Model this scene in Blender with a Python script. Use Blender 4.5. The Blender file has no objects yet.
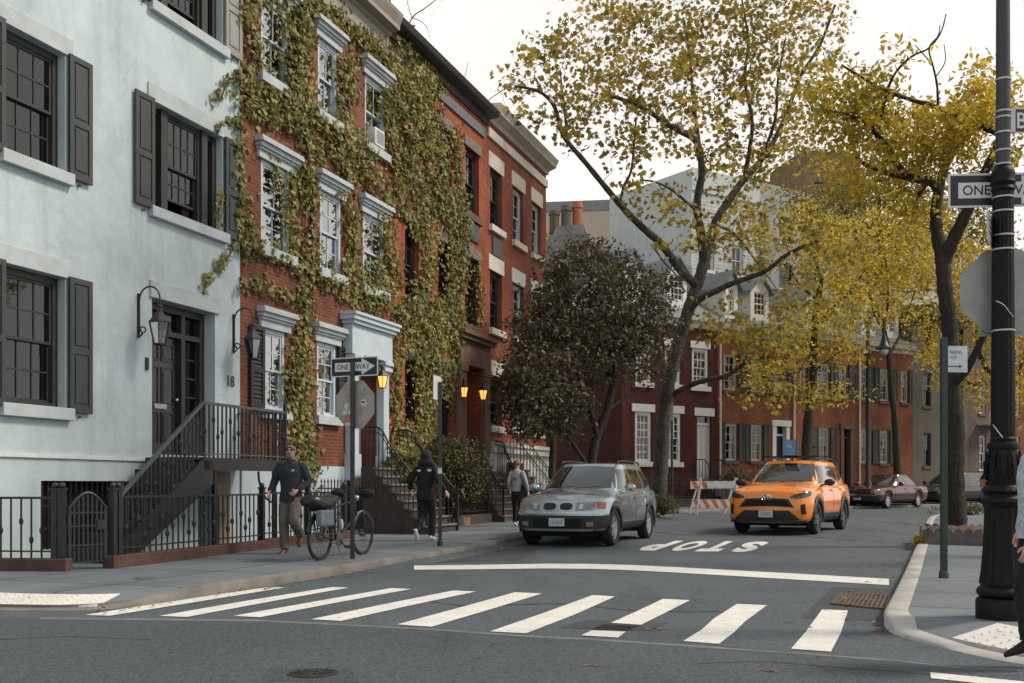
import bpy, bmesh, math, random
import numpy as np
from mathutils import Vector, Matrix
from mathutils.bvhtree import BVHTree
random.seed(7); rng = np.random.default_rng(7)
R = math.radians
SC = bpy.context.scene
COL = SC.collection
# ---------------------------------------------------------------- calibration of the photograph (metres)
F, CX, HY, CH = 1050.0, 512.0, 485.0, 1.22          # focal length in px, principal column, horizon row, eye height
def g(Y): return 0.006 * min(max(Y - 15.0, 0.0), 65.0)  # the street climbs a little beyond the crossing
def G(px, py, dz=0.0):
    d = py - HY
    Y = F * (CH - dz) / d if d > 0 else 1e9
    if Y > 15: Y = F * (CH - dz + .09) / (d + F * .006)
    return Vector(((px - CX) / F * Y, Y, g(Y) + dz))
def W(px, py, Y): return Vector(((px - CX) / F * Y, Y, CH + (HY - py) / F * Y))
class Fac:
    """a facade line on the ground: t metres along it, off metres in front of it"""
    def __init__(s, ox, oy, dx, dy):
        l = math.hypot(dx, dy); dx /= l; dy /= l
        s.o = (ox, oy); s.d = (dx, dy); s.n = (dy, -dx); s.a = math.atan2(dy, dx)
    def t(s, px, off=0):
        k = (px - CX) / F; ox = s.o[0] + off * s.n[0]; oy = s.o[1] + off * s.n[1]
        return (k * oy - ox) / (s.d[0] - k * s.d[1])
    def Y(s, t, off=0): return s.o[1] + off * s.n[1] + t * s.d[1]
    def z(s, px, py, off=0): return CH + (HY - py) / F * s.Y(s.t(px, off), off)
    def P(s, t, off=0, z=0): return Vector((s.o[0] + off * s.n[0] + t * s.d[0], s.o[1] + off * s.n[1] + t * s.d[1], z))
FA = Fac(-6.81, 14.1, .3306, .9438)      # the left hand row
FR = Fac(9.68, 47.7, .832, .555)         # the far row round the bend
# ---------------------------------------------------------------- materials
MATS = {}
def nodes(name):
    m = bpy.data.materials.new(name); m.use_nodes = True
    nt = m.node_tree; b = nt.nodes['Principled BSDF']
    return m, nt, b
def lk(nt, a, b): nt.links.new(a, b)
def mixc(nt, fac, a, b, blend='MIX'):
    n = nt.nodes.new('ShaderNodeMix'); n.data_type = 'RGBA'; n.blend_type = blend
    for sock, val in ((n.inputs[0], fac), (n.inputs[6], a), (n.inputs[7], b)):
        if hasattr(val, 'links'): lk(nt, val, sock)
        else: sock.default_value = (*val, 1) if isinstance(val, tuple) else val
    return n.outputs[2]
def noise(nt, vec, scale, detail=4, rough=.6):
    n = nt.nodes.new('ShaderNodeTexNoise'); n.inputs['Scale'].default_value = scale
    n.inputs['Detail'].default_value = detail; n.inputs['Roughness'].default_value = rough
    if vec is not None: lk(nt, vec, n.inputs['Vector'])
    return n.outputs['Fac']
def ramp(nt, fac, *stops):
    n = nt.nodes.new('ShaderNodeValToRGB'); lk(nt, fac, n.inputs[0]); e = n.color_ramp.elements
    while len(e) < len(stops): e.new(.5)
    for k, (p, c) in enumerate(stops):
        e[k].position = p; e[k].color = (c, c, c, 1) if not isinstance(c, tuple) else (*c, 1)
    return n.outputs[0]
def bump(nt, b, h, strength=.3, dist=.01):
    n = nt.nodes.new('ShaderNodeBump'); n.inputs['Strength'].default_value = strength; n.inputs['Distance'].default_value = dist
    lk(nt, h, n.inputs['Height']); lk(nt, n.outputs[0], b.inputs['Normal'])
def objco(nt): return nt.nodes.new('ShaderNodeTexCoord').outputs['Object']
def worldco(nt): return nt.nodes.new('ShaderNodeNewGeometry').outputs['Position']
def mapped(nt, vec, scale=(1, 1, 1), rot=(0, 0, 0)):
    n = nt.nodes.new('ShaderNodeMapping'); lk(nt, vec, n.inputs[0]); n.inputs['Scale'].default_value = scale; n.inputs['Rotation'].default_value = rot
    return n.outputs[0]
def mul(c, k): return tuple(min(1, x * k) for x in c)
def plain(name, col, rough=.6, metal=0, var=.15, scale=6, bs=.0, coat=0, spec=.5, fine=0):
    if name in MATS: return MATS[name]
    m, nt, b = nodes(name)
    co = objco(nt); n1 = noise(nt, co, scale)
    c = mixc(nt, ramp(nt, n1, (.3, 0.), (.7, 1.)), mul(col, 1 - var), mul(col, 1 + var))
    lk(nt, c, b.inputs['Base Color'])
    b.inputs['Roughness'].default_value = rough; b.inputs['Metallic'].default_value = metal
    b.inputs['Specular IOR Level'].default_value = spec
    if coat: b.inputs['Coat Weight'].default_value = coat; b.inputs['Coat Roughness'].default_value = .04
    if bs: bump(nt, b, noise(nt, co, fine or scale * 8), bs, .01)
    MATS[name] = m; return m
def facade_uv(nt):
    s = nt.nodes.new('ShaderNodeSeparateXYZ'); lk(nt, objco(nt), s.inputs[0])
    a = nt.nodes.new('ShaderNodeMath'); a.operation = 'ADD'; lk(nt, s.outputs[0], a.inputs[0]); lk(nt, s.outputs[1], a.inputs[1])
    c = nt.nodes.new('ShaderNodeCombineXYZ'); lk(nt, a.outputs[0], c.inputs[0]); lk(nt, s.outputs[2], c.inputs[1])
    return c.outputs[0]
def brick(name, c1, c2, mortar, rough=.85, ms=.012, stain=.35, bw=.215, rh=.072):
    m, nt, b = nodes(name); uv = facade_uv(nt)
    t = nt.nodes.new('ShaderNodeTexBrick'); lk(nt, uv, t.inputs['Vector'])
    t.inputs['Scale'].default_value = 1; t.inputs['Brick Width'].default_value = bw; t.inputs['Row Height'].default_value = rh
    t.inputs['Mortar Size'].default_value = ms; t.inputs['Mortar Smooth'].default_value = .3; t.inputs['Bias'].default_value = -.1
    t.inputs['Color1'].default_value = (*c1, 1); t.inputs['Color2'].default_value = (*c2, 1); t.inputs['Mortar'].default_value = (*mortar, 1)
    n1 = noise(nt, uv, .7, 6, .65); n2 = noise(nt, mapped(nt, uv, (2.5, .35, 1)), 1.0, 5)
    f = ramp(nt, n1, (.3, 1 - stain), (.62, 1.06)); f2 = ramp(nt, n2, (.35, .78), (.65, 1.05))
    c = mixc(nt, 1.0, t.outputs['Color'], f, 'MULTIPLY'); c = mixc(nt, .8, c, f2, 'MULTIPLY')
    lk(nt, c, b.inputs['Base Color']); b.inputs['Roughness'].default_value = rough; b.inputs['Specular IOR Level'].default_value = .25
    bump(nt, b, t.outputs['Fac'], -.5, .008); MATS[name] = m; return m
def stucco(name, col, stain_col, amount=.5):
    m, nt, b = nodes(name); uv = facade_uv(nt); o = objco(nt)
    a = noise(nt, o, .55, 7, .68); s = noise(nt, mapped(nt, uv, (3.2, .28, 1)), 1, 6, .6); f = noise(nt, o, 9, 5, .7)
    c = mixc(nt, ramp(nt, a, (.36, 0.), (.66, amount)), col, stain_col)
    c = mixc(nt, ramp(nt, s, (.5, 0.), (.78, amount * .7)), c, mul(stain_col, .8))
    c = mixc(nt, ramp(nt, f, (.35, .0), (.75, .3)), c, mul(col, 1.12))
    vo = nt.nodes.new('ShaderNodeTexVoronoi'); vo.feature = 'DISTANCE_TO_EDGE'; vo.inputs['Scale'].default_value = .55; av = nt.nodes.new('ShaderNodeVectorMath'); av.operation = 'ADD'
    tn = nt.nodes.new('ShaderNodeTexNoise'); tn.inputs['Scale'].default_value = 2.0; tn.inputs['Detail'].default_value = 7; lk(nt, uv, tn.inputs['Vector']); lk(nt, uv, av.inputs[0]); lk(nt, tn.outputs['Color'], av.inputs[1]); lk(nt, av.outputs[0], vo.inputs['Vector'])
    c = mixc(nt, ramp(nt, vo.outputs['Distance'], (0., .25), (.004, 0.)), c, mul(stain_col, .65)); pt_ = noise(nt, uv, .9, 2, .3); c = mixc(nt, ramp(nt, pt_, (.6, 0.), (.62, .35)), c, mul(col, .86))
    lk(nt, c, b.inputs['Base Color']); b.inputs['Roughness'].default_value = .9; b.inputs['Specular IOR Level'].default_value = .2
    bump(nt, b, noise(nt, o, 3.2, 8, .7), .55, .02); MATS[name] = m; return m
def glassy(name, tint=(.55, .6, .62), ior=1.5, wav=.05):
    """window glass: mirror by Fresnel, the rest looks through"""
    m = bpy.data.materials.new(name); m.use_nodes = True; nt = m.node_tree; nt.nodes.remove(nt.nodes['Principled BSDF'])
    out = nt.nodes['Material Output']; fr = nt.nodes.new('ShaderNodeFresnel'); fr.inputs['IOR'].default_value = ior
    tr = nt.nodes.new('ShaderNodeBsdfTransparent'); tr.inputs[0].default_value = (*tint, 1)
    gl = nt.nodes.new('ShaderNodeBsdfGlossy'); gl.inputs['Roughness'].default_value = .02
    bp = nt.nodes.new('ShaderNodeBump'); bp.inputs['Strength'].default_value = wav; bp.inputs['Distance'].default_value = .05
    lk(nt, noise(nt, objco(nt), 2.2, 2), bp.inputs['Height']); lk(nt, bp.outputs[0], gl.inputs['Normal']); lk(nt, bp.outputs[0], fr.inputs['Normal'])
    mx = nt.nodes.new('ShaderNodeMixShader'); lk(nt, fr.outputs[0], mx.inputs[0]); lk(nt, tr.outputs[0], mx.inputs[1]); lk(nt, gl.outputs[0], mx.inputs[2])
    lk(nt, mx.outputs[0], out.inputs[0]); MATS[name] = m; return m
def leafmat(name, cols, trans=.35, clump=1.2):
    """leaf colours vary from leaf to leaf and by clump; light passes through the blade"""
    m, nt, b = nodes(name)
    ge = nt.nodes.new('ShaderNodeNewGeometry'); n = nt.nodes.new('ShaderNodeValToRGB'); e = n.color_ramp.elements
    while len(e) < len(cols): e.new(.5)
    for k, c in enumerate(cols): e[k].position = k / (len(cols) - 1); e[k].color = (*c, 1)
    nz = noise(nt, objco(nt), clump, 3)
    ma = nt.nodes.new('ShaderNodeMath'); ma.operation = 'MULTIPLY_ADD'; lk(nt, ge.outputs['Random Per Island'], ma.inputs[0]); ma.inputs[1].default_value = .62
    sb = nt.nodes.new('ShaderNodeMath'); sb.operation = 'MULTIPLY_ADD'; lk(nt, nz, sb.inputs[0]); sb.inputs[1].default_value = 1.3; sb.inputs[2].default_value = -.45
    lk(nt, sb.outputs[0], ma.inputs[2]); lk(nt, ma.outputs[0], n.inputs[0])
    lk(nt, n.outputs[0], b.inputs['Base Color']); b.inputs['Roughness'].default_value = .55; b.inputs['Specular IOR Level'].default_value = .3
    tl = nt.nodes.new('ShaderNodeBsdfTranslucent'); lk(nt, n.outputs[0], tl.inputs[0])
    mx = nt.nodes.new('ShaderNodeMixShader'); mx.inputs[0].default_value = trans
    lk(nt, b.outputs[0], mx.inputs[1]); lk(nt, tl.outputs[0], mx.inputs[2]); lk(nt, mx.outputs[0], nt.nodes['Material Output'].inputs[0])
    MATS[name] = m; return m
def bark(name, c1, c2, c3, sc=3.0, stretch=.45):
    m, nt, b = nodes(name); o = mapped(nt, objco(nt), (1, 1, stretch))
    a = noise(nt, o, sc, 6, .7); f = noise(nt, o, sc * 5, 5, .7)
    c = mixc(nt, ramp(nt, a, (.42, 0.), (.54, 1.)), c1, c2); c = mixc(nt, ramp(nt, f, (.42, 0.), (.62, .95)), c, c3)
    lk(nt, c, b.inputs['Base Color']); b.inputs['Roughness'].default_value = .9; bump(nt, b, f, 1.0, .05); MATS[name] = m; return m
def lamp_mat(name, col, strength):
    m, nt, b = nodes(name); b.inputs['Base Color'].default_value = (*col, 1)
    b.inputs['Emission Color'].default_value = (*col, 1); b.inputs['Emission Strength'].default_value = strength; MATS[name] = m; return m
# ---------------------------------------------------------------- mesh builder
class MB:
    def __init__(s): s.v = []; s.f = []
    def add(s, vs, fs):
        o = len(s.v); s.v += [tuple(v) for v in vs]; s.f += [tuple(i + o for i in f) for f in fs]; return s
    def box(s, x0, x1, y0, y1, z0, z1):
        vs = [(x, y, z) for z in (z0, z1) for y in (y0, y1) for x in (x0, x1)]
        return s.add(vs, [(0, 2, 3, 1), (4, 5, 7, 6), (0, 1, 5, 4), (2, 6, 7, 3), (0, 4, 6, 2), (1, 3, 7, 5)])
    def bar(s, a, b, w, h=None, up=(0, 0, 1)):
        a = Vector(a); b = Vector(b); d = (b - a).normalized(); u = Vector(up)
        if abs(d.dot(u)) > .98: u = Vector((1, 0, 0))
        sx = d.cross(u).normalized(); sy = sx.cross(d).normalized(); h = h or w
        vs = [p + sx * (w / 2 * i) + sy * (h / 2 * j) for p in (a, b) for (i, j) in ((-1, -1), (1, -1), (1, 1), (-1, 1))]
        return s.add(vs, [(3, 2, 1, 0), (4, 5, 6, 7), (0, 1, 5, 4), (1, 2, 6, 5), (2, 3, 7, 6), (3, 0, 4, 7)])
    def tube(s, pts, r, n=8, cap=True):
        pts = [Vector(p) for p in pts]; m = len(pts); rs = r if hasattr(r, '__len__') else [r] * m
        u = None; vs = []
        for i, p in enumerate(pts):
            d = (pts[min(i + 1, m - 1)] - pts[max(i - 1, 0)])
            d = d.normalized() if d.length > 1e-9 else Vector((0, 0, 1))
            if u is None: u = d.orthogonal().normalized()
            else:
                u = u - d * u.dot(d)
                u = u.normalized() if u.length > 1e-6 else d.orthogonal().normalized()
            w = d.cross(u)
            for k in range(n):
                a = 2 * math.pi * k / n; vs.append(p + (u * math.cos(a) + w * math.sin(a)) * rs[i])
        fs = [(i * n + k, i * n + (k + 1) % n, (i + 1) * n + (k + 1) % n, (i + 1) * n + k) for i in range(m - 1) for k in range(n)]
        if cap: fs += [tuple(range(n))[::-1], tuple((m - 1) * n + k for k in range(n))]
        return s.add(vs, fs)
    def lathe(s, prof, n=24, c=(0, 0, 0), axis='z', flute=0, nf=0, cap=True):
        vs = []
        for (r, h) in prof:
            for k in range(n):
                a = 2 * math.pi * k / n; rr = r * (1 + flute * math.cos(nf * a)) if flute else r
                p = (rr * math.cos(a), rr * math.sin(a), h)
                if axis == 'y': p = (p[0], p[2], p[1])
                if axis == 'x': p = (p[2], p[0], p[1])
                vs.append((p[0] + c[0], p[1] + c[1], p[2] + c[2]))
        m = len(prof)
        fs = [(i * n + k, i * n + (k + 1) % n, (i + 1) * n + (k + 1) % n, (i + 1) * n + k) for i in range(m - 1) for k in range(n)]
        if cap: fs += [tuple(range(n))[::-1], tuple((m - 1) * n + k for k in range(n))]
        return s.add(vs, fs)
    def prism(s, poly, axis, a0, a1):
        def P(q, a):
            return {'x': (a, q[0], q[1]), 'y': (q[0], a, q[1]), 'z': (q[0], q[1], a)}[axis]
        n = len(poly); vs = [P(q, a0) for q in poly] + [P(q, a1) for q in poly]
        fs = [tuple(range(n)), tuple(range(2 * n - 1, n - 1, -1))] + [(i, i + n, (i + 1) % n + n, (i + 1) % n) for i in range(n)]
        return s.add(vs, fs)
    def ball(s, c, r, n=12, m=8, sq=(1, 1, 1)):
        vs = [(c[0], c[1], c[2] - r * sq[2])]
        for i in range(1, m):
            t = math.pi * i / m - math.pi / 2
            for k in range(n):
                a = 2 * math.pi * k / n
                vs.append((c[0] + r * sq[0] * math.cos(t) * math.cos(a), c[1] + r * sq[1] * math.cos(t) * math.sin(a), c[2] + r * sq[2] * math.sin(t)))
        vs.append((c[0], c[1], c[2] + r * sq[2])); e = len(vs) - 1
        fs = [(0, 1 + (k + 1) % n, 1 + k) for k in range(n)] + [(e, e - n + k, e - n + (k + 1) % n) for k in range(n)]
        fs += [(1 + i * n + k, 1 + i * n + (k + 1) % n, 1 + (i + 1) * n + (k + 1) % n, 1 + (i + 1) * n + k) for i in range(m - 2) for k in range(n)]
        return s.add(vs, fs)
    def move(s, M, start=0):
        for i in range(start, len(s.v)): s.v[i] = tuple(M @ Vector(s.v[i]))
        return s
    def build(s, name, mat, parent=None, smooth=False, bevel=0, ang=40):
        me = bpy.data.meshes.new(name); me.from_pydata(s.v, [], s.f); me.update()
        return link(name, me, mat, parent, smooth, bevel, ang)
def link(name, me, mat, parent=None, smooth=False, bevel=0, ang=40):
    if smooth:
        me.polygons.foreach_set('use_smooth', [True] * len(me.polygons)); me.set_sharp_from_angle(angle=R(ang))
    if mat: me.materials.append(mat)
    o = bpy.data.objects.new(name, me); COL.objects.link(o)
    if parent: o.parent = parent
    if bevel:
        b = o.modifiers.new('bevel', 'BEVEL'); b.width = bevel; b.segments = 2; b.limit_method = 'ANGLE'; b.angle_limit = R(40)
    return o
def tag(o, label=None, cat=None, group=None, kind=None):
    if label: o['label'] = label
    if cat: o['category'] = cat
    if group: o['group'] = group
    if kind: o['kind'] = kind
    return o
def thing(name, label, cat, loc=(0, 0, 0), rz=0, group=None):
    o = bpy.data.objects.new(name, None); COL.objects.link(o); o.location = loc; o.rotation_euler = (0, 0, rz); o.empty_display_size = .2
    return tag(o, label, cat, group)
def copy_tree(o, parent=None):
    c = o.copy(); COL.objects.link(c); c.parent = parent
    for ch in list(o.children): copy_tree(ch, c)
    return c
def text_mesh(s, off=.012):
    """glyph outlines of the built-in font as polygons in a unit box"""
    cu = bpy.data.curves.new('t', 'FONT'); cu.body = s; cu.offset = off; cu.resolution_u = 4
    o = bpy.data.objects.new('t', cu); COL.objects.link(o); me = bpy.data.meshes.new_from_object(o)
    v = np.array([x.co[:2] for x in me.vertices]); f = [tuple(p.vertices) for p in me.polygons]
    bpy.data.objects.remove(o); bpy.data.meshes.remove(me)
    v = (v - v.min(0)) / (v.max(0) - v.min(0)); return v, f
def lettering(mb, s, o, ux, uy, w, h, lift=.002, thick=.0):
    """text s into mb: origin o (lower left), axes ux, uy, size w x h"""
    v, f = text_mesh(s); o = Vector(o); ux = Vector(ux).normalized(); uy = Vector(uy).normalized(); n = ux.cross(uy)
    mb.add([o + ux * (p[0] * w) + uy * (p[1] * h) + n * lift for p in v], f)
def sheet(name, poly, dz, mat, kind='structure', parent=None):
    """a ground sheet following the slope of the street"""
    bm = bmesh.new(); vs = [bm.verts.new((p[0], p[1], 0)) for p in poly]; bm.faces.new(vs)
    for y in (15.0, 80.0):
        bmesh.ops.bisect_plane(bm, geom=bm.verts[:] + bm.edges[:] + bm.faces[:], plane_co=(0, y, 0), plane_no=(0, 1, 0))
    bmesh.ops.triangulate(bm, faces=bm.faces[:])
    for v in bm.verts: v.co.z = g(v.co.y) + dz
    bmesh.ops.recalc_face_normals(bm, faces=bm.faces[:])
    me = bpy.data.meshes.new(name); bm.to_mesh(me); bm.free()
    if len(me.polygons) and me.polygons[0].normal.z < 0: me.flip_normals()
    o = link(name, me, mat, parent)
    if kind: o['kind'] = kind
    return o
def densify(pts, step=1.0):
    out = []
    for a, b in zip(pts[:-1], pts[1:]):
        n = max(1, int(math.hypot(b[0] - a[0], b[1] - a[1]) / step))
        out += [(a[0] + (b[0] - a[0]) * i / n, a[1] + (b[1] - a[1]) * i / n) for i in range(n)]
    return out + [tuple(pts[-1][:2])]
def smooth_line(pts, n=6):
    """Catmull-Rom through the points"""
    P = [Vector(p) for p in pts]
    if len(P) < 3: return P
    out = []
    for i in range(len(P) - 1):
        p0, p1, p2, p3 = P[max(i - 1, 0)], P[i], P[i + 1], P[min(i + 2, len(P) - 1)]
        for k in range(n):
            t = k / n; out.append(.5 * ((2 * p1) + (p2 - p0) * t + (2 * p0 - 5 * p1 + 4 * p2 - p3) * t * t + (3 * p1 - p0 - 3 * p2 + p3) * t ** 3))
    return out + [P[-1]]
def offset_line(pts, d):
    out = []
    for i, p in enumerate(pts):
        a = pts[max(i - 1, 0)]; b = pts[min(i + 1, len(pts) - 1)]
        tx, ty = b[0] - a[0], b[1] - a[1]; l = math.hypot(tx, ty) or 1; out.append((p[0] + ty / l * d, p[1] - tx / l * d))
    return out
# ================================================================ camera, sky, sun
cam = bpy.data.cameras.new('camera'); co = bpy.data.objects.new('camera', cam); COL.objects.link(co)
co.location = (0, 0, CH); co.rotation_euler = (R(90), 0, 0)
cam.sensor_width = 36; cam.lens = F * 36 / 1024; cam.shift_y = (HY - 341.5) / 1024; cam.clip_end = 3000; cam.clip_start = .1
SC.camera = co
SUN_EL, SUN_AZ = 46, 88            # elevation; compass bearing, clockwise from +Y
w = bpy.data.worlds.new('World'); SC.world = w; w.use_nodes = True; nt = w.node_tree
bg = nt.nodes['Background']; sky = nt.nodes.new('ShaderNodeTexSky'); sky.sky_type = 'NISHITA'; sky.sun_disc = False
sky.sun_elevation = R(SUN_EL); sky.sun_rotation = R(SUN_AZ)
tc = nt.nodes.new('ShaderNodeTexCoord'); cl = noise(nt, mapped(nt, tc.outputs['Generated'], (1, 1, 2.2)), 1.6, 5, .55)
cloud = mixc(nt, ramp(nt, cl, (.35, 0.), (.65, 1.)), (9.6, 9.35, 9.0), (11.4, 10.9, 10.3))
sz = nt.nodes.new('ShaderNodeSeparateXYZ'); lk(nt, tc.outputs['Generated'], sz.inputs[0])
cloud = mixc(nt, 1.0, cloud, ramp(nt, sz.outputs[2], (.48, (1., 1., 1.)), (.85, (.5, .52, .56))), 'MULTIPLY')   # sky dimmed overhead, out of view, so the sun gives more direction
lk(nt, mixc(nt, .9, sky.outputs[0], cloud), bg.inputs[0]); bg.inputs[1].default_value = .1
su = bpy.data.lights.new('sun', 'SUN'); so = bpy.data.objects.new('sun', su); COL.objects.link(so)
su.energy = 3.2; su.angle = R(13); su.color = (1.0, .88, .72)
az = R(SUN_AZ); el = R(SUN_EL)
so.rotation_euler = Vector((-math.sin(az) * math.cos(el), -math.cos(az) * math.cos(el), -math.sin(el))).to_track_quat('-Z', 'Y').to_euler()
SC.view_settings.view_transform = 'Standard'; SC.view_settings.look = 'None'; SC.view_settings.exposure = 0.05; SC.view_settings.gamma = 1.0
SC.cycles.max_bounces = 8; SC.cycles.transparent_max_bounces = 12; SC.cycles.caustics_reflective = False; SC.cycles.caustics_refractive = False
# ================================================================ shared materials
BLACKIRON = plain('black iron paint', (.018, .019, .021), .45, var=.3, scale=9, bs=.15)
LAMPIRON = plain('lamp post iron', (.005, .0052, .006), .55, var=.4, scale=14, bs=.1, spec=.22)
DKGREEN = plain('dark green post paint', (.012, .032, .03), .4, var=.25)
WHITEP = plain('white paint', (.74, .74, .72), .55, var=.06, scale=3)
BLUEWHITE = plain('pale blue grey paint', (.47, .56, .63), .6, var=.08, scale=2)
STONE = plain('pale limestone', (.55, .54, .5), .85, var=.12, scale=3, bs=.2)
GREYSTONE = plain('painted grey lintel', (.42, .47, .5), .8, var=.14, scale=2.5, bs=.25)
BROWNSTONE = plain('brownstone', (.11, .075, .06), .85, var=.2, scale=3, bs=.3)
DKTRIM = plain('charcoal window paint', (.028, .03, .031), .5, var=.15)
SHUTTER = plain('charcoal shutter paint', (.038, .044, .046), .5, var=.2, scale=3)
SHUTTERLT = plain('weathered pale shutter paint', (.26, .26, .245), .6, var=.15, scale=3)
GLASS = glassy('old window glass', (.5, .55, .58), 1.9)
BRIGHTGLASS = glassy('bright window glass', (.4, .45, .47), 8.0, .1)
MIDGLASS = glassy('street window glass', (.45, .5, .53), 2.6, .08)
DOORBLK = plain('dark green black door paint', (.016, .018, .017), .35, var=.2, coat=.2)
RUBBER = plain('tyre rubber', (.018, .018, .019), .8, var=.25, scale=20)
CHROME = plain('polished chrome', (.55, .56, .58), .15, 1.0, var=.05)
ALLOY = plain('alloy wheel', (.5, .51, .53), .3, .35, var=.08)
SIGNBLK = plain('sign black', (.012, .012, .013), .45, var=.1)
SIGNWHT = plain('sign white', (.62, .66, .68), .5, var=.06)
SIGNBACK = plain('aluminium sign back', (.27, .29, .28), .45, .3, var=.12, scale=7)
STEEL = plain('galvanised steel', (.38, .4, .42), .4, .7, var=.15)
CURTAIN = plain('pale curtain cloth', (.5, .49, .46), .9, var=.12, scale=4)
BROWNCUR = plain('brown curtain cloth', (.16, .105, .085), .9, var=.2, scale=4)
ROOFTAR = plain('roof tar', (.05, .05, .052), .9, var=.2)
WARM = lamp_mat('lit lantern glass', (1.0, .4, .09), 1.7)
FROST = plain('lantern glass', (.5, .52, .53), .15, var=.1)
def asphalt():
    m, nt, b = nodes('asphalt'); p = worldco(nt)
    big = noise(nt, p, .22, 5, .6); mid = noise(nt, mapped(nt, p, (1, .3, 1), (0, 0, R(-20))), 1.4, 5, .65); fine = noise(nt, p, 60, 3, .7); grit = noise(nt, p, 22, 4, .7)
    c = mixc(nt, ramp(nt, big, (.35, 0.), (.65, 1.)), (.06, .078, .096), (.086, .107, .127))
    c = mixc(nt, ramp(nt, mid, (.42, 0.), (.72, .55)), c, (.047, .061, .075))
    c = mixc(nt, ramp(nt, fine, (.48, 0.), (.72, .9)), c, (.19, .215, .235)); c = mixc(nt, ramp(nt, grit, (.33, .75), (.5, 0.)), c, (.028, .031, .034))
    oil = noise(nt, mapped(nt, p, (1.1, .22, 1), (0, 0, R(-22))), .9, 4, .5); c = mixc(nt, ramp(nt, oil, (.56, 0.), (.72, .5)), c, (.035, .038, .041))
    v = nt.nodes.new('ShaderNodeTexVoronoi'); v.feature = 'DISTANCE_TO_EDGE'; v.inputs['Scale'].default_value = .33
    wv = nt.nodes.new('ShaderNodeVectorMath'); wv.operation = 'ADD'; lk(nt, p, wv.inputs[0])
    nn = nt.nodes.new('ShaderNodeTexNoise'); nn.inputs['Scale'].default_value = 1.3; nn.inputs['Detail'].default_value = 6; lk(nt, p, nn.inputs['Vector']); lk(nt, nn.outputs['Color'], wv.inputs[1]); lk(nt, wv.outputs[0], v.inputs['Vector'])
    cr = ramp(nt, v.outputs['Distance'], (.0, .55), (.005, 0.))
    c = mixc(nt, cr, c, (.025, .027, .028))
    lk(nt, c, b.inputs['Base Color']); b.inputs['Roughness'].default_value = .82; b.inputs['Specular IOR Level'].default_value = .35
    bump(nt, b, fine, .55, .01); return m
ASPHALT = asphalt()
def roadpaint():
    m, nt, b = nodes('worn road paint'); p = worldco(nt)
    a = noise(nt, p, 2.6, 7, .75); f = noise(nt, p, 38, 4, .75)
    c = mixc(nt, ramp(nt, a, (.4, 0.), (.75, .6)), (.72, .71, .68), (.46, .46, .445)); w2 = noise(nt, p, 9, 7, .8); c = mixc(nt, ramp(nt, w2, (.585, 0.), (.66, .85)), c, (.12, .125, .13)); c = mixc(nt, ramp(nt, f, (.57, 0.), (.72, .8)), c, (.16, .17, .17))
    lk(nt, c, b.inputs['Base Color']); b.inputs['Roughness'].default_value = .8; bump(nt, b, f, .3, .006); return m
PAINT = roadpaint()
def concrete(name, c1, c2, rot, jw, jh, joint=.7):
    m, nt, b = nodes(name); p = worldco(nt); q = mapped(nt, p, (1, 1, 0), (0, 0, rot))
    t = nt.nodes.new('ShaderNodeTexBrick'); lk(nt, q, t.inputs['Vector']); t.offset = 0; t.inputs['Scale'].default_value = 1
    t.inputs['Brick Width'].default_value = jw; t.inputs['Row Height'].default_value = jh; t.inputs['Mortar Size'].default_value = .018; t.inputs['Mortar Smooth'].default_value = .2
    t.inputs['Color1'].default_value = (*c1, 1); t.inputs['Color2'].default_value = (*c2, 1); t.inputs['Mortar'].default_value = (*mul(c1, 1 - joint), 1)
    a = noise(nt, p, .8, 6, .65); f = noise(nt, p, 45, 3, .7)
    c = mixc(nt, 1., t.outputs['Color'], ramp(nt, a, (.3, .72), (.68, 1.12)), 'MULTIPLY'); c = mixc(nt, ramp(nt, f, (.55, 0.), (.8, .4)), c, mul(c1, 1.7))
    lk(nt, c, b.inputs['Base Color']); b.inputs['Roughness'].default_value = .85; b.inputs['Specular IOR Level'].default_value = .3; bump(nt, b, f, .3, .006); return m
WALKL = concrete('sidewalk flags', (.13, .153, .175), (.172, .197, .22), R(19.3), 1.6, 1.9)
WALKR = concrete('sidewalk flags right', (.135, .157, .178), (.168, .192, .215), R(18), 3.3, 1.45)
KERB = plain('kerb granite', (.155, .147, .135), .85, var=.3, scale=2.2, bs=.4)
KERBR = plain('kerb concrete', (.42, .41, .39), .85, var=.22, scale=2.4, bs=.35)
# ================================================================ ground
sheet('ground', [(-90, -30), (140, -30), (400, 500), (400, 900), (-400, 900), (-400, 200), (-90, 60)], 0, ASPHALT)
KL = [tuple(G(x, y)[:2]) for x, y in ((-700, 577), (-250, 597), (-170, 602.3), (-100, 606.3), (-40, 609.4), (0, 610.8), (60, 611.3), (110, 609), (157, 604.3), (200, 597.5), (257, 588.3), (320, 578), (387, 567), (433, 559.5), (476, 551), (522, 542), (600, 528), (653, 519.5), (684, 514))]
KL = [tuple(v[:2]) for v in smooth_line([(x, y, 0) for x, y in KL], 4)]
KL += [tuple(FR.P(t, 4.7)[:2]) for t in (-5.4, -4, 0, 20, 60, 120)]
KR = [tuple(G(x, y)[:2]) for x, y in ((2400, 790), (1500, 722), (1150, 683), (1024, 665), (967, 654), (918, 642), (893, 634), (884, 625), (888, 614), (901, 587), (914, 556), (921, 541))] + [(10.6, 27.0), (13.0, 32.7), (14.8, 36.3)]
KR = [tuple(v[:2]) for v in smooth_line([(x, y, 0) for x, y in KR], 4)] + [tuple(FR.P(t, 13.2)[:2]) for t in (2.0, 6.0, 20, 60, 120)]
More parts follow.
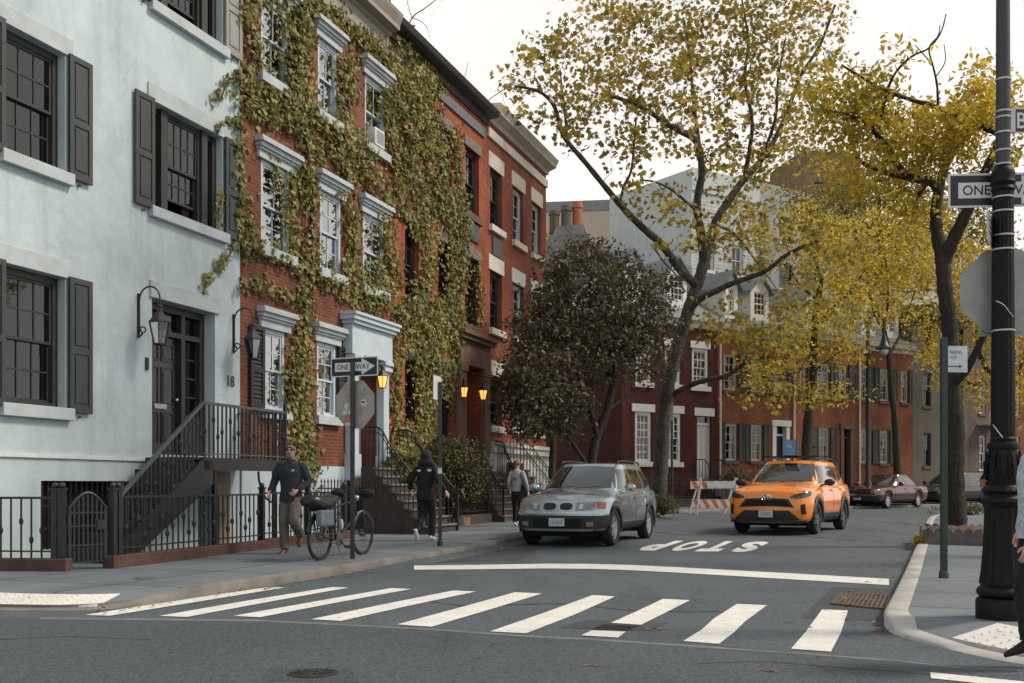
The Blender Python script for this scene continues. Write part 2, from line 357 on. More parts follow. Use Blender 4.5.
def low(p):
    """kerb height: dropped at the two ramps"""
    if p[0] < 0: t = min(1, max(0, (p[0] + 4.05) / .7)) if p[1] < 20 else 1
    else: t = min(1, max(0, (3.25 - p[0]) / .6)) if p[1] < 8.6 else 1
    return .02 + .104 * t
def kerb(line, width, mat, side):
    L = densify(line, 1.2); inn = offset_line(L, side * width); mb = MB(); n = len(L); r = .03
    rows = [[(p[0], p[1], g(p[1]) - .05) for p in L], [(p[0], p[1], g(p[1]) + max(low(p) - r, .004)) for p in L]]
    b1 = offset_line(L, side * r); rows.append([(p[0], p[1], g(p[1]) + low(q)) for p, q in zip(b1, L)]); rows.append([(p[0], p[1], g(p[1]) + low(q)) for p, q in zip(inn, L)]); rows.append([(p[0], p[1], g(p[1]) + .05) for p in inn])
    vs = [v for row in rows for v in row]
    mb.add(vs, [(k * n + i, k * n + i + 1, (k + 1) * n + i + 1, (k + 1) * n + i) for k in range(4) for i in range(n - 1)])
    o = mb.build('kerb', mat, None, True, ang=50); o['kind'] = 'structure'
    back = [offset_line(L, side * (width + (.124 - low(q)) / .104 * .56))[i] for i, q in enumerate(L)]; rb = MB(); k = [i for i in range(n) if low(L[i]) < .1239]; i0, i1 = max(min(k) - 1, 0), min(max(k) + 1, n - 1)
    for i in range(i0, i1): rb.add([(*inn[i], g(inn[i][1]) + low(L[i]) - .003), (*inn[i + 1], g(inn[i + 1][1]) + low(L[i + 1]) - .003), (*back[i + 1], g(back[i + 1][1]) + .121), (*back[i], g(back[i][1]) + .121)], [(0, 1, 2, 3)])
    rb.build('ramp', WALKL, None, True)['kind'] = 'structure'
    return back
inL = kerb(KL, .13, KERB, -1); inR = kerb(KR, .2, KERBR, 1)
sheet('sidewalk', inL + [(160, 150), (-120, 150), (-120, 10)], .12, WALKL)
gl_ = densify(KL[46:-5], 1.0); go = offset_line(gl_, .34); mb = MB(); n = len(gl_)
mb.add([(p[0], p[1], g(p[1]) + min(.05, .004 + .012 * i)) for i, p in enumerate(gl_)] + [(p[0], p[1], g(p[1]) + .0015) for p in go], [(i, i + 1, n + i + 1, n + i) for i in range(n - 1)]); mb.build('gutter', ASPHALT, None, True)['kind'] = 'structure'
sheet('sidewalk', inR + [(160, 60), (160, -4)], .12, WALKR)
# the cross street: an older, darker surface up to the seam
ASPHALT2 = ASPHALT.copy(); ASPHALT2.name = 'older asphalt'
for n_ in ASPHALT2.node_tree.nodes:
    if n_.type == 'TEX_NOISE': n_.inputs['Scale'].default_value *= .85
b_ = ASPHALT2.node_tree.nodes['Principled BSDF']; l_ = b_.inputs['Base Color'].links[0]; fs_ = l_.from_socket
hs = ASPHALT2.node_tree.nodes.new('ShaderNodeHueSaturation'); hs.inputs['Value'].default_value = .8; lk(ASPHALT2.node_tree, fs_, hs.inputs['Color']); lk(ASPHALT2.node_tree, hs.outputs[0], b_.inputs['Base Color'])
SEAML = [(-900, 588), (-500, 596), (-200, 610), (40, 618.5), (160, 619.5), (260, 621), (350, 625), (440, 630.5), (520, 636), (600, 640), (680, 645.5), (760, 651), (850, 657.5), (900, 661), (960, 668), (1150, 690), (1500, 730)]
sheet('cross_street', [tuple(G(*p)[:2]) for p in SEAML] + [(12, -6), (-30, -6)], .0015, ASPHALT2)
def road_patch(px, dark):
    sheet('road_patch', [tuple(G(*p)[:2]) for p in px], .0028, dark)
PATCH = ASPHALT2.copy(); PATCH.name = 'patched asphalt'; PATCH.node_tree.nodes[-1].inputs['Value'].default_value = .66
for n_ in PATCH.node_tree.nodes:
    if n_.type == 'HUE_SAT': n_.inputs['Value'].default_value = .66
road_patch([(560, 628), (650, 631), (668, 623), (585, 620)], PATCH); road_patch([(270, 668), (352, 670), (360, 683), (262, 681)], PATCH); road_patch([(800, 618), (905, 622), (912, 590), (832, 588)], PATCH); road_patch([(420, 563), (520, 561), (540, 548), (470, 550)], PATCH)
TAR = plain('black tar line', (.035, .038, .041), .6, var=.3, scale=9)
def tar(pts, w_=.6):
    r_ = random.Random(len(pts) * 7 + int(pts[0][0])); L = smooth_line([(x, y, 0) for x, y in pts], 7); a = [G(p.x + r_.uniform(-2, 2), p.y - w_ * r_.uniform(.2, .6)) for p in L]; b = [G(p.x + r_.uniform(-2, 2), p.y + w_ * r_.uniform(.2, .6)) for p in L]; n = len(a); m_ = MB()
    for v in a + b: v.z = g(v.y) + .0035
    m_.add(a + b, [(i, i + 1, n + i + 1, n + i) for i in range(n - 1)]); m_.build('tar_line', TAR)['kind'] = 'structure'
tar([(700, 664), (760, 662), (830, 667), (900, 672), (980, 682)], .6); tar([(0, 640), (70, 637), (150, 640)], .4); tar([(420, 600), (470, 606), (560, 604), (640, 611), (730, 612)], .6); tar([(640, 530), (700, 536), (780, 535), (860, 541)], .5)
# road markings
def mark(name, rows, lift=.006, mat=None, kind='structure'):
    """rows: list of pixel polylines (left edge, right edge) swept into a painted band on the road"""
    A, B = rows; mb = MB()
    a = [G(*p) for p in A]; b = [G(*p) for p in B]
    for v in a + b: v.z = g(v.y) + lift
    n = len(a); mb.add(a + b, [(i, i + 1, n + i + 1, n + i) for i in range(n - 1)])
    o = mb.build(name, mat or PAINT); o['kind'] = kind; return o
stripes = [(((85, 615.5), (170, 602), (268, 587.5)), ((110, 616.3), (193, 603), (285, 588))), (((159, 616.5), (245, 601.5), (332, 587.5)), ((187, 617.5), (268, 602.5), (349, 588))),
           (((233, 616.5), (312, 602.5), (391, 588.6)), ((260, 617.8), (336, 603.2), (411, 589.5))), (((311, 619.8), (385, 604.5), (453, 591)), ((341, 621.5), (410, 606), (476, 592))),
           (((397, 625), (460, 608), (515, 592.7)), ((431, 627.5), (490, 610), (542, 594))), (((490, 632), (545, 613), (593, 595.5)), ((526, 634), (575, 615), (615, 597))),
           (((611, 623.3), (633, 613.5), (663, 599.3)), ((641, 625.3), (664, 614), (690, 600.7))), (((581, 636), (592, 631)), ((618, 638.3), (626, 632.2))),
           (((683, 641.7), (702, 630), (714, 619), (737, 604.3)), ((719, 644.5), (734, 633), (745, 622), (767, 605.8))), (((791, 649.5), (806, 632), (822, 610)), ((831, 652.3), (841, 633), (848, 611)))]
for s in stripes: mark('crosswalk_stripe', s)
cl_ = [(414, 568), (480, 567.4), (545, 566.4), (590, 566.7), (630, 567.9), (680, 570.4), (750, 574.4), (820, 578.4), (889, 582.4)]
mark('stop_line', ([(x, y - 2.1 - i * .13) for i, (x, y) in enumerate(cl_)], [(x, y + 2.1 + i * .13) for i, (x, y) in enumerate(cl_)]))
mark('crosswalk_line', (((930, 673), (1100, 690), (1400, 718)), ((931, 679), (1100, 697), (1400, 727))))
SEAM = plain('old seam tar', (.15, .155, .155), .85, var=.3, scale=4)
sl = [(40, 618.5), (160, 619.5), (260, 621), (350, 625), (440, 630.5), (520, 636), (600, 640), (680, 645.5), (760, 651), (850, 657.5), (900, 661), (960, 668)]
mark('road_seam', ([(x, y - .55 + .5 * math.sin(x * .31)) for x, y in sl], [(x, y + .8 + .4 * math.sin(x * .17)) for x, y in sl]), .003, SEAM)
mb = MB()
for ch, n0, n1, f0, f1, yn, yf in (('P', 655, 634, 684, 661, 550.8, 541.0), ('O', 687, 665, 714, 691, 551.2, 541.2), ('T', 718, 694, 742, 717, 551.7, 541.4), ('S', 750, 728, 771, 748, 552.3, 541.8)):
    v, f = text_mesh(ch, .055); LL, LRt, UL, UR = (G(f0, yf), G(f1, yf), G(n0, yn), G(n1, yn)); pts = []
    for p in v:
        q = (LL * (1 - p[0]) + LRt * p[0]) * (1 - p[1]) + (UL * (1 - p[0]) + UR * p[0]) * p[1]; q.z = g(q.y) + .006; pts.append(q)
    mb.add(pts, f)
mb.build('stop_lettering', PAINT)['kind'] = 'structure'
# dimpled warning plates at the two ramps
def tactile(line, side, width, pa, pb, label, d0=.05, d1=.6):
    L = densify(line, .15); near = lambda p: min(range(len(L)), key=lambda i: (L[i][0] - p[0]) ** 2 + (L[i][1] - p[1]) ** 2)
    i0, i1 = sorted((near(G(*pa)), near(G(*pb)))); tx_, ty_ = L[i1][0] - L[i0][0], L[i1][1] - L[i0][1]; tl_ = math.hypot(tx_, ty_); nx_, ny_ = ty_ / tl_ * side, -tx_ / tl_ * side; rows = [[(p[0] + nx_ * (width + d), p[1] + ny_ * (width + d)) for p in L] for d in (d0, d1)]; zf = lambda d: .017 + d / .56 * .104 + .016
    idx = list(range(i0, i1 + 1)); fr = [Vector((*rows[0][i], g(rows[0][i][1]) + zf(d0))) for i in idx]; bk_ = [Vector((*rows[1][i], g(rows[1][i][1]) + zf(d1))) for i in idx]; mb = MB(); n = len(idx)
    dn = Vector((0, 0, .03)); mb.add(fr + bk_ + [v - dn for v in fr] + [v - dn for v in bk_], [(i, i + 1, n + i + 1, n + i) for i in range(n - 1)] + [(i, i + 1, 2 * n + i + 1, 2 * n + i) for i in range(n - 1)] + [(n + i, n + i + 1, 3 * n + i + 1, 3 * n + i) for i in range(n - 1)] + [(0, n, 3 * n, 2 * n), (n - 1, 2 * n - 1, 4 * n - 1, 3 * n - 1)])
    ny = int((d1 - d0) / .075); step = .075; acc_ = 0
    for i in range(n - 1):
        seg = (fr[i + 1] - fr[i]).length; acc_ += seg
        if acc_ < step: continue
        acc_ = 0
        for j in range(ny):
            b_ = (j + .5) / ny; c = fr[i] * (1 - b_) + bk_[i] * b_; m = 6; o = len(mb.v)
            mb.v += [(c.x + .021 * math.cos(k * math.pi / 3), c.y + .021 * math.sin(k * math.pi / 3), c.z - .001) for k in range(m)] + [(c.x + .012 * math.cos(k * math.pi / 3), c.y + .012 * math.sin(k * math.pi / 3), c.z + .006) for k in range(m)]
            mb.f += [tuple(o + m + k for k in range(m))] + [(o + k, o + (k + 1) % m, o + m + (k + 1) % m, o + m + k) for k in range(m)]
    return tag(mb.build('tactile_plate', PAINT), label, 'paving plate')
tactile(KL, -1, .13, (-170, 602), (86, 610), 'white dimpled warning plate in the left ramp by the iron gate', .02, .42)
tactile(KR, 1, .2, (928, 646), (1110, 678), 'white dimpled warning plate set at the foot of the lamp post', .03, .52)
# iron in the road
RUST = plain('rusty cast iron', (.12, .085, .06), .7, .4, var=.4, scale=10, bs=.3)
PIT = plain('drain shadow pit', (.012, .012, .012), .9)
q = [G(*p) for p in ((833, 605), (843, 594.5), (895, 597), (890, 610.5))]
dr = thing('storm_drain', 'rusty barred storm drain grate in the road by the right kerb', 'drain', q[0] * .25 + q[1] * .25 + q[2] * .25 + q[3] * .25)
c0 = Vector(dr.location); L = [p - c0 for p in q]
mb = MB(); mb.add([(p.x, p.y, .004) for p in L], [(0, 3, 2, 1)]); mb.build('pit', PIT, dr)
mb = MB(); P_ = lambda a, b_: (L[0] * (1 - a) + L[3] * a) * (1 - b_) + (L[1] * (1 - a) + L[2] * a) * b_
for a, b_ in (((0, 0), (1, 0)), ((0, 1), (1, 1)), ((0, 0), (0, 1)), ((1, 0), (1, 1)), ((0, .5), (1, .5))):
    u, w_ = P_(*a), P_(*b_); u.z = w_.z = .012; mb.bar(u, w_, .05, .018)
for k in range(1, 12):
    u, w_ = P_(k / 12, 0), P_(k / 12, 1); u.z = w_.z = .012; mb.bar(u, w_, .032, .016)
mb.build('grate', RUST, dr)
def plate(name, px, py, r, label, mat, cat='manhole'):
    c = G(px, py); mb = MB(); mb.lathe([(r, .0), (r, .009), (r - .03, .012), (r - .035, .008), (r * .6, .011), (r * .55, .008), (.01, .011)], 32)
    for k in range(12): a = k * math.pi / 6; mb.bar((math.cos(a) * r * .2, math.sin(a) * r * .2, .011), (math.cos(a) * r * .9, math.sin(a) * r * .9, .011), .018, .008)
    o = mb.build(name, mat); o.location = c; return tag(o, label, cat)
plate('manhole_cover', 313, 674, .16, 'dark round manhole cover in the near asphalt at the bottom edge', plain('worn manhole iron', (.05, .047, .045), .55, .5, var=.3, scale=12))
plate('valve_cover', 145, 589, .13, 'small round utility cover in the left sidewalk by the fence', plain('grey cover', (.14, .15, .16), .6, .3), 'utility cover').location.z = .12
q = [G(*p) for p in ((592, 629.5), (628, 631), (641, 626.5), (606, 624.5))]
mb = MB(); mb.add([(p.x, p.y, .007) for p in q] + [(p.x, p.y, -.01) for p in q], [(0, 1, 2, 3), (0, 4, 5, 1), (1, 5, 6, 2), (2, 6, 7, 3), (3, 7, 4, 0)])
for k in range(1, 5):
    a = k / 5; u = q[0] * (1 - a) + q[3] * a; w_ = q[1] * (1 - a) + q[2] * a; u.z = w_.z = .009; mb.bar(u, w_, .03, .006)
tag(mb.build('utility_cover', plain('dark cover iron', (.045, .045, .045), .6, .4, var=.3, scale=14)), 'small dark utility cover set into the broken seventh crosswalk stripe', 'utility cover')
# spray paint dashes left by surveyors
ORSPRAY = plain('faded orange spray paint', (.2, .11, .08), .85, var=.4, scale=30)
for (x, y, n_, s) in ((655, 629, 22, .14), (592, 666, 5, .03), (768, 671, 6, .04)):
    mb = MB(); c = G(x, y)
    for k in range(n_):
        ox, oy, a, l = rng.normal(0, s), rng.normal(0, s * .6), rng.uniform(0, 6), rng.uniform(.012, .05)
        p = c + Vector((ox, oy, .0055)); u = Vector((math.cos(a), math.sin(a), 0)) * l; w_ = Vector((-u.y, u.x, 0)) * .28; mb.add([p - u - w_, p + u - w_, p + u * .8 + w_, p - u * .9 + w_], [(0, 1, 2, 3)])
    mb.build('survey_mark', ORSPRAY)['kind'] = 'structure'
# fallen leaves along the kerbs (nobody could count them)
LITTER = leafmat('fallen leaves', [(.14, .06, .02), (.25, .13, .04), (.3, .2, .06)], .1)
mb = MB()
def fallen(c, s):
    a = rng.uniform(0, 6.28); u = Vector((math.cos(a), math.sin(a), rng.uniform(-.2, .3))) * s; w_ = Vector((-math.sin(a), math.cos(a), rng.uniform(-.3, .3))) * s * .6
    mb.add([c - u, c + w_ * .9 - u * .2, c + u, c - w_ * .9 - u * .2], [(0, 1, 2, 3)])
for (L, n_, lo, hi, i0, i1) in ((KL, 420, -.5, .3, 26, len(KL) - 4), (KR, 160, -.3, .5, 24, len(KR) - 5)):
    D = densify(L[i0:i1], .3)
    for k in range(n_):
        p = D[rng.integers(len(D))]; o = abs(rng.normal(0, .25)); sgn = 1 if L is KL else -1
        x, y = p[0] + sgn * o + rng.normal(0, .1), p[1] + rng.normal(0, .2); fallen(Vector((x, y, g(y) + .02 + rng.uniform(0, .015))), rng.uniform(.02, .045))
tag(mb.build('fallen_leaves', LITTER), 'brown leaves lying in the gutter along both kerbs', 'leaf litter', kind='stuff')
# ================================================================ buildings
def wall_front(mb, x0, x1, z0, z1, ops, dep=.18, y=0.0):
    xs = sorted({x0, x1, *[v for o in ops for v in o[:2]]}); zs = sorted({z0, z1, *[v for o in ops for v in o[2:4]]})
    xs = [v for v in xs if x0 <= v <= x1]; zs = [v for v in zs if z0 <= v <= z1]
    for a, b in zip(xs[:-1], xs[1:]):
        for c, d in zip(zs[:-1], zs[1:]):
            mx, mz = (a + b) / 2, (c + d) / 2
            if any(o[0] < mx < o[1] and o[2] < mz < o[3] for o in ops): continue
            mb.add([(a, y, c), (b, y, c), (b, y, d), (a, y, d)], [(0, 1, 2, 3)])
    for o in ops:
        a, b, c, d = o[:4]; e = y + (o[4] if len(o) > 4 else dep)
        mb.add([(a, y, c), (b, y, c), (b, y, d), (a, y, d), (a, e, c), (b, e, c), (b, e, d), (a, e, d)], [(0, 4, 5, 1), (1, 5, 6, 2), (2, 6, 7, 3), (3, 7, 4, 0)])
def shell(mb, x0, x1, z0, z1, D):
    mb.add([(x0, 0, z0), (x1, 0, z0), (x1, D, z0), (x0, D, z0), (x0, 0, z1), (x1, 0, z1), (x1, D, z1), (x0, D, z1)], [(1, 2, 6, 5), (2, 3, 7, 6), (3, 0, 4, 7)])
def window(par, x0, x1, z0, z1, mat, dep=.18, nx=3, ny=2, glass=None, sill=None, lintel=None, fw=.07, curtain=None, sillmat=None, lintmat=None, name='window', mun=.022, open_lower=0, cut=1.0, casing=0):
    """a double hung sash window set dep behind the wall face"""
    mb = MB(); y = dep; e = .001
    x0 += e; x1 -= e; z0 += e; z1 -= e
    for a, b, c, d in ((x0, x0 + fw, z0, z1), (x1 - fw, x1, z0, z1), (x0 + fw, x1 - fw, z1 - fw, z1), (x0 + fw, x1 - fw, z0, z0 + fw * .8)):
        mb.box(a, b, y - .07, y + .05, c, d)
    if casing:
        for a, b, c, d in ((x0 - casing, x0 + .004, z0 - .002, z1 + casing), (x1 - .004, x1 + casing, z0 - .002, z1 + casing), (x0 + .004, x1 - .004, z1 - .004, z1 + casing)): mb.box(a, b, -.035, .02, c, d)
    a, b, c, d = x0 + fw, x1 - fw, z0 + fw * .8, z1 - fw; zm = (c + d) / 2; s = .042
    gl = MB()
    for (lo, hi, yy) in ((zm - .02, d, y - .03), (c + open_lower, zm + .02, y + .012)):
        for q in ((a, a + s, lo, hi), (b - s, b, lo, hi), (a + s, b - s, hi - s, hi), (a + s, b - s, lo, lo + s)): mb.box(q[0], q[1], yy - .018, yy + .018, q[2], q[3])
        for k in range(1, nx): xx = a + s + (b - a - 2 * s) * k / nx; mb.box(xx - mun / 2, xx + mun / 2, yy - .012, yy + .012, lo + s, hi - s)
        for k in range(1, ny): zz = lo + s + (hi - lo - 2 * s) * k / ny; mb.box(a + s, b - s, yy - .0125, yy + .0125, zz - mun / 2, zz + mun / 2)
        gl.add([(a + s, yy, lo + s), (b - s, yy, lo + s), (b - s, yy, hi - s), (a + s, yy, hi - s)], [(0, 1, 2, 3)])
    w_ = mb.build(name, mat, par); gl.build('pane', glass or GLASS, w_)
    if sill: sb = MB().box(x0 - sill[0], x1 + sill[0], -sill[1], dep - .06, z0 - sill[2], z0 + .014).build('sill', sillmat or STONE, w_, bevel=.008)
    if lintel:
        if lintel[0] == 'flat': MB().box(x0 - lintel[1], x1 + lintel[1], -lintel[2], .06, z1 + .003, z1 + lintel[3]).build('lintel', lintmat or STONE, w_, bevel=.008)
        else: hood(x0 - lintel[1], x1 + lintel[1], z1 + .004, lintel[3], lintel[2]).build('lintel', lintmat or STONE, w_)
    if curtain is not None:
        cm = MB(); n = 24; yy = dep + .14; vs = []
        parts = ((a - .02, b + .02),) if cut >= 1 else ((a - .02, a + (b - a) * cut / 2), (b - (b - a) * cut / 2, b + .02))
        for (p, q) in parts:
            vs = [(p + (q - p) * i / n, yy + .03 * math.sin(i * 1.9 + p), zz) for zz in (c, d) for i in range(n + 1)]
            cm.add(vs, [(i, i + 1, n + 2 + i, n + 1 + i) for i in range(n)])
        cm.build('curtain', curtain, w_, True)
    return w_
def hood(x0, x1, z, h, p):
    """moulded window hood, profile in y-z swept along x with returned ends"""
    mb = MB()
    for (a, b, q, ex) in ((0, .38, .3, -.02), (.38, .52, .5, .0), (.52, .72, .72, .03), (.72, .88, 1.0, .07), (.88, 1.0, .9, .06)):
        mb.box(x0 - ex, x1 + ex, -p * q, .03, z + h * a + .0005, z + h * b - .0005)
    return mb
def shutter(par, x0, x1, z0, z1, mat, y=-.05, louvre=False, name='shutter'):
    mb = MB(); s = (x1 - x0) * .17; th = .022; zm = z0 + (z1 - z0) * .46
    for q in ((x0, x0 + s, z0, z1), (x1 - s, x1, z0, z1), (x0 + s, x1 - s, z1 - s * 1.1, z1), (x0 + s, x1 - s, z0, z0 + s * 1.4), (x0 + s, x1 - s, zm - s * .6, zm + s * .6)): mb.box(q[0], q[1], y - th, y + th, q[2], q[3])
    for (lo, hi) in ((z0 + s * 1.4, zm - s * .6), (zm + s * .6, z1 - s * 1.1)):
        if louvre:
            n = int((hi - lo) / .07)
            for k in range(n): zz = lo + (k + .5) * (hi - lo) / n; mb.add([(x0 + s, y + .012, zz + .035), (x1 - s, y + .012, zz + .035), (x1 - s, y - .014, zz - .03), (x0 + s, y - .014, zz - .03)], [(0, 1, 2, 3)])
            mb.box(x0 + s, x1 - s, y + .014, y + .018, lo, hi)
        else:
            mb.box(x0 + s, x1 - s, y - .004, y + .012, lo, hi); i = s * .45
            mb.box(x0 + s + i, x1 - s - i, y - .018, y - .003, lo + i, hi - i)
    mb.box(x0 + .02, x0 + .06, y + th, -.001, z0 + .25, z0 + .29); mb.box(x0 + .02, x0 + .06, y + th, -.001, z1 - .29, z1 - .25)
    mb.box((x0 + x1) / 2 - .012, (x0 + x1) / 2 + .012, y - .01, -.001, z0 - .07, z0 - .045)
    return mb.build(name, mat, par, bevel=.004)
def panel_door(par, x0, x1, z0, z1, y, mat, rows=(.18, .38, .3), cols=2, name='door'):
    mb = MB().box(x0, x1, y, y + .05, z0, z1); W_ = x1 - x0; zz = z0 + .2; tot = (z1 - z0) - .2 - .12 - .1 * (len(rows) - 1); ss = sum(rows)
    for r in rows:
        h = tot * r / ss
        for k in range(cols):
            a = x0 + .11 + k * (W_ - .22 + .08) / cols; b = a + (W_ - .22 + .08) / cols - .08
            for q in ((a, b, zz, zz + .02), (a, b, zz + h - .02, zz + h), (a, a + .02, zz + .02, zz + h - .02), (b - .02, b, zz + .02, zz + h - .02)): mb.box(q[0], q[1], y - .018, y + .001, q[2], q[3])
            mb.box(a + .05, b - .05, y - .014, y + .001, zz + .05, zz + h - .05)
        zz += h + .1
    return mb.build(name, mat, par, bevel=.003)
def cornice(par, x0, x1, z, prof, mat, name='cornice', brackets=None, bmat=None):
    """prof: list of (y, dz) outline, outward is -y"""
    mb = MB(); mb.prism([(q[0], z + q[1]) for q in prof], 'x', x0, x1)
    if brackets:
        n, wd, yy, za, zb = brackets
        for k in range(n): xx = x0 + (x1 - x0) * (k + .5) / n; mb.box(xx - wd / 2, xx + wd / 2, yy, -.001, z + za, z + zb)
    return mb.build(name, mat, par, ang=30)
def house(name, label, x0, x1, fac, cat='house', group=None):
    """Empty at the foot of the facade; local x runs along the street, local y into the house"""
    p = fac.P(x0, 0, 0); return thing(name, label, cat, p, fac.a, group)
STUCCO = stucco('pale blue stucco', (.52, .62, .66), (.35, .415, .44), .95)
BRICKB = brick('dark red brick', (.25, .066, .034), (.15, .04, .024), (.19, .11, .085), stain=.5, ms=.014)
BRICKC = brick('orange red brick', (.4, .1, .045), (.26, .058, .03), (.3, .13, .09), ms=.009, stain=.4)
BRICKD = brick('salmon red brick', (.33, .095, .055), (.25, .07, .042), (.24, .11, .08), ms=.009)
BRICKE = brick('maroon painted brick', (.085, .022, .019), (.065, .018, .015), (.07, .024, .02), stain=.3)
BRICKF = brick('orange far brick', (.28, .085, .036), (.19, .055, .027), (.19, .1, .065), stain=.4)
def ZA(px, py, off=0): return FA.z(px, py, off)
tl = lambda px: FA.t(px)
# ---- A: pale stucco house
A0, A1 = -5.2, FA.t(240)
A = house('stucco_house', 'pale blue stucco house with black shutters and lantern-lit front door', 0, A1, FA)
zs = [2.31, 5.70, 9.02]; zh = [4.2, 7.42, 10.75]
wl = (FA.t(4), FA.t(65)); wr = (FA.t(153), FA.t(222)); wd = (FA.t(152), FA.t(215))
wo = (wl[0] - 3.4, wl[1] - 3.4)
ops = []
for z0_, z1_ in zip(zs, zh):
    for a, b in (wo, wl): ops.append((a, b, z0_, z1_))
for k in (1, 2): ops.append((wr[0], wr[1], zs[k], zh[k]))
dz0 = 1.7; ops.append((wd[0], wd[1], dz0, 4.24, .32))
ops.append((FA.t(41), FA.t(126), .3, 1.28, .25)); ops.append((FA.t(200), FA.t(214), .0, 1.4, .3))
mb = MB(); wall_front(mb, A0, A1, 0, 12.3, ops, .2); shell(mb, A0, A1, 0, 12.3, 9); mb.build('wall', STUCCO, A)
MB().box(A0, A1, .0, 9, 12.3, 12.4).build('roof', ROOFTAR, A)
cornice(A, A0, A1, 11.9, [(.05, 0), (-.06, 0), (-.1, .25), (-.45, .32), (-.5, .5), (.05, .5)], GREYSTONE)
MB().box(A0, FA.t(152) - .02, -.035, .02, 1.6, 1.66).build('string_course', plain('pale string course', (.6, .65, .66), .8), A)
def awin(a, b, k, **kw):
    window(A, a, b, zs[k], zh[k], DKTRIM, .2, 4 if kw.get('wide') else 3, 2, fw=.1, sill=(.1, .1, .16), sillmat=GREYSTONE, lintel=('flat', .14, .03, .26), lintmat=GREYSTONE, curtain=kw.get('cur'), cut=kw.get('cut', .7), open_lower=kw.get('op', 0), glass=GLASS)
for k in range(3):
    for a, b in (wo, wl): awin(a, b, k, cur=BROWNCUR, cut=.75)
def tripwin(a, b, k):
    """wide opening: one sash between two broad dark mullions and side lights"""
    c0, c1 = a + (b - a) * .25, b - (b - a) * .25
    MB().box(a + .002, a + .12, .12, .24, zs[k] + .002, zh[k] - .002).box(b - .12, b - .002, .12, .24, zs[k] + .002, zh[k] - .002).box(c0 - .16, c0, .08, .24, zs[k] + .002, zh[k] - .002).box(c1, c1 + .16, .08, .24, zs[k] + .002, zh[k] - .002).box(a + .12, c0 - .16, .15, .24, zh[k] - .1, zh[k] - .002).box(c1 + .16, b - .12, .15, .24, zh[k] - .1, zh[k] - .002).build('mullion', DKTRIM, A)
    for p, q in ((a + .12, c0 - .16), (c1 + .16, b - .12)):
        sg = MB(); sg.add([(p, .2, zs[k]), (q, .2, zs[k]), (q, .2, zh[k] - .1), (p, .2, zh[k] - .1)], [(0, 1, 2, 3)]); sg.build('side_light', GLASS, A)
    window(A, c0, c1, zs[k], zh[k], DKTRIM, .2, 4, 2, fw=.06, curtain=BROWNCUR, cut=.4, open_lower=.25)
    MB().box(a - .12, b + .12, -.1, .1, zs[k] - .16, zs[k] + .014).build('sill', GREYSTONE, A, bevel=.008)
    MB().box(a - .14, b + .14, -.03, .06, zh[k] + .003, zh[k] + .28).build('lintel', GREYSTONE, A, bevel=.008)
for k in (1, 2): tripwin(wr[0], wr[1], k)
sw = .46
for k in range(3):
    for (a, b) in (wo, wl):
        shutter(A, a - sw - .03, a - .03, zs[k] - .04, zh[k] + .03, SHUTTER); shutter(A, b + .03, b + sw + .03, zs[k] - .04, zh[k] + .03, SHUTTER)
    if k: shutter(A, wr[0] - sw - .03, wr[0] - .03, zs[k] - .04, zh[k] + .03, SHUTTER); tag(shutter(A, wr[1] + .03, A1 - .02, zs[k] - .04, zh[k] + .03, SHUTTER if k == 1 else SHUTTERLT))
# front door with transom and side light
fd = MB(); y = .32; a, b = wd; m_ = a + (b - a) * .62; zt = 3.72; zb = dz0 + .02
for q in ((a, a + .13, zb, 4.238), (b - .13, b, zb, 4.238), (m_, m_ + .1, zb, 4.12), (a + .13, b - .13, 4.12, 4.238), (a + .13, m_, zt, zt + .09), (m_ + .1, b - .13, zt, zt + .09), (m_ + .1, b - .13, zb, zb + .7)): fd.box(q[0], q[1], y - .1, y + .06, q[2], q[3])
for k in (1, 2): xx = a + .13 + (m_ - a - .13) * k / 3; fd.box(xx - .015, xx + .015, y - .02, y + .02, zt + .09, 4.12)
for k in (1, 2, 3): zz = zb + .7 + (zt - zb - .7) * k / 4; fd.box(m_ + .1, b - .13, y - .02, y + .02, zz - .015, zz + .015)
dfr = fd.build('door_frame', DKTRIM, A, bevel=.004)
MB().add([(a + .13, y + .01, zt + .09), (m_, y + .01, zt + .09), (m_, y + .01, 4.12), (a + .13, y + .01, 4.12), (m_ + .1, y + .01, zb + .7), (b - .13, y + .01, zb + .7), (b - .13, y + .01, 4.12), (m_ + .1, y + .01, 4.12)], [(0, 1, 2, 3), (4, 5, 6, 7)]).build('pane', GLASS, dfr)
dd = panel_door(A, a + .13, m_, zb, zt, y, DOORBLK, (.8, 1.0, .45), 2)
xm = (a + .13 + m_) / 2
MB().box(xm - .16, xm + .16, y - .03, y - .001, zb + .78, zb + .86).build('mail_slot', STEEL, dd); MB().ball((m_ - .08, y - .06, zb + .95), .035).bar((m_ - .08, y, zb + .95), (m_ - .08, y - .06, zb + .95), .02).build('handle', CHROME, dd, True)
MB().box(wd[0] - .07, wd[1] + .1, -.045, .06, 4.245, 4.52).build('lintel', GREYSTONE, A, bevel=.01)
MB().box(wd[0] + .002, wd[1] - .002, -.04, .3, dz0 - .12, dz0 + .02).build('threshold', GREYSTONE, A)
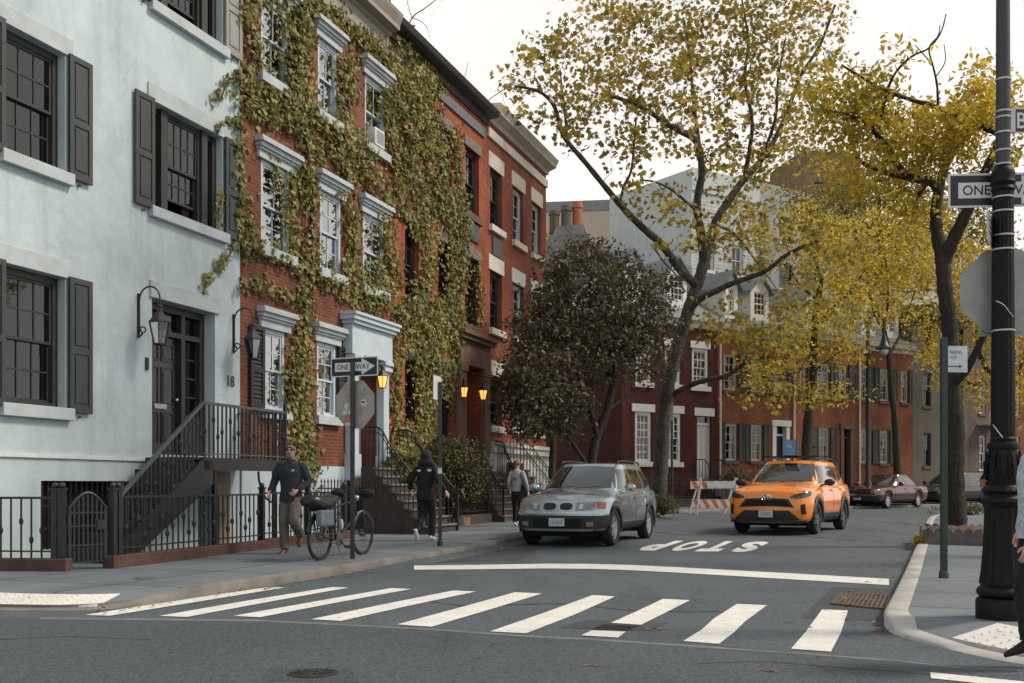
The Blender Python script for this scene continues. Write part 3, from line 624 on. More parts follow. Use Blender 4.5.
# basement opening grilles
for (p, q, z0_, z1_) in ((FA.t(41), FA.t(126), .3, 1.28),):
    gm = MB()
    for k in range(int((q - p) / .11)): xx = p + .06 + k * .11; gm.box(xx - .01, xx + .01, .03, .05, z0_ + .004, z1_ - .004)
    for zz in (z0_ + .3, z0_ + .62): gm.box(p + .004, q - .004, .025, .055, zz - .012, zz + .012)
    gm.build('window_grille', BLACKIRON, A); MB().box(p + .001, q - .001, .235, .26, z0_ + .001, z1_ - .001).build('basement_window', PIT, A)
MB().box(FA.t(200), FA.t(214), .27, .32, .12, 1.4).build('basement_door', plain('brown door paint', (.09, .055, .04), .6), A)
MB().box(FA.t(215), FA.t(228), -.05, -.001, .12, 1.45).build('areaway_pier', plain('tan render', (.3, .22, .16), .85, var=.2), A)
kp = MB().box(wd[0] - .17, wd[0] - .11, -.03, -.001, 3.06, 3.26); kp.build('door_bell', SIGNBLK, A)
# house number
nm = MB()
v, f = text_mesh('18'); nm.add([(A1 - .4 + p[0] * .21, -.014, 3.0 + p[1] * .2) for p in v] + [(A1 - .4 + p[0] * .21, -.002, 3.0 + p[1] * .2) for p in v], list(f)); nm.build('house_number', BLACKIRON, A)
# ---- wall lanterns (hang from the walls: things of their own)
def lantern(fac, t, z, label, glass, arm=True, sc=1.0, off=.0, group='wall lanterns by the front doors'):
    p = fac.P(t, off, z); th = thing('wall_lantern', label, 'lantern', p, fac.a, group)
    s = sc; yo = -.42 * s if arm else -.2 * s
    if arm:
        mb = MB(); pts = [(0, -.01, -.42 * s), (0, -.01, .1 * s)]; mb.box(-.02, .02, -.03, -.002, -.5 * s, .2 * s)
        arc = [(0, -.03 + (yo + .03) * .5 * (1 - math.cos(k * math.pi / 10)), .1 * s + .2 * s * math.sin(k * math.pi / 10)) for k in range(11)]
        mb.tube([(0, -.03, -.35 * s)] + arc + [(0, yo, .0)], .014 * s, 6)
        mb.tube([(0, -.03 - .02 * k * .4 * math.cos(k * .8), -.42 * s + .06 * s * math.sin(k * .8)) for k in range(9)], .012 * s, 6)
        mb.tube([(0, -.03, -.35 * s)] + [(0, -.09 - .06 * math.sin(k * .5) , -.38 * s - .05 * math.cos(k * .5)) for k in range(9)], .012 * s, 6)
        mb.build('bracket', BLACKIRON, th, True)
    else:
        MB().box(-.05, .05, -.02, -.002, -.35 * s, .05 * s).bar((0, -.01, 0), (0, yo, .02), .02).build('bracket', BLACKIRON, th)
    top, bot = -.06 * s, -.62 * s; fr = MB()
    rt, rb = .17 * s, .095 * s; hb = -.28 * s
    n = 6; ring = lambda r, z_: [(r * math.cos(2 * math.pi * (k + .5) / n), yo + r * math.sin(2 * math.pi * (k + .5) / n), z_) for k in range(n)]
    fr.add(ring(rt * 1.08, hb) + ring(rt * .5, hb + .13 * s) + ring(.05 * s, hb + .17 * s), [(k, (k + 1) % n, n + (k + 1) % n, n + k) for k in range(n)] + [(n + k, n + (k + 1) % n, 2 * n + (k + 1) % n, 2 * n + k) for k in range(n)] + [tuple(range(2 * n, 3 * n))])
    fr.lathe([(.05 * s, hb + .16 * s), (.04 * s, hb + .23 * s), (.055 * s, hb + .25 * s), (.015 * s, hb + .3 * s)], 10, (0, yo, 0))
    a_, b_ = ring(rt, hb), ring(rb, bot)
    for k in range(n): fr.bar(a_[k], b_[k], .018 * s); fr.bar(a_[k], a_[(k + 1) % n], .022 * s); fr.bar(b_[k], b_[(k + 1) % n], .022 * s)
    fr.add(ring(rb, bot) , [tuple(range(n))]); fr.build('frame', BLACKIRON, th)
    gl = MB(); a_, b_ = ring(rt * .96, hb - .005), ring(rb * .96, bot + .005); gl.add(a_ + b_, [(k, (k + 1) % n, n + (k + 1) % n, n + k) for k in range(n)]); gl.build('lantern_glass', glass, th)
    return th
lantern(FA, FA.t(137) + .02, 4.05, 'unlit black lantern on scroll bracket left of the number 18 door', glassy('clear lantern glass', (.85, .88, .9), 2.6))
lantern(FA, A1 - .22, 4.12, 'unlit black lantern on scroll bracket at the stucco house corner', MATS['clear lantern glass'])
# ---- B: ivy covered brick house
B1 = FA.t(387)
B = house('brick_house', 'ivy-clad dark brick house with white hooded windows and white portal', 0, B1, FA)
bz = [(2.66, 4.22), (5.75, 7.42), (9.04, 10.6)]
bx = [[(FA.t(263), FA.t(285)), (FA.t(317), FA.t(336))], [(FA.t(261), FA.t(290)), (FA.t(320), FA.t(341)), (FA.t(363), FA.t(384))], [(FA.t(261), FA.t(288)), (FA.t(318), FA.t(337)), (FA.t(365), FA.t(385))]]
ops = [(a, b, *bz[k]) for k in range(3) for a, b in bx[k]]
pd0, pd1 = FA.t(353, .25) + .42, FA.t(393, .25) - .42; pz = 1.62; ops.append((pd0, pd1, pz, 4.15, .5))
mb = MB(); wall_front(mb, A1 + .002, B1, 0, 12.2, ops, .16); shell(mb, A1 + .002, B1, 0, 12.2, 9); mb.build('wall', BRICKB, B)
MB().box(A1 + .003, B1, .01, 9, 12.2, 12.35).build('roof', ROOFTAR, B)
MB().box(A1 + .003, pd0 - .3, -.04, .0, .1, 1.62).build('basement_wall', BLUEWHITE, B)
for k in range(3):
    for i, (a, b) in enumerate(bx[k]):
        window(B, a, b, *bz[k], BLUEWHITE, .085, 2, 2 if k < 2 else 1, fw=.08, glass=BRIGHTGLASS, sill=(.12, .12, .17), lintel=('hood', .16, .2, .38), curtain=CURTAIN if (i + k) % 3 else None, cut=.45, lintmat=GREYSTONE, sillmat=GREYSTONE)
shutter(B, bx[0][0][0] - .5, bx[0][0][0] - .03, bz[0][0], bz[0][1], BLACKIRON, louvre=True)
shutter(B, bx[0][1][1] + .03, bx[0][1][1] + .5, bz[0][0], bz[0][1], BLACKIRON, louvre=True)
cornice(B, A1 + .003, B1, 11.38, [(.02, 0), (-.05, 0), (-.05, .5), (-.12, .54), (-.12, .6), (-.34, .62), (-.34, .72), (-.42, .9), (-.44, .98), (.02, 1.0)], plain('taupe cornice paint', (.3, .27, .24), .7, var=.15, scale=2))
# window air conditioner
ac = thing('air_conditioner', 'white window air conditioner in the top right ivy-framed window', 'air conditioner', FA.P((bx[2][2][0] + bx[2][2][1]) / 2, 0, bz[2][0] + .02), FA.a)
MB().box(-.24, .24, -.13, .1, .02, .42).build('case', WHITEP, ac, bevel=.02); gm = MB().box(-.19, .19, -.136, -.129, .07, .37); gm.build('grille', STEEL, ac)
# portal
pt = MB(); p0, p1 = pd0 - .42, pd1 + .42; po = .24
for a, b in ((p0 + .06, p0 + .42), (p1 - .42, p1 - .06)):
    pt.box(a, b, -po, -.001, pz - .3, pz + .28); pt.box(a + .04, b - .04, -po + .04, -.001, pz + .28, 3.86); pt.box(a - .02, b + .02, -po - .03, -.001, 3.86, 3.95); pt.box(a + .01, b - .01, -po, -.001, 3.95, 4.0); pt.box(a - .03, b + .03, -po - .05, -.001, 4.0, 4.1)
pt.box(p0, p1, -po, -.001, 4.1, 4.75); pt.box(p0 - .06, p1 + .06, -po - .08, -.001, 4.75, 4.83); pt.box(p0 - .14, p1 + .14, -po - .13, -.001, 4.83, 4.93); pt.box(p0 - .16, p1 + .16, -po - .17, -.001, 4.93, 5.0)
pt.build('portal', BLUEWHITE, B, bevel=.01)
panel_door(B, pd0 + .12, pd1 - .12, pz, 3.75, .45, BLUEWHITE, (.6, 1.0, .5), 2)
df = MB().box(pd0, pd0 + .12, .38, .5, pz, 4.15).box(pd1 - .12, pd1, .38, .5, pz, 4.15).box(pd0 + .12, pd1 - .12, .38, .5, 3.75, 3.83).box(pd0 + .12, pd1 - .12, .38, .5, 4.06, 4.149).build('door_frame', BLUEWHITE, B)
MB().add([(pd0 + .12, .45, 3.83), (pd1 - .12, .45, 3.83), (pd1 - .12, .45, 4.06), (pd0 + .12, .45, 4.06)], [(0, 1, 2, 3)]).build('transom', GLASS, B)
lantern(FA, pd0 + .95, 3.95, 'glowing amber lantern inside the white portal', WARM, False, .8, .12, 'lit amber lanterns')
# ---- C: orange brick house
C1 = FA.t(487)
Cc = house('brick_house', 'orange brick house with black cornice, brownstone doorway and ivy', 0, C1, FA)
cz = [(2.5, 4.35), (5.78, 7.75), (9.0, 10.85)]
cxs = [(FA.t(405), FA.t(419)), (FA.t(438), FA.t(452)), (FA.t(465), FA.t(479))]
ops = [(a, b, *cz[k]) for k in range(3) for i, (a, b) in enumerate(cxs) if not (k == 0 and i == 2)]
cd = (FA.t(462), FA.t(480)); cdz = 1.65; ops.append((cd[0], cd[1], cdz, 4.6, .6))
mb = MB(); wall_front(mb, B1 + .002, C1, 0, 12.2, ops, .2); shell(mb, B1 + .002, C1, 0, 12.2, 9); mb.build('wall', BRICKC, Cc)
MB().box(B1 + .003, C1, .01, 9, 12.2, 12.4).build('roof', ROOFTAR, Cc)
for k in range(3):
    for i, (a, b) in enumerate(cxs):
        if k == 0 and i == 2: continue
        window(Cc, a, b, *cz[k], DKTRIM, .2, 2, 2, fw=.09, glass=MIDGLASS, sill=(.1, .1, .2), lintel=('flat', .12, .05, .3), lintmat=plain('grey brown lintel', (.17, .14, .125), .8), sillmat=BROWNSTONE, curtain=CURTAIN if (i + k) % 2 else None, cut=.7)
acc = plain('grey ac panel', (.07, .075, .08), .5)
MB().box(cxs[2][0] + .1, cxs[2][1] - .1, -.05, -.001, cz[2][0] - .75, cz[2][0] - .25).box(cxs[2][0] + .14, cxs[2][1] - .14, -.06, -.049, cz[2][0] - .7, cz[2][0] - .3).build('wall_vent', acc, Cc)
MB().box(cxs[2][0] + .1, cxs[2][1] - .1, -.05, -.001, cz[1][0] - .75, cz[1][0] - .25).box(cxs[2][0] + .14, cxs[2][1] - .14, -.06, -.049, cz[1][0] - .7, cz[1][0] - .3).build('wall_vent', acc, Cc)
cornice(Cc, B1 + .01, C1 + .02, 11.3, [(.02, .66), (-.05, .66), (-.08, .84), (-.36, .88), (-.38, .9), (-.43, 1.02), (.02, 1.06)], plain('black cornice paint', (.03, .032, .035), .5, var=.2), brackets=None)
MB().box(B1 + .06, C1 - .3, -.06, -.001, 11.5, 11.78).build('cornice_band', plain('slate frieze paint', (.13, .145, .155), .6), Cc)
pt = MB(); p0, p1 = cd[0] - .5, cd[1] + .5
for a, b in ((p0 + .05, cd[0]), (cd[1], p1 - .05)): pt.box(a, b, -.16, -.001, .2, 4.6); pt.box(a - .04, b + .04, -.2, -.001, 4.4, 4.6); pt.box(a - .04, b + .04, -.2, -.001, 1.4, 1.75)
pt.box(p0, p1, -.17, -.001, 4.6, 5.0); pt.box(p0, p1, -.14, -.001, 5.0, 5.3); pt.box(p0 - .08, p1 + .08, -.28, -.001, 5.3, 5.42); pt.box(p0 - .12, p1 + .12, -.36, -.001, 5.42, 5.54)
pt.build('portal', plain('red brown portal stone', (.19, .11, .075), .85, var=.2, scale=3, bs=.3), Cc, bevel=.012)
panel_door(Cc, cd[0] + .05, cd[1] - .05, cdz, 4.2, .55, plain('dark brown door', (.03, .022, .018), .5), (.6, 1, .5), 2)
lantern(FA, FA.t(471, .4), 4.15, 'glowing amber lantern in the brownstone doorway', WARM, False, .8, .02, 'lit amber lanterns')
# ---- D: salmon brick house
D1 = FA.t(546)
Dd = house('brick_house', 'salmon brick house with cream cornice and cream lintels', 0, D1, FA)
dzz = [(3.0, 4.55), (5.95, 7.72), (9.06, 10.82)]
dx = [(FA.t(490), FA.t(502)), (FA.t(513), FA.t(523.5)), (FA.t(532), FA.t(541))]
ops = [(a, b, *dzz[k]) for k in range(3) for i, (a, b) in enumerate(dx)]
mb = MB(); wall_front(mb, C1 + .002, D1, 0, 12.5, ops, .2); shell(mb, C1 + .002, D1, 0, 12.5, 9); mb.build('wall', BRICKD, Dd)
MB().box(C1 + .003, D1, .01, 9, 12.5, 12.7).build('roof', ROOFTAR, Dd)
CREAM = plain('cream cornice paint', (.52, .48, .42), .7, var=.14, scale=2)
LTWHITE = plain('cream lintel stone', (.66, .62, .55), .75, var=.1, scale=3)
for k in range(3):
    for i, (a, b) in enumerate(dx):
        window(Dd, a, b, *dzz[k], BLUEWHITE if i else DKTRIM, .2, 2, 2, fw=.1, glass=MIDGLASS, sill=(.1, .12, .18), lintel=('flat', .14, .03, .46), lintmat=LTWHITE, sillmat=LTWHITE, curtain=CURTAIN, cut=.6)
MB().box(dx[0][0] + .15, dx[0][1] - .15, -.05, -.001, 8.2, 8.75).build('wall_vent', acc, Dd)
cornice(Dd, C1 + .03, D1 + .12, 11.65, [(.02, .5), (-.05, .5), (-.08, .62), (-.34, .72), (-.35, .78), (-.42, .92), (-.44, .97), (.02, 1.0)], CREAM)
MB().box(C1 + .03, D1 + .02, -.07, -.001, 11.66, 11.94).build('frieze_band', LTWHITE, Dd, bevel=.01)
MB().box(C1 + .003, D1 + .02, -.1, -.001, .1, 2.45).box(C1 + .003, D1 + .05, -.25, -.101, 2.2, 2.4).box(C1 + .003, D1 + .05, -.32, -.001, 2.4, 2.52).build('stone_base', STONE, Dd, bevel=.01)
lantern(FA, FA.t(490, .4), 4.2, 'glowing amber lantern right of the brownstone doorway', WARM, False, .8, .02, 'lit amber lanterns')
# ================================================================ stoops, railings and fences
def baluster_run(mb, a, b, h0, h1, step, z0a=0, r=.011, knuckle=True):
    """upright bars between two points of a run; every other one wears a basket"""
    a = Vector(a); b = Vector(b); n = max(1, int((b - a).length / step))
    for k in range(n + 1):
        p = a.lerp(b, k / n); mb.box(p.x - r, p.x + r, p.y - r, p.y + r, p.z + h0, p.z + h1)
        if knuckle:
            zc = p.z + h0 + (h1 - h0) * (.5, .28, .72, .4)[k % 4]
            if k % 2 == 0 or k % 4 == 3: mb.ball((p.x, p.y, zc), .03, 6, 5, (1, 1, 1.7))
# stoop of A: iron stair along the wall
offs = 1.02
st = thing('iron_stoop', 'dark iron staircase with landing and railing at the number 18 door', 'stoop', FA.P(0, 0, .0), FA.a)
lt0, lt1 = FA.t(204, offs), FA.t(286, offs); lz = 1.66
sx0 = FA.t(117, offs); nr = 8; tread = (lt0 - sx0) / nr; rise = (lz - .14) / (nr + .0)
MB().box(lt0, lt1, -offs, -.06, lz - .07, lz).box(lt0, lt1, -offs, -offs + .05, lz - .2, lz - .07).build('landing', BLACKIRON, st)
tm = MB()
for k in range(nr): x = sx0 + k * tread; z = .14 + rise * (k + 1) - .002; tm.box(x, x + tread + .02, -offs + .05, -.1, z - .04, z); tm.box(x, x + .015, -offs + .05, -.1, z - rise, z - .04)
tm.build('tread', BLACKIRON, st)
sg = MB()
for yy in (-offs, -.12): sg.prism([(sx0 - .02, .12), (sx0 + .25, .12), (lt0 + .25, lz - .42), (lt0 + .25, lz - .07), (lt0, lz - .02), (sx0, .14 + rise * .9)], 'y', yy, yy + .03)
sg.build('stringer', BLACKIRON, st)
for xx in (lt0 + .4, lt1 - .25):
    br = MB()
    br.box(xx - .03, xx + .03, -offs + .06, -offs + .12, .12, lz - .2)
    br.tube([(xx, -offs + .09, lz - .75)] + [(xx - .5 * math.sin(k * .26), -offs + .09, lz - .2 - .55 * math.cos(k * .26)) for k in range(1, 7)], .02, 6); br.build('support_post', BLACKIRON, st)
ra = MB(); za = .14 + .95; rl = .86
ra.bar((sx0, -offs + .02, .14 + rl), (lt0, -offs + .02, lz + rl), .05, .045); ra.bar((lt0, -offs + .02, lz + rl), (lt1, -offs + .02, lz + rl), .05, .045); ra.bar((lt1, -offs + .02, lz + rl), (lt1, -.02, lz + rl), .05, .045)
ra.bar((lt0, -offs + .02, lz + .06), (lt1, -offs + .02, lz + .06), .03, .02); ra.bar((lt1, -offs + .02, lz + .06), (lt1, -.02, lz + .06), .03, .02)
ra.build('handrail', plain('worn handrail iron', (.09, .095, .1), .4, .3), st)
bl = MB(); baluster_run(bl, (sx0 + .05, -offs + .02, .16), (lt0 - .06, -offs + .02, lz - .02), .06, rl - .02, .125); baluster_run(bl, (lt0 + .05, -offs + .02, lz), (lt1 - .06, -offs + .02, lz), .0, rl - .02, .115); baluster_run(bl, (lt1, -offs + .1, lz), (lt1, -.1, lz), .0, rl - .02, .12)
bl.box(lt1 - .025, lt1 + .025, -offs - .005, -offs + .045, lz - .2, lz + rl + .12).ball((lt1, -offs + .02, lz + rl + .14), .035); bl.build('balusters', BLACKIRON, st)
nw = MB(); nw.box(sx0 - .04, sx0 + .02, -offs - .01, -offs + .05, .12, 1.12); nw.ball((sx0 - .01, -offs + .02, 1.15), .05, 10, 8, (1, 1, .8)).ball((sx0 - .01, -offs + .02, 1.22), .03); nw.build('newel_post', BLACKIRON, st)
# street fence of A with gate
BRICKKERB = plain('brick red kerb paint', (.085, .042, .034), .8, var=.3, scale=5, bs=.3)
def fence(name, label, cat, p, q, kerb_h=.16, h=.95, step=.135, posts=(0, 1), knuckle=True, spikes=False, kmat=None, group=None, z0=.12, rails=1):
    p = Vector((p[0], p[1], 0)); q = Vector((q[0], q[1], 0)); d = q - p; L_ = d.length; a = math.atan2(d.y, d.x)
    th = thing(name, label, cat, (p.x, p.y, g((p.y + q.y) / 2) + z0), a, group)
    sl_ = (g(q.y) - g(p.y))
    if kerb_h: MB().box(-.1, L_ + .1, -.09, .09, -.05, kerb_h).build('kerb_stone', kmat or BRICKKERB, th, bevel=.012)
    mb = MB(); mb.box(0, L_, -.022, .022, h - .03, h); mb.box(0, L_, -.015, .015, kerb_h + .08, kerb_h + .1)
    if rails > 1: mb.box(0, L_, -.015, .015, h - .2, h - .18)
    mb.build('rail', BLACKIRON, th)
    mb = MB(); n = int(L_ / step)
    for k in range(1, n):
        x = L_ * k / n; top = h + (.12 if spikes else -.03); mb.box(x - .009, x + .009, -.009, .009, kerb_h + .002, top)
        if spikes: mb.lathe([(.009, top - .02), (.02, top + .01), (.001, top + .07)], 6, (x, 0, 0))
        if knuckle and (k % 2 == 0 or k % 4 == 1): mb.ball((x, 0, kerb_h + (h - kerb_h) * (.6, .3, .45, .75)[k % 4]), .032, 6, 5, (1, 1, 1.6))
    mb.build('pickets', BLACKIRON, th)
    for s in posts:
        x = L_ * s; mb = MB().box(x - .04, x + .04, -.04, .04, -.02, h + .08); mb.box(x - .055, x + .055, -.055, .055, h + .08, h + .11).ball((x, 0, h + .14), .045, 10, 7); mb.build('post', BLACKIRON, th)
    return th
f0 = G(62, 571, .12); f1 = G(113, 568, .12); f2 = G(262, 549, .12); f3 = G(344, 539, .12)
dirA = (f2 - f1).normalized(); fl0 = f0 - Vector((FA.d[0], FA.d[1], 0)) * 0 + Vector((-6, .55, 0))
fence('iron_fence', 'dark iron fence left of the gate on a brick-red kerb', 'fence', fl0, f0, posts=(0, .985, 1.0))
fence('iron_fence', 'long dark iron fence right of the gate under the iron stairs', 'fence', f1, f2, posts=(.0, .028, 1))
fence('iron_fence', 'dark iron fence behind the walking man and the parked bicycle', 'fence', f2 + dirA * .12, f3, posts=(.5, 1), step=.12, spikes=False)
gt = thing('iron_gate', 'arched dark iron gate between two pairs of posts', 'gate', (f0.x, f0.y, .14), math.atan2(f1.y - f0.y, f1.x - f0.x)); GL = (f1 - f0).length
mb = MB(); x0_, x1_ = .1, GL - .1; arch = [(x0_ + (x1_ - x0_) * k / 14, 0, .78 + .2 * math.sin(math.pi * k / 14)) for k in range(15)]
mb.tube(arch, .022, 6); mb.box(x0_ - .015, x0_ + .015, -.015, .015, .06, .8); mb.box(x1_ - .015, x1_ + .015, -.015, .015, .06, .8)
for zz in (.08, .3, .55, .72): mb.box(x0_, x1_, -.012, .012, zz - .01, zz + .01)
for k in range(1, 8): x = x0_ + (x1_ - x0_) * k / 8; mb.box(x - .009, x + .009, -.008, .008, .08, .78 + .2 * math.sin(math.pi * k / 8))
mb.build('gate_frame', BLACKIRON, gt); MB().box(x1_ - .12, x1_ - .02, -.04, .04, .5, .62).build('lock_box', BLACKIRON, gt)
# stoop of B: stone steps square to the wall with two curved handrails
NOSING = plain('worn step edge', (.17, .15, .135), .8, var=.3, scale=6)
def stone_stoop(label, t0, t1, ztop, nstep, mat, land, tr=.28, railmat=None, name='stone_stoop', start=.0, balmat=None):
    th = thing(name, label, 'stoop', FA.P(t0, 0, 0), FA.a); w_ = t1 - t0; gz = g(FA.Y(t0)) + .12; rise = (ztop - gz) / nstep
    mb = MB().box(0, w_, -land, -start - .001, gz - .1, ztop)
    for k in range(nstep - 1): y0 = -land - tr * k; z = ztop - rise * (k + 1); mb.box(.02, w_ - .02, y0 - tr, y0, gz - .1, z); mb.box(.0, w_, y0 - tr - .025, y0 + .02, z - .05, z + .003)
    mb.build('steps', mat, th, bevel=.008)
    nm_ = MB()
    for k in range(nstep): y0 = -land - tr * (k - 1) if k else -start - .001; z = ztop - rise * k; nm_.box(-.004, w_ + .004, -land - tr * k - .032, -land - tr * k + .05, z - .035, z + .006)
    nm_.build('nosings', NOSING, th)
    for xx in (.06, w_ - .06):
        rb = MB(); yE = -land - tr * (nstep - 1); zE = gz + .1; h = .9
        pts = [(xx, -start - .05, ztop + h)] + [(xx, -land * .7, ztop + h), (xx, -land - .1, ztop + h - .06), (xx, -land - tr * 2, ztop + h - rise * 2 - .06), (xx, yE + .1, zE + h + .02), (xx, yE - .12, zE + h - .08), (xx, yE - .2, zE + h - .25)]
        sp = smooth_line(pts, 4); rb.tube(sp, .024, 6); n = 14
        for k in range(n + 1):
            yy = -start - .1 + (yE + start + .1) * k / n; zt_ = np.interp(-yy, [-p.y for p in sp], [p.z for p in sp]); kk = max(0, math.ceil((-yy - land) / tr)) if -yy > land else 0
            zb_ = ztop - rise * min(kk, nstep - 1) ; rb.box(xx - .01, xx + .01, yy - .01, yy + .01, zb_, zt_)
        rb.tube([(p.x, p.y, p.z - .12) for p in sp[:-6]], .012, 5); rb.box(xx - .03, xx + .03, yE - .05, yE + .01, gz - .05, zE + h)
        rb.build('handrail', railmat or BLACKIRON, th)
    return th
DKSTEP = plain('dark brown steps', (.055, .045, .042), .8, var=.25, scale=4, bs=.2)
stone_stoop('dark stone steps with curved iron handrails at the white portal', pd0 - .35, pd1 + .3, 1.6, 8, DKSTEP, .75, tr=.17, start=.4)
stone_stoop('dark steps hidden by the clipped bush at the brownstone doorway', cd[0] - .4, cd[1] + .4, 1.62, 8, DKSTEP, .5, tr=.12, start=.34)
stone_stoop('brown steps with pale blue railings beside the woman in black trousers', FA.t(496) , FA.t(508), 1.9, 8, plain('red brown steps', (.12, .07, .055), .8, var=.2), .5, tr=.2, railmat=plain('blue grey rail', (.2, .26, .31), .5), start=.35)
fence('iron_fence', 'low spiked iron fence in front of the white-painted basement wall', 'fence', FA.P(FA.t(296), .5), FA.P(FA.t(362), .5), kerb_h=.1, h=1.0, spikes=True, knuckle=False, step=.13, posts=(1,), kmat=DKSTEP, rails=2)
fence('iron_fence', 'dark spiked iron fence behind the clipped dark bush', 'fence', FA.P(FA.t(400) + .6, 1.0), FA.P(FA.t(462) - .6, 1.0), kerb_h=.25, h=1.1, spikes=True, knuckle=False, step=.13, posts=(0, 1), kmat=DKSTEP, rails=2)
fence('iron_fence', 'iron fence under the dark tree by the salmon brick house', 'fence', FA.P(FA.t(512), 1.5), FA.P(D1 + 4, 1.5), kerb_h=.2, h=1.1, spikes=True, knuckle=False, step=.14, posts=(0, 1), kmat=DKSTEP, rails=2)
# ================================================================ the far row round the bend
SLATE = plain('slate roof', (.16, .175, .185), .8, var=.2, scale=3, bs=.2)
CLAP = plain('white clapboard', (.66, .68, .68), .7, var=.08, scale=1.5)
FWHITE = plain('far white trim', (.6, .61, .6), .7, var=.08)
FARSHUT = plain('green black shutter', (.02, .026, .022), .6, var=.2)
fz = FR.z; ft = FR.t
def slope_roof(par, x0, x1, ze, zr, D, mat, over=.25):
    mb = MB(); mb.prism([(-over, ze), (D / 2, zr), (D + over, ze), (D + over, ze - .12), (D / 2, zr - .14), (-over, ze - .12)], 'x', x0, x1); return mb.build('roof', mat, par)
def dormer(par, x0, x1, z0, z1, y0, y1, peak, wmat, name='dormer'):
    mb = MB(); xm = (x0 + x1) / 2
    wx0, wx1, wz0, wz1 = x0 + .22, x1 - .22, z0 + .45, z1 - .1
    sub = []; o = MB(); wall_front(o, x0, x1, z0, z1, [(wx0, wx1, wz0, wz1)], .08, y0); o.add([(x0, y0, z1), (x1, y0, z1), (xm, y0, peak)], [(0, 1, 2)])
    for x in (x0, x1): o.add([(x, y0, z0), (x, y1, z0), (x, y1, z1), (x, y0, z1)], [(0, 1, 2, 3)])
    n = int((z1 - z0) / .16)
    for k in range(n):
        zz = z0 + k * .16
        for x, s in ((x0, -1), (x1, 1)): o.add([(x + s * .004, y0, zz + .16), (x + s * .025, y0, zz), (x + s * .025, y1, zz), (x + s * .004, y1, zz + .16)], [(0, 1, 2, 3)])
    d = o.build(name, wmat, par)
    r = MB()
    for s in (-1, 1): r.add([(xm, y0 - .2, peak + .1), (xm + s * ((x1 - x0) / 2 + .2), y0 - .2, z1 - .08), (xm + s * ((x1 - x0) / 2 + .2), y1, z1 - .08), (xm, y1, peak + .1), (xm, y0 - .2, peak + .0), (xm + s * ((x1 - x0) / 2 + .2), y0 - .2, z1 - .2), (xm + s * ((x1 - x0) / 2 + .2), y1, z1 - .2), (xm, y1, peak)], [(0, 1, 2, 3), (4, 5, 6, 7), (0, 1, 5, 4), (1, 2, 6, 5)])
    r.build('dormer_roof', SLATE, d)
    wn = MB(); 
    for q in ((wx0, wx0 + .07, wz0, wz1), (wx1 - .07, wx1, wz0, wz1), (wx0, wx1, wz0, wz0 + .07), (wx0, wx1, wz1 - .07, wz1), (wx0, wx1, (wz0 + wz1) / 2 - .03, (wz0 + wz1) / 2 + .03)): wn.box(q[0] + .001, q[1] - .001, y0 + .03, y0 + .079, q[2] + .001, q[3] - .001)
    for k in (1, 2): xx = wx0 + (wx1 - wx0) * k / 3; wn.box(xx - .015, xx + .015, y0 + .04, y0 + .07, wz0 + .07, wz1 - .07)
    for k in (.25, .75): zz = wz0 + (wz1 - wz0) * k; wn.box(wx0 + .07, wx1 - .07, y0 + .04, y0 + .07, zz - .015, zz + .015)
    wo_ = wn.build('dormer_window', FWHITE, d); MB().add([(wx0, y0 + .06, wz0), (wx1, y0 + .06, wz0), (wx1, y0 + .06, wz1), (wx0, y0 + .06, wz1)], [(0, 1, 2, 3)]).build('pane', GLASS, wo_)
    return d
def pipe(par, x, z0, z1, mat): return MB().tube([(x, -.09, z0), (x, -.09, z1)], .05, 8).build('drain_pipe', mat, par, True)
# ---- E: maroon house with white windows
E0, E1 = ft(622), ft(717)
E = house('row_house', 'maroon painted brick house with white windows and white front door', 0, E1, FR)
ew2 = [(ft(635.6), ft(651)), (ft(665), ft(680)), (ft(692), ft(708))]; ewg = [(ft(635), ft(651)), (ft(665), ft(680.5))]; edo = (ft(697), ft(711))
e2 = (5.6, 7.3); eg = (2.2, 4.35); edz = fz(704, 480)
ops = [(a, b, *e2) for a, b in ew2] + [(a, b, *eg) for a, b in ewg] + [(edo[0], edo[1], edz, 4.3, .25)]
mb = MB(); wall_front(mb, E0, E1, 0, 8.6, ops, .1); shell(mb, E0, E1, 0, 8.6, 9); mb.build('wall', BRICKE, E)
slope_roof(E, E0, E1, 8.62, 11.6, 9, SLATE)
for a, b in ew2: window(E, a, b, *e2, FWHITE, .1, 3, 2, fw=.12, sill=(.12, .1, .2), sillmat=FWHITE, lintel=('flat', .12, .05, .32), lintmat=FWHITE, curtain=CURTAIN, cut=.6, mun=.04)
for a, b in ewg: window(E, a, b, *eg, FWHITE, .1, 3, 3, fw=.12, sill=(.12, .1, .2), sillmat=FWHITE, lintel=('flat', .2, .05, .34), lintmat=FWHITE, curtain=CURTAIN, cut=.8, mun=.04)
panel_door(E, edo[0] + .06, edo[1] - .06, edz, 3.9, .2, FWHITE, (.6, 1, .5), 2)
MB().box(edo[0] - .18, edo[1] + .18, -.05, .05, 4.303, 4.66).build('lintel', FWHITE, E); MB().box(edo[0] + .002, edo[0] + .06, .1, .25, edz, 4.298).box(edo[1] - .06, edo[1] - .002, .1, .25, edz, 4.298).box(edo[0] + .06, edo[1] - .06, .1, .25, 3.9, 4.0).build('door_frame', FWHITE, E)
MB().add([(edo[0] + .06, .2, 4.0), (edo[1] - .06, .2, 4.0), (edo[1] - .06, .2, 4.297), (edo[0] + .06, .2, 4.297)], [(0, 1, 2, 3)]).build('transom', GLASS, E)
cornice(E, E0, E1 - .02, 8.2, [(.02, 0), (-.05, 0), (-.08, .2), (-.28, .3), (-.32, .48), (.02, .48)], FWHITE)
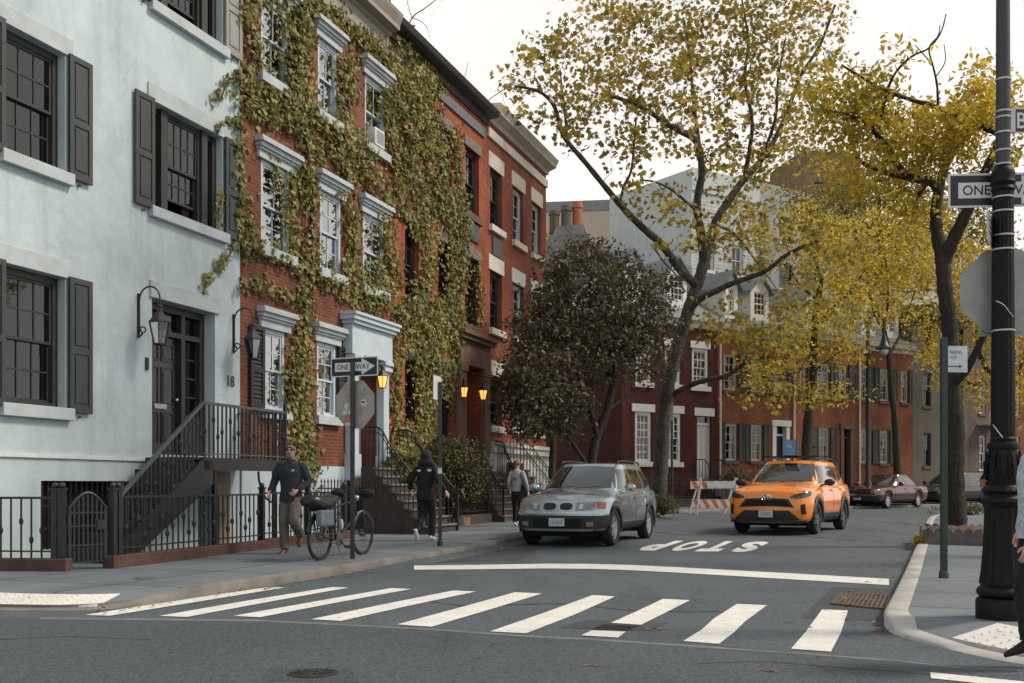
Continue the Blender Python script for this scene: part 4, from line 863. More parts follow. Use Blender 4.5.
dormer(E, ft(632), ft(650), 9.0, 10.7, .6, 4.2, 11.35, CLAP); dormer(E, ft(676), ft(696), 9.0, 10.7, .6, 4.2, 11.35, CLAP)
es = thing('stone_stoop', 'small stoop with thin railings at the white door of the maroon house', 'stoop', FR.P(edo[0] - .2, 0, 0), FR.a); ww = edo[1] - edo[0] + .4
mb = MB(); gz = g(48) + .12
for k in range(6): mb.box(0, ww, -.6 - .28 * k, -.32 - .28 * k if k else -.001, gz - .1, edz - (edz - gz) * k / 6.5)
mb.build('steps', DKSTEP, es)
for xx in (.05, ww - .05):
    rb = MB().bar((xx, -.05, edz + .9), (xx, -.6, edz + .9), .04).bar((xx, -.6, edz + .9), (xx, -2.0, gz + .95), .04).bar((xx, -2.0, gz), (xx, -2.0, gz + .95), .04)
    for k in range(10): yy = -.1 - k * .2; zt_ = edz + .9 if yy > -.6 else edz + .9 - (edz - gz - .05) * (-.6 - yy) / 1.4; rb.box(xx - .01, xx + .01, yy - .01, yy + .01, gz, zt_)
    rb.build('handrail', BLACKIRON, es)
fence('iron_fence', 'black iron fence along the maroon house behind the parked silver car', 'fence', FR.P(E0 - 3, 1.4), FR.P(edo[0] - .3, 1.4), kerb_h=.35, h=1.2, spikes=True, knuckle=False, step=.15, posts=(0, .5, 1), kmat=DKSTEP, rails=2)
# ---- F1, F2, F3: orange brick houses
def fhouse(label, pa, pb, w2, wg, doors, sh2, shg, dorm, pipes, ec=8.05, brickm=BRICKF):
    x0, x1 = ft(pa), ft(pb)
    H = house('row_house', label, 0, x1, FR, group=None)
    z2 = (5.52, 7.2); zg = (2.32, 4.03)
    ops = [(ft(a), ft(b), *z2) for a, b in w2] + [(ft(a), ft(b), *zg) for a, b in wg] + [(ft(d[0]), ft(d[1]), d[2], 4.0, .3) for d in doors]
    mb = MB(); wall_front(mb, x0 + .002, x1, 0, 8.4, ops, .12); shell(mb, x0 + .002, x1, 0, 8.4, 9); mb.build('wall', brickm, H)
    slope_roof(H, x0 + .01, x1 - .01, 8.55, 11.2, 9, SLATE)
    for i, (a, b) in enumerate(w2): window(H, ft(a), ft(b), *z2, FWHITE if not sh2 else plain('dull cream sash', (.36, .34, .3), .7), .12, 2, 2, fw=.1, sill=(.08, .08, .14), sillmat=BROWNSTONE, curtain=CURTAIN, cut=.6 if i % 2 else 1, mun=.035)
    for i, (a, b) in enumerate(wg): window(H, ft(a), ft(b), *zg, MATS.get('dull cream sash', FWHITE), .12, 2, 2, fw=.1, sill=(.08, .08, .14), sillmat=BROWNSTONE, curtain=CURTAIN, cut=.7, mun=.035)
    for a, b in sh2: shutter(H, ft(a), ft(b), z2[0] - .03, z2[1] + .03, FARSHUT, louvre=True)
    for a, b in shg: shutter(H, ft(a), ft(b), zg[0] - .03, zg[1] + .03, FARSHUT, louvre=True)
    for d in doors:
        a, b = ft(d[0]), ft(d[1]); wm = d[3]
        panel_door(H, a + .1, b - .1, d[2], 3.55, .25, d[4], (.6, 1, .5), 2)
        MB().box(a - .14, a + .1, -.06, .2, d[2], 3.999).box(b - .1, b + .14, -.06, .2, d[2], 3.999).box(a - .2, b + .2, -.1, .1, 4.0, 4.28).box(a + .1, b - .1, .15, .25, 3.55, 3.64).build('door_surround', wm, H)
        MB().add([(a + .1, .22, 3.64), (b - .1, .22, 3.64), (b - .1, .22, 3.99), (a + .1, .22, 3.99)], [(0, 1, 2, 3)]).build('transom', GLASS, H)
        gz = g(50) + .12; sm = MB()
        for k in range(5): sm.box(a - .15, b + .15, -.5 - .27 * k, -.23 - .27 * k if k else -.061, gz - .1, d[2] - (d[2] - gz) * k / 5.5)
        sm.build('door_steps', BROWNSTONE, H)
    cornice(H, x0 + .01, x1 - .01, ec, [(.02, 0), (-.05, 0), (-.08, .15), (-.25, .22), (-.3, .45), (.02, .45)], plain('cream eave paint', (.45, .41, .36), .7, var=.15))
    for (a, b) in dorm: dormer(H, ft(a), ft(b), 8.75, 10.4, .4, 3.4, 11.05, CLAP)
    for p_ in pipes: pipe(H, ft(p_), .3, 8.0, FWHITE)
    return H
fd_ = fz(781, 487)
fhouse('orange brick house with two white dormers and a white door surround', 717, 794, [(724, 736.5), (750.5, 762), (772.5, 782)], [(725, 737), (751, 762)], [(774, 787, fd_, FWHITE, DKTRIM)],
       [(738, 744), (744.5, 750), (763, 767.5), (768, 772), (783, 787.5), (788, 792.5)], [(719.5, 724.5), (738, 744), (744.5, 750), (763, 768)], [(731, 744), (757, 775)], [719, 793])
fhouse('orange brick house with brown doorway behind the taxi roof', 794, 859, [(800, 806), (817, 829), (838, 847)], [(819, 829)], [(842, 851, fd_, BROWNSTONE, plain('black brown door', (.02, .017, .015), .5))],
       [(807, 811), (812, 816), (830, 833.5), (834, 837.5), (848, 856)], [(810, 818), (830, 836)], [(812, 826)], [858.3])
fhouse('orange brick house with many dark shutters behind the maroon sedan', 859, 912, [(861, 868), (880, 888.5), (901, 908)], [(861, 867), (880, 888)], [], [(869, 873), (874, 879), (889, 892.5), (893, 896.5), (908.5, 911.5)], [(872, 879), (889, 896)], [(868, 882), (893, 905)], [])
# ---- grey house and the brown ones beyond
GREYST = stucco('grey brown stucco', (.14, .13, .115), (.085, .08, .072), .7)
def slabhouse(label, pa, pb, z1, wins, mat, wmat, rows, name='row_house', fac=FR, D=10, corn=None, off=0):
    x0, x1 = fac.t(pa), fac.t(pb); H = house(name, label, 0, x1, fac)
    ops = [(fac.t(a), fac.t(b), c, d) for a, b in wins for c, d in rows]
    mb = MB(); wall_front(mb, x0 + .003, x1, 0, z1, ops, .15); shell(mb, x0 + .003, x1, 0, z1, D); mb.build('wall', mat, H)
    MB().box(x0 + .004, x1, .01, D, z1, z1 + .15).build('roof', ROOFTAR, H)
    for i, (a, b) in enumerate(wins):
        for j, (c, d) in enumerate(rows): window(H, fac.t(a), fac.t(b), c, d, wmat, .15, 2, 2, fw=.08, sill=(.06, .06, .12), sillmat=BROWNSTONE, curtain=CURTAIN if (i + j) % 2 else None, cut=.8, mun=.03)
    if corn: cornice(H, x0 + .01, x1 - .01, z1 - .8, [(.02, 0), (-.06, 0), (-.1, .3), (-.4, .4), (-.45, .7), (.02, .7)], corn)
    return H
slabhouse('grey stucco house behind the yellow tree trunk', 912.3, 969, 10.6, [(923, 931), (941, 948), (956, 963)], GREYST, DKTRIM, [(2.2, 4.0), (5.4, 7.2), (8.4, 9.8)], corn=GREYST)
slabhouse('dark brown house with a balcony right of the grey stucco house', 969.3, 1006, 11.5, [(979, 986), (992, 999)], BROWNSTONE, FWHITE, [(2.0, 4.0), (5.2, 7.1), (8.4, 10.2)], corn=BROWNSTONE)
slabhouse('orange brick building at the right edge behind the lamp post', 1006.3, 1120, 11.0, [(1012, 1020), (1032, 1042), (1056, 1068), (1085, 1098)], BRICKF, FWHITE, [(2.0, 4.0), (5.2, 7.1), (8.2, 10)], corn=CREAM)
bal = thing('balcony', 'small white balcony on the dark brown house', 'balcony', FR.P(ft(977), 0, 4.55), FR.a); bw = ft(992) - ft(977)
MB().box(0, bw, -.8, -.002, 0, .12).build('slab', FWHITE, bal)
mb = MB().box(0, bw, -.8, -.76, .75, .8)
for k in range(16): x = bw * k / 15; mb.box(x - .012, x + .012, -.79, -.77, .12, .75)
mb.build('railing', FWHITE, bal)
# ---- buildings behind: a corner house, beige block, teal house, flats, brown tower
FB = Fac(3.9, 58.0, .97, .24)
BH = house('brick_house', 'low red brick house mostly hidden by the dark tree', 0, 12, FB)
mb = MB(); wall_front(mb, -7, 4.5, 0, 8.6, []); shell(mb, -7, 4.5, 0, 8.6, 8); mb.build('wall', BRICKD, BH); slope_roof(BH, -7, 4.5, 8.6, 10.6, 8, SLATE); BH.location = FB.P(0, 0, 0)
ch = MB(); cxm = FB.t(579); ch.prism([(cxm - 1.15, 8), (cxm + 1.1, 8), (cxm + 1.05, 15.2), (cxm + .75, 16.0), (cxm - .8, 15.8), (cxm - 1.05, 15.0)], 'y', 1.5, 3.2)
GREYBRICK = brick('grey chimney brick', (.19, .2, .215), (.12, .125, .135), (.25, .25, .25), stain=.4); ch.build('chimney', GREYBRICK, BH)
pots = MB()
POTA = plain('terracotta pot', (.33, .12, .06), .8, var=.2)
for dx, h, m_ in ((-.75, 1.0, BROWNSTONE), (-.05, 1.35, GREYST), (.62, 1.6, POTA)): MB().lathe([(.3, 15.6), (.28, 15.8 + h * .8), (.33, 15.8 + h * .82), (.3, 15.85 + h)], 12, (cxm + dx, 2.3, 0)).build('chimney_pot', m_, BH, True)
def block(name, label, x0, y0, L_, D, z1, ang, mat, win=None, wmat=DKTRIM, cat='building', parapet=None, side=False):
    H = thing(name, label, cat, (x0, y0, 0), ang); ops = win or []
    mb = MB(); wall_front(mb, 0, L_, 0, z1, ops, .2); shell(mb, 0, L_, 0, z1, D); mb.build('wall', mat, H)
    MB().box(0, L_, .01, D, z1, z1 + .2).build('roof', ROOFTAR, H)
    for o in ops: window(H, *o, wmat, .2, 2, 1, fw=.09, mun=.04, sill=(.1, .08, .15), sillmat=FWHITE)
    if parapet: MB().box(-.06, L_ + .06, -.07, -.001, z1 - parapet[0], z1 + .25).build('parapet', parapet[1], H)
    return H
BEIGE = stucco('beige render', (.5, .42, .33), (.4, .34, .27), .5)
P = W(535, 0, 78); Q = W(640, 0, 78)
block('apartment_block', 'beige block on the skyline behind the chimney pots', P.x, 78, 11, 12, W(0, 206, 78).z, R(-8), BEIGE, parapet=(.5, plain('grey coping', (.2, .2, .2))))
TEAL = stucco('pale teal render', (.5, .55, .555), (.38, .42, .43), .7); TEALD = brick('blue grey clapboard', (.5, .54, .55), (.47, .51, .52), (.3, .33, .34), ms=.02, bw=7.0, rh=.2, stain=.3)
cT = W(692, 0, 58); zT = W(0, 172, 58).z
tw = [(.8 + 2.3 * k, 1.7 + 2.3 * k, z, z + 1.7) for k in range(2) for z in (9.8, 13.2)]
TB = block('clapboard_building', 'pale teal clapboard building rising behind the maroon house', cT.x, 58, 5.2, 7.2, zT, FR.a, TEALD, tw, FWHITE, parapet=(1.0, TEAL))
mb = MB(); mb.box(-.05, -.001, .0, 7.1, zT - 5.2, zT + .2)
mb.build('side_parapet', TEAL, TB)
for k, (ya, za) in enumerate(((2.0, 10.4), (5.2, 10.4))):
    MB().box(-.08, -.052, ya, ya + 1.0, za, za + 1.7).box(-.12, -.081, ya - .1, ya + 1.1, za - .12, za).build('side_window', DKTRIM, TB)
GREYAP = stucco('grey apartment render', (.34, .37, .4), (.25, .27, .3), .6)
P = W(742, 0, 72); aw = [(1 + 2.7 * k, 2.4 + 2.7 * k, z, z + 1.8) for k in range(4) for z in (8.5, 11.8, 15.1, 18.4)]
AP = block('apartment_block', 'grey apartment block with dark windows showing through the yellow leaves', P.x, 72, 13, 12, W(0, 178, 72).z, FR.a, GREYAP, aw, DKTRIM)
for z in (10.9, 14.2): MB().box(5.2, 11, -1.2, -.002, z - .2, z - .05).box(5.2, 11, -1.2, -1.12, z - .05, z + .85).build('balcony', BRICKE if z < 12 else GREYAP, AP)
P = W(803, 0, 105)
block('brick_tower', 'brown brick tower on the skyline between the yellow trees', P.x, 105, 6.2, 8, W(0, 152, 105).z, R(10), brick('brown tower brick', (.23, .13, .08), (.18, .1, .06), (.2, .15, .1)), [(1 + 2 * k, 2.2 + 2 * k, z, z + 1.6) for k in range(2) for z in (22, 26, 30)])
P = W(868, 0, 80)
block('apartment_block', 'pale grey apartment block above the orange houses', P.x, 80, 14, 10, W(0, 225, 80).z, FR.a, stucco('pale grey render', (.5, .52, .53), (.38, .4, .42), .5), [(1 + 2.6 * k, 2.4 + 2.6 * k, z, z + 1.7) for k in range(5) for z in (10, 13.3, 16.6)])
P = W(985, 0, 90)
block('apartment_block', 'brown apartment block behind the lamp post and yellow leaves', P.x, 90, 30, 12, W(0, 300, 90).z, R(20), BRICKF, [(1 + 3 * k, 2.6 + 3 * k, z, z + 1.8) for k in range(9) for z in (9, 12.5)])
# ================================================================ street furniture
def post_at(name, label, px, py, cat, dz=.12, rz=0): p = G(px, py, dz); return thing(name, label, cat, p, rz)
def oneway(par, c, rz, w_, h_, nm='one_way_sign'):
    """sign face towards local -y at centre c"""
    M = Matrix.Translation(c) @ Matrix.Rotation(rz, 4, 'Z')
    p = MB().box(-w_ / 2, w_ / 2, -.002, .002, -h_ / 2, h_ / 2).move(M).build(nm, SIGNWHT, par)
    b = .02 * w_; MB().box(-w_ / 2 + b, w_ / 2 - b, -.0036, -.0022, -h_ / 2 + b, h_ / 2 - b).move(M).build('black_field', SIGNBLK, p)
    s = h_ / 2; L_ = w_ / 2
    arr = [(-L_ + .09 * w_, -s * .46), (L_ - .34 * w_, -s * .46), (L_ - .34 * w_, -s * .86), (L_ - .06 * w_, 0), (L_ - .34 * w_, s * .86), (L_ - .34 * w_, s * .46), (-L_ + .09 * w_, s * .46)]
    MB().prism(arr, 'y', -.005, -.0038).move(M).build('arrow', SIGNWHT, p)
    for (txt, xa, wd) in (('ONE', -L_ + .13 * w_, .25 * w_), ('WAY', L_ - .42 * w_ - .04 * w_, .29 * w_)):
        m2 = MB(); lettering(m2, txt, (xa, -.0052, -s * .28), (1, 0, 0), (0, 0, 1), wd, s * .58, .0008); m2.move(M).build('lettering', SIGNBLK, p)
    return p
# left pole: one way sign over the back of a stop sign
sp = post_at('sign_post', 'black pole with one way sign over the stickered back of a stop sign', 352.5, 559, 'sign post'); Yp = sp.location.y
zz = lambda py, Y: CH + (HY - py) / F * Y - .0
bz_ = sp.location.z; ptop = zz(362, Yp) - bz_
MB().box(-.033, .033, -.025, .025, 0, ptop).build('pole', BLACKIRON, sp, bevel=.006)
oneway(sp, Vector((.02, .04, zz(366.5, Yp) - bz_)), R(-22), .8, .285)
oc = MB(); rO = .385; oc.prism([(rO * math.cos(R(22.5 + 45 * k)), rO * math.sin(R(22.5 + 45 * k))) for k in range(8)], 'y', .0, .004); MO = Matrix.Translation((.03, .045, zz(404.5, Yp) - bz_)) @ Matrix.Rotation(R(-30), 4, 'Z'); oc.move(MO)
ss = oc.build('stop_sign', plain('scuffed sign back', (.36, .34, .31), .55, .2, var=.2, scale=6), sp); tag(ss, 'grey back of an octagonal stop sign with stickers')
fr_ = MB(); fr_.prism([(rO * .985 * math.cos(R(22.5 + 45 * k)), rO * .985 * math.sin(R(22.5 + 45 * k))) for k in range(8)], 'y', .0045, .006); fr_.move(MO).build('sign_face', plain('stop sign red', (.4, .02, .025), .5), ss)
WHSTK = plain('white sticker', (.6, .62, .63), .6, var=.12, scale=30); PKSTK = plain('pink sticker', (.4, .2, .19), .6, var=.3, scale=30)
def sticker(x, z, w_, h_, mat, rnd):
    m2 = MB(); n = 14 if rnd else 4; m2.prism([(x + w_ / 2 * math.cos(2 * math.pi * (k + .5) / n) * (1 if rnd else 1.414), z + h_ / 2 * math.sin(2 * math.pi * (k + .5) / n) * (1 if rnd else 1.414)) for k in range(n)], 'y', -.002, -.0005); m2.move(MO).build('sticker', mat, ss)
for a in ((-.16, -.02, .07, .1, WHSTK, 1), (-.19, -.11, .09, .07, WHSTK, 1), (-.1, -.1, .05, .08, WHSTK, 1), (-.15, -.2, .13, .12, PKSTK, 0), (-.13, -.28, .1, .06, WHSTK, 0), (.16, .03, .1, .1, WHSTK, 1), (.2, .0, .04, .07, WHSTK, 1), (.1, -.12, .03, .1, PKSTK, 1)): sticker(*a)
MB().box(.155 - .03, .155 + .03, -.003, -.0021, .02, .045).move(MO).build('sticker', SIGNBLK, ss)
# green signpost seen edge on
gp = post_at('sign_post', 'dark green signpost with its sign edge on beside the hooded pedestrian', 440, 546, 'sign post'); Yp = gp.location.y
MB().box(-.032, .032, -.025, .025, 0, zz(382, Yp) - gp.location.z).build('pole', DKGREEN, gp, bevel=.005)
MB().lathe([(.05, 0), (.05, .08), (.035, .1)], 8).build('base_collar', DKGREEN, gp)
zb_ = zz(400, Yp) - gp.location.z; MB().box(-.2, .2, -.002, .002, 0, .42).move(Matrix.Translation((-.045, -.03, zb_)) @ Matrix.Rotation(R(74), 4, 'Z')).build('sign_panel', SIGNWHT, gp)
MB().box(-.035, .035, -.03, -.026, 1.28, 1.38).build('sticker', WHSTK, gp)
# right green signpost with small parking sign
gp = post_at('sign_post', 'slim dark green signpost with small white arrow sign by the right kerb', 943.8, 578, 'sign post'); Yp = gp.location.y
MB().box(-.036, .036, -.03, .03, 0, zz(338, Yp) - gp.location.z).build('pole', DKGREEN, gp, bevel=.006); MB().lathe([(.06, 0), (.055, .06), (.045, .09)], 10).build('base_collar', DKGREEN, gp)
zc_ = zz(359.5, Yp) - gp.location.z; Ms = Matrix.Translation((.15, -.034, zc_)) @ Matrix.Rotation(R(4), 4, 'Z')
sn = MB().box(-.118, .118, -.002, .002, -.155, .155).move(Ms).build('sign_panel', plain('parking sign white', (.5, .56, .6), .5), gp)
m2 = MB()
v, f = text_mesh('PARKING'); m2.add([(-.1 + p[0] * .15, -.0032, .06 + p[1] * .042) for p in v], f); v, f = text_mesh('ZONE'); m2.add([(-.09 + p[0] * .075, -.0032, .005 + p[1] * .034) for p in v], f)
m2.move(Ms).build('lettering', plain('sign grey ink', (.12, .13, .14), .6), sn)
m2 = MB().box(-.115, .02, -.0034, -.0022, -.092, -.08); m2.prism([(.018, -.112), (.05, -.086), (.018, -.06)], 'y', -.0034, -.0022); m2.move(Ms).build('arrow', SIGNBLK, sn)
# ornate lamp post
lp = post_at('lamp_post', 'tall black ornate cast iron lamp post on the right corner', 1003, 621.5, 'lamp post'); lp.location.y += .2; lp.location.x *= (lp.location.y / (lp.location.y - .2)); Yp = lp.location.y; k_ = Yp / F; zl = lambda py: zz(py, Yp) - .12
prof = [(25.5, 622), (25.5, 601), (24, 598), (21.5, 597), (24.5, 594), (25, 591), (23.5, 588), (21, 586), (22, 583)]
MB().lathe([(r * k_, max(0, zl(y))) for r, y in prof] , 40).build('base', LAMPIRON, lp, True, ang=35)
MB().lathe([(r * k_, zl(y)) for r, y in ((21.5, 583), (20, 572), (18.2, 550), (17.2, 528), (16.6, 508))], 96, flute=.035, nf=16).build('base_shaft', LAMPIRON, lp, True, ang=60)
MB().lathe([(r * k_, zl(y)) for r, y in ((16.6, 508), (19, 505), (21, 502), (20.5, 498.5), (18, 496), (17, 494), (19.5, 491), (18.5, 488), (16, 485), (16.5, 482))], 48, flute=.02, nf=24).build('collar', LAMPIRON, lp, True, ang=35)
un = MB().lathe([(r * k_, zl(y)) for r, y in ((15.2, 482), (16.5, 474), (16, 464), (14.2, 455), (13, 449))], 32)
for k in range(8):
    a = k * math.pi / 4
    for (h0, h1, r0, r1, wd) in ((480, 462, 16.2, 17.2, .05), (470, 452, 17, 14.6, .035)):
        ce = [(math.cos(a + o) * (r0 + (r1 - r0) * t + bul) * k_, math.sin(a + o) * (r0 + (r1 - r0) * t + bul) * k_, zl(h0 + (h1 - h0) * t)) for t, o, bul in ((0, 0, 0), (.4, .16, .7), (.8, .1, 1.1), (1, 0, 1.4), (.8, -.1, 1.1), (.4, -.16, .7), (0, 0, 0))]
        un.tube(ce, .008, 5)
un.build('urn', LAMPIRON, lp, True, ang=40)
MB().lathe([(r * k_, zl(y)) for r, y in ((14.5, 449), (15, 446), (14, 443), (11.8, 442), (12.3, 439), (11.2, 437))], 40).build('collar', LAMPIRON, lp, True, ang=35)
MB().lathe([(r * k_, zl(y)) for r, y in ((11.2, 437), (10.8, 380), (10.2, 300), (9.6, 192))], 96, flute=.03, nf=16).build('shaft', LAMPIRON, lp, True, ang=60)
MB().lathe([(r * k_, zl(y)) for r, y in ((9.6, 192), (11.5, 190), (10.2, 187), (12, 183), (10.5, 179), (11.5, 175), (10.5, 171), (9, 168), (7, 166))], 40).build('collar', LAMPIRON, lp, True, ang=35)
UPPER = plain('upper pole grey paint', (.03, .033, .037), .4, .2, var=.2)
MB().lathe([(r * k_, zl(y)) for r, y in ((7, 166), (6.7, 60), (6.3, -60), (5.5, -260))], 20).build('upper_pole', UPPER, lp, True)
for y, r in ((80, 7.2), (112, 7.2), (118, 7.2), (133, 7.2), (151, 7.4), (165, 8), (198, 10.2), (212, 10.2), (236, 10.4), (250, 10.4), (331, 10.9), (346, 0)):
    if r: MB().lathe([(r * k_, zl(y) - .008), (r * k_ + .003, zl(y) - .006), (r * k_ + .003, zl(y) + .006), (r * k_, zl(y) + .008)], 28).build('steel_strap', STEEL, lp, True)
lh = MB().tube([(0, 0, zl(-255)), (-.1, -.3, zl(-275)), (-.4, -1.0, zl(-285)), (-.7, -1.8, zl(-280))], .035, 8); lh.build('arm', UPPER, lp, True); MB().ball((-.75, -2.0, zl(-276)), .2, 12, 8, (1, 1.8, .5)).build('lamp_head', STEEL, lp, True)
tape = MB().tube(smooth_line([(k_ * 11 * math.cos(a), k_ * 11 * math.sin(a), zl(y)) for a, y in ((-2.6, 302), (-2.0, 306), (-1.5, 313), (-1.0, 318))], 5), .004, 4); tape.build('torn_tape', SIGNWHT, lp); tape = MB().tube(smooth_line([(k_ * 11.4 * math.cos(a), k_ * 11.4 * math.sin(a), zl(y)) for a, y in ((-2.9, 425), (-2.4, 432), (-1.9, 440), (-1.4, 443))], 5), .005, 4); tape.build('torn_tape', SIGNWHT, lp)
def hung(name, label, px, py, dy, rz=0): p = W(px, py, Yp + dy); return thing(name, label, 'sign', p, rz)
ow = hung('one_way_sign', 'black and white one way sign strapped behind the lamp post', 1003.5, 190, .1); oneway(ow, Vector((0, 0, 0)), R(-4), .9, .285, 'sign_panel')
s1 = hung('street_name_sign', 'brown street name sign with a white letter B on the lamp post', 1010, 120.5, 0, R(2))
MB().box(0, .04, -.012, .012, -.1, .1).build('bracket', STEEL, s1); bp_ = MB().box(.034, .56, -.004, .004, -.105, .105).build('sign_panel', SIGNWHT, s1)
MB().box(.042, .548, -.006, -.0042, -.093, .093).build('brown_field', plain('sign brown', (.055, .03, .03), .5), bp_); m2 = MB(); v, f = text_mesh('B'); m2.add([(.056 + p[0] * .08, -.0075, -.065 + p[1] * .13) for p in v], f); m2.build('lettering', SIGNWHT, bp_)
s2 = hung('street_name_sign', 'narrow white street sign turned nearly edge on below the one way sign', 989.5, 229, -.1, R(60))
bp_ = MB().box(-.16, .16, -.004, .004, -.12, .12).build('sign_panel', plain('old sign white', (.45, .48, .5), .5), s2); MB().box(-.15, .15, -.0055, -.0042, -.11, .11).box(-.14, .14, -.0068, -.0056, -.1, .1).build('border', SIGNBACK, bp_)
m2 = MB()
for k in range(3): m2.box(-.1, .1 - .04 * (k % 2), -.008, -.0069, .05 - k * .05, .07 - k * .05)
m2.build('faded_lettering', SIGNBLK, bp_)
s3 = hung('stop_sign', 'plain grey back of a large stop sign strapped to the lamp post', 1003.5, 291, .12, R(-8)); rO = .375
oc = MB(); oc.prism([(rO * math.cos(R(22.5 + 45 * k)), rO * math.sin(R(22.5 + 45 * k))) for k in range(8)], 'y', 0, .004); pn_ = oc.build('sign_panel', SIGNBACK, s3)
oc = MB(); oc.prism([(rO * .99 * math.cos(R(22.5 + 45 * k)), rO * .99 * math.sin(R(22.5 + 45 * k))) for k in range(8)], 'y', .0045, .006); oc.build('sign_face', MATS['stop sign red'], s3)
MB().box(-.2, .2, .01, .014, -.375, -.335).build('sign_tab', SIGNBACK, s3)
# bishop's crook lamp by the far kerb
tC = FR.t(868, 4.2); lpf = thing('street_lamp', "black crook-necked street lamp by the far kerb beside the maroon sedan", 'street lamp', FR.P(tC, 4.2, g(FR.Y(tC, 4.2)) + .12)); Yc = lpf.location.y; zc = lambda py: CH + (HY - py) / F * Yc - lpf.location.z; kx = Yc / F
mb = MB().lathe([(.28, 0), (.28, .25), (.2, .35), (.22, .6), (.15, .75), (.16, 1.0), (.11, 1.1), (.1, zc(356)), (.14, zc(354)), (.14, zc(351)), (.09, zc(349)), (.075, zc(322))], 16); mb.build('post', BLACKIRON, lpf, True)
mb = MB().tube([(0, 0, zc(323))] + [(kx * 8 * (1 - math.cos(k * math.pi / 10)), 0, zc(323) + kx * 8 * math.sin(k * math.pi / 10)) for k in range(1, 11)] + [(kx * 16, 0, zc(335))], .05, 8); mb.tube([(kx * 1, 0, zc(330)), (kx * 4, 0, zc(325)), (kx * 7, 0, zc(328)), (kx * 5, 0, zc(332))], .03, 6).build('crook', BLACKIRON, lpf, True)
MB().lathe([(.06, zc(334)), (.14, zc(341)), (.2, zc(345)), (.36, zc(348)), (.36, zc(349)), (.2, zc(349))], 14, (kx * 16, 0, 0)).build('lamp_hood', BLACKIRON, lpf, True); MB().ball((kx * 16, 0, zc(351)), .2, 12, 8, (1, 1, 1)).build('globe', FROST, lpf, True)
tp = thing('sign_post', 'thin black signpost beside the leaning plane tree trunk', 'sign post', G(672, 511, .12)); zt_ = W(0, 406, tp.location.y).z - tp.location.z
MB().lathe([(.045, 0), (.04, zt_), (.06, zt_ + .02), (.06, zt_ + .15), (.01, zt_ + .18)], 10).build('pole', BLACKIRON, tp, True); MB().box(-.04, .04, -.06, -.045, zt_ - .55, zt_ - .05).build('sign_panel', SIGNBACK, tp)
# striped barricade
ba = thing('barricade', 'orange and white striped road barricade by the far left kerb', 'barricade', G(693, 514.5), R(10)); BL = 1.55
BW = plain('barricade white', (.6, .58, .55), .6, var=.12); BO = plain('barricade orange', (.5, .13, .05), .6, var=.15)
def rail(z0, z1, y):
    r_ = MB().box(-.12, BL, y - .012, y + .012, z0, z1).build('rail', BW, ba); sm = MB(); h = z1 - z0; n = 7
    for k in range(n): x = -.1 + k * .3; sm.prism([(x, z1 - .005), (x + .14, z1 - .005), (x + .14 + h * .6, z0 + .005), (x + h * .6, z0 + .005)], 'y', y - .016, y - .0125)
    sm.build('stripe', BO, r_)
ba.scale = (1.15, 1.15, 1.2)
rail(.78, 1.02, -.09); rail(.2, .46, -.24)
for x in (.1, BL - .25):
    for s in (-1, 1): MB().bar((x - .12 * 1, s * .34, 0), (x + .14, s * .05, 1.12), .075, .03).build('leg', BW, ba)
MB().box(.42, 1.35, -.125, -.107, .8, 1.0).build('sign_panel', plain('barricade notice', (.5, .53, .54), .5), ba)
# tree pit kerbs
PITBR = plain('pit edging brick', (.12, .105, .1), .85, var=.35, scale=5, bs=.4); SOIL = plain('leaf covered soil', (.1, .06, .042), .95, var=.5, scale=9, bs=.8)
pc = [G(925, 543.6, .12), G(991, 546, .12)]; dv = (pc[1] - pc[0]).normalized(); rd = Vector((.35, .94, 0)).normalized(); PL = (pc[1] - pc[0]).length + .4; PD = 2.4
tpit = thing('tree_pit', 'raised tree pit with scalloped brick edging round the right trunk', 'tree pit', pc[0])
def edging(a, b):
    n = max(1, int((b - a).length / .165)); d = (b - a).normalized(); nn = Vector((d.y, -d.x, 0)); m2 = MB()
    for k in range(n):
        c = a + d * ((k + .5) * (b - a).length / n); wv = .074; sec = [(-wv, -.1), (wv, -.1), (wv, .19), (wv * .7, .255), (0, .28), (-wv * .7, .255), (-wv, .19)]
        vs = [c + d * u + nn * o + Vector((0, 0, z)) for o in (-.05, .05) for u, z in sec]; m = len(sec)
        m2.add(vs, [tuple(range(m)), tuple(range(2 * m - 1, m - 1, -1))] + [(i, (i + 1) % m, (i + 1) % m + m, i + m) for i in range(m)])
    m2.build('edging', PITBR, tpit, bevel=.012)
o0 = Vector((0, 0, 0)); a_ = dv * PL; b_ = rd * PD
edging(o0, a_); edging(o0, b_); edging(a_, a_ + b_); edging(b_, a_ + b_)
mb = MB(); n = 12
vs = [a_ * (i / n) + b_ * (j / n) + Vector((0, 0, .2 + .06 * math.sin(i * 1.3) * math.sin(j * 1.7) + .1 * math.sin(math.pi * i / n) * math.sin(math.pi * j / n))) for j in range(n + 1) for i in range(n + 1)]
mb.add(vs, [(j * (n + 1) + i, j * (n + 1) + i + 1, (j + 1) * (n + 1) + i + 1, (j + 1) * (n + 1) + i) for j in range(n) for i in range(n)]); mb.build('soil', SOIL, tpit, True)
bx_ = MB().box(-.22, .22, -.12, .12, 0, .2); bo = bx_.build('paving_block', plain('tan brick block', (.24, .12, .06), .8, var=.2), None, bevel=.01); bo.location = G(463, 525, .12); bo.rotation_euler.z = FA.a; tag(bo, 'tan block lying at the foot of the clipped bush', 'block')
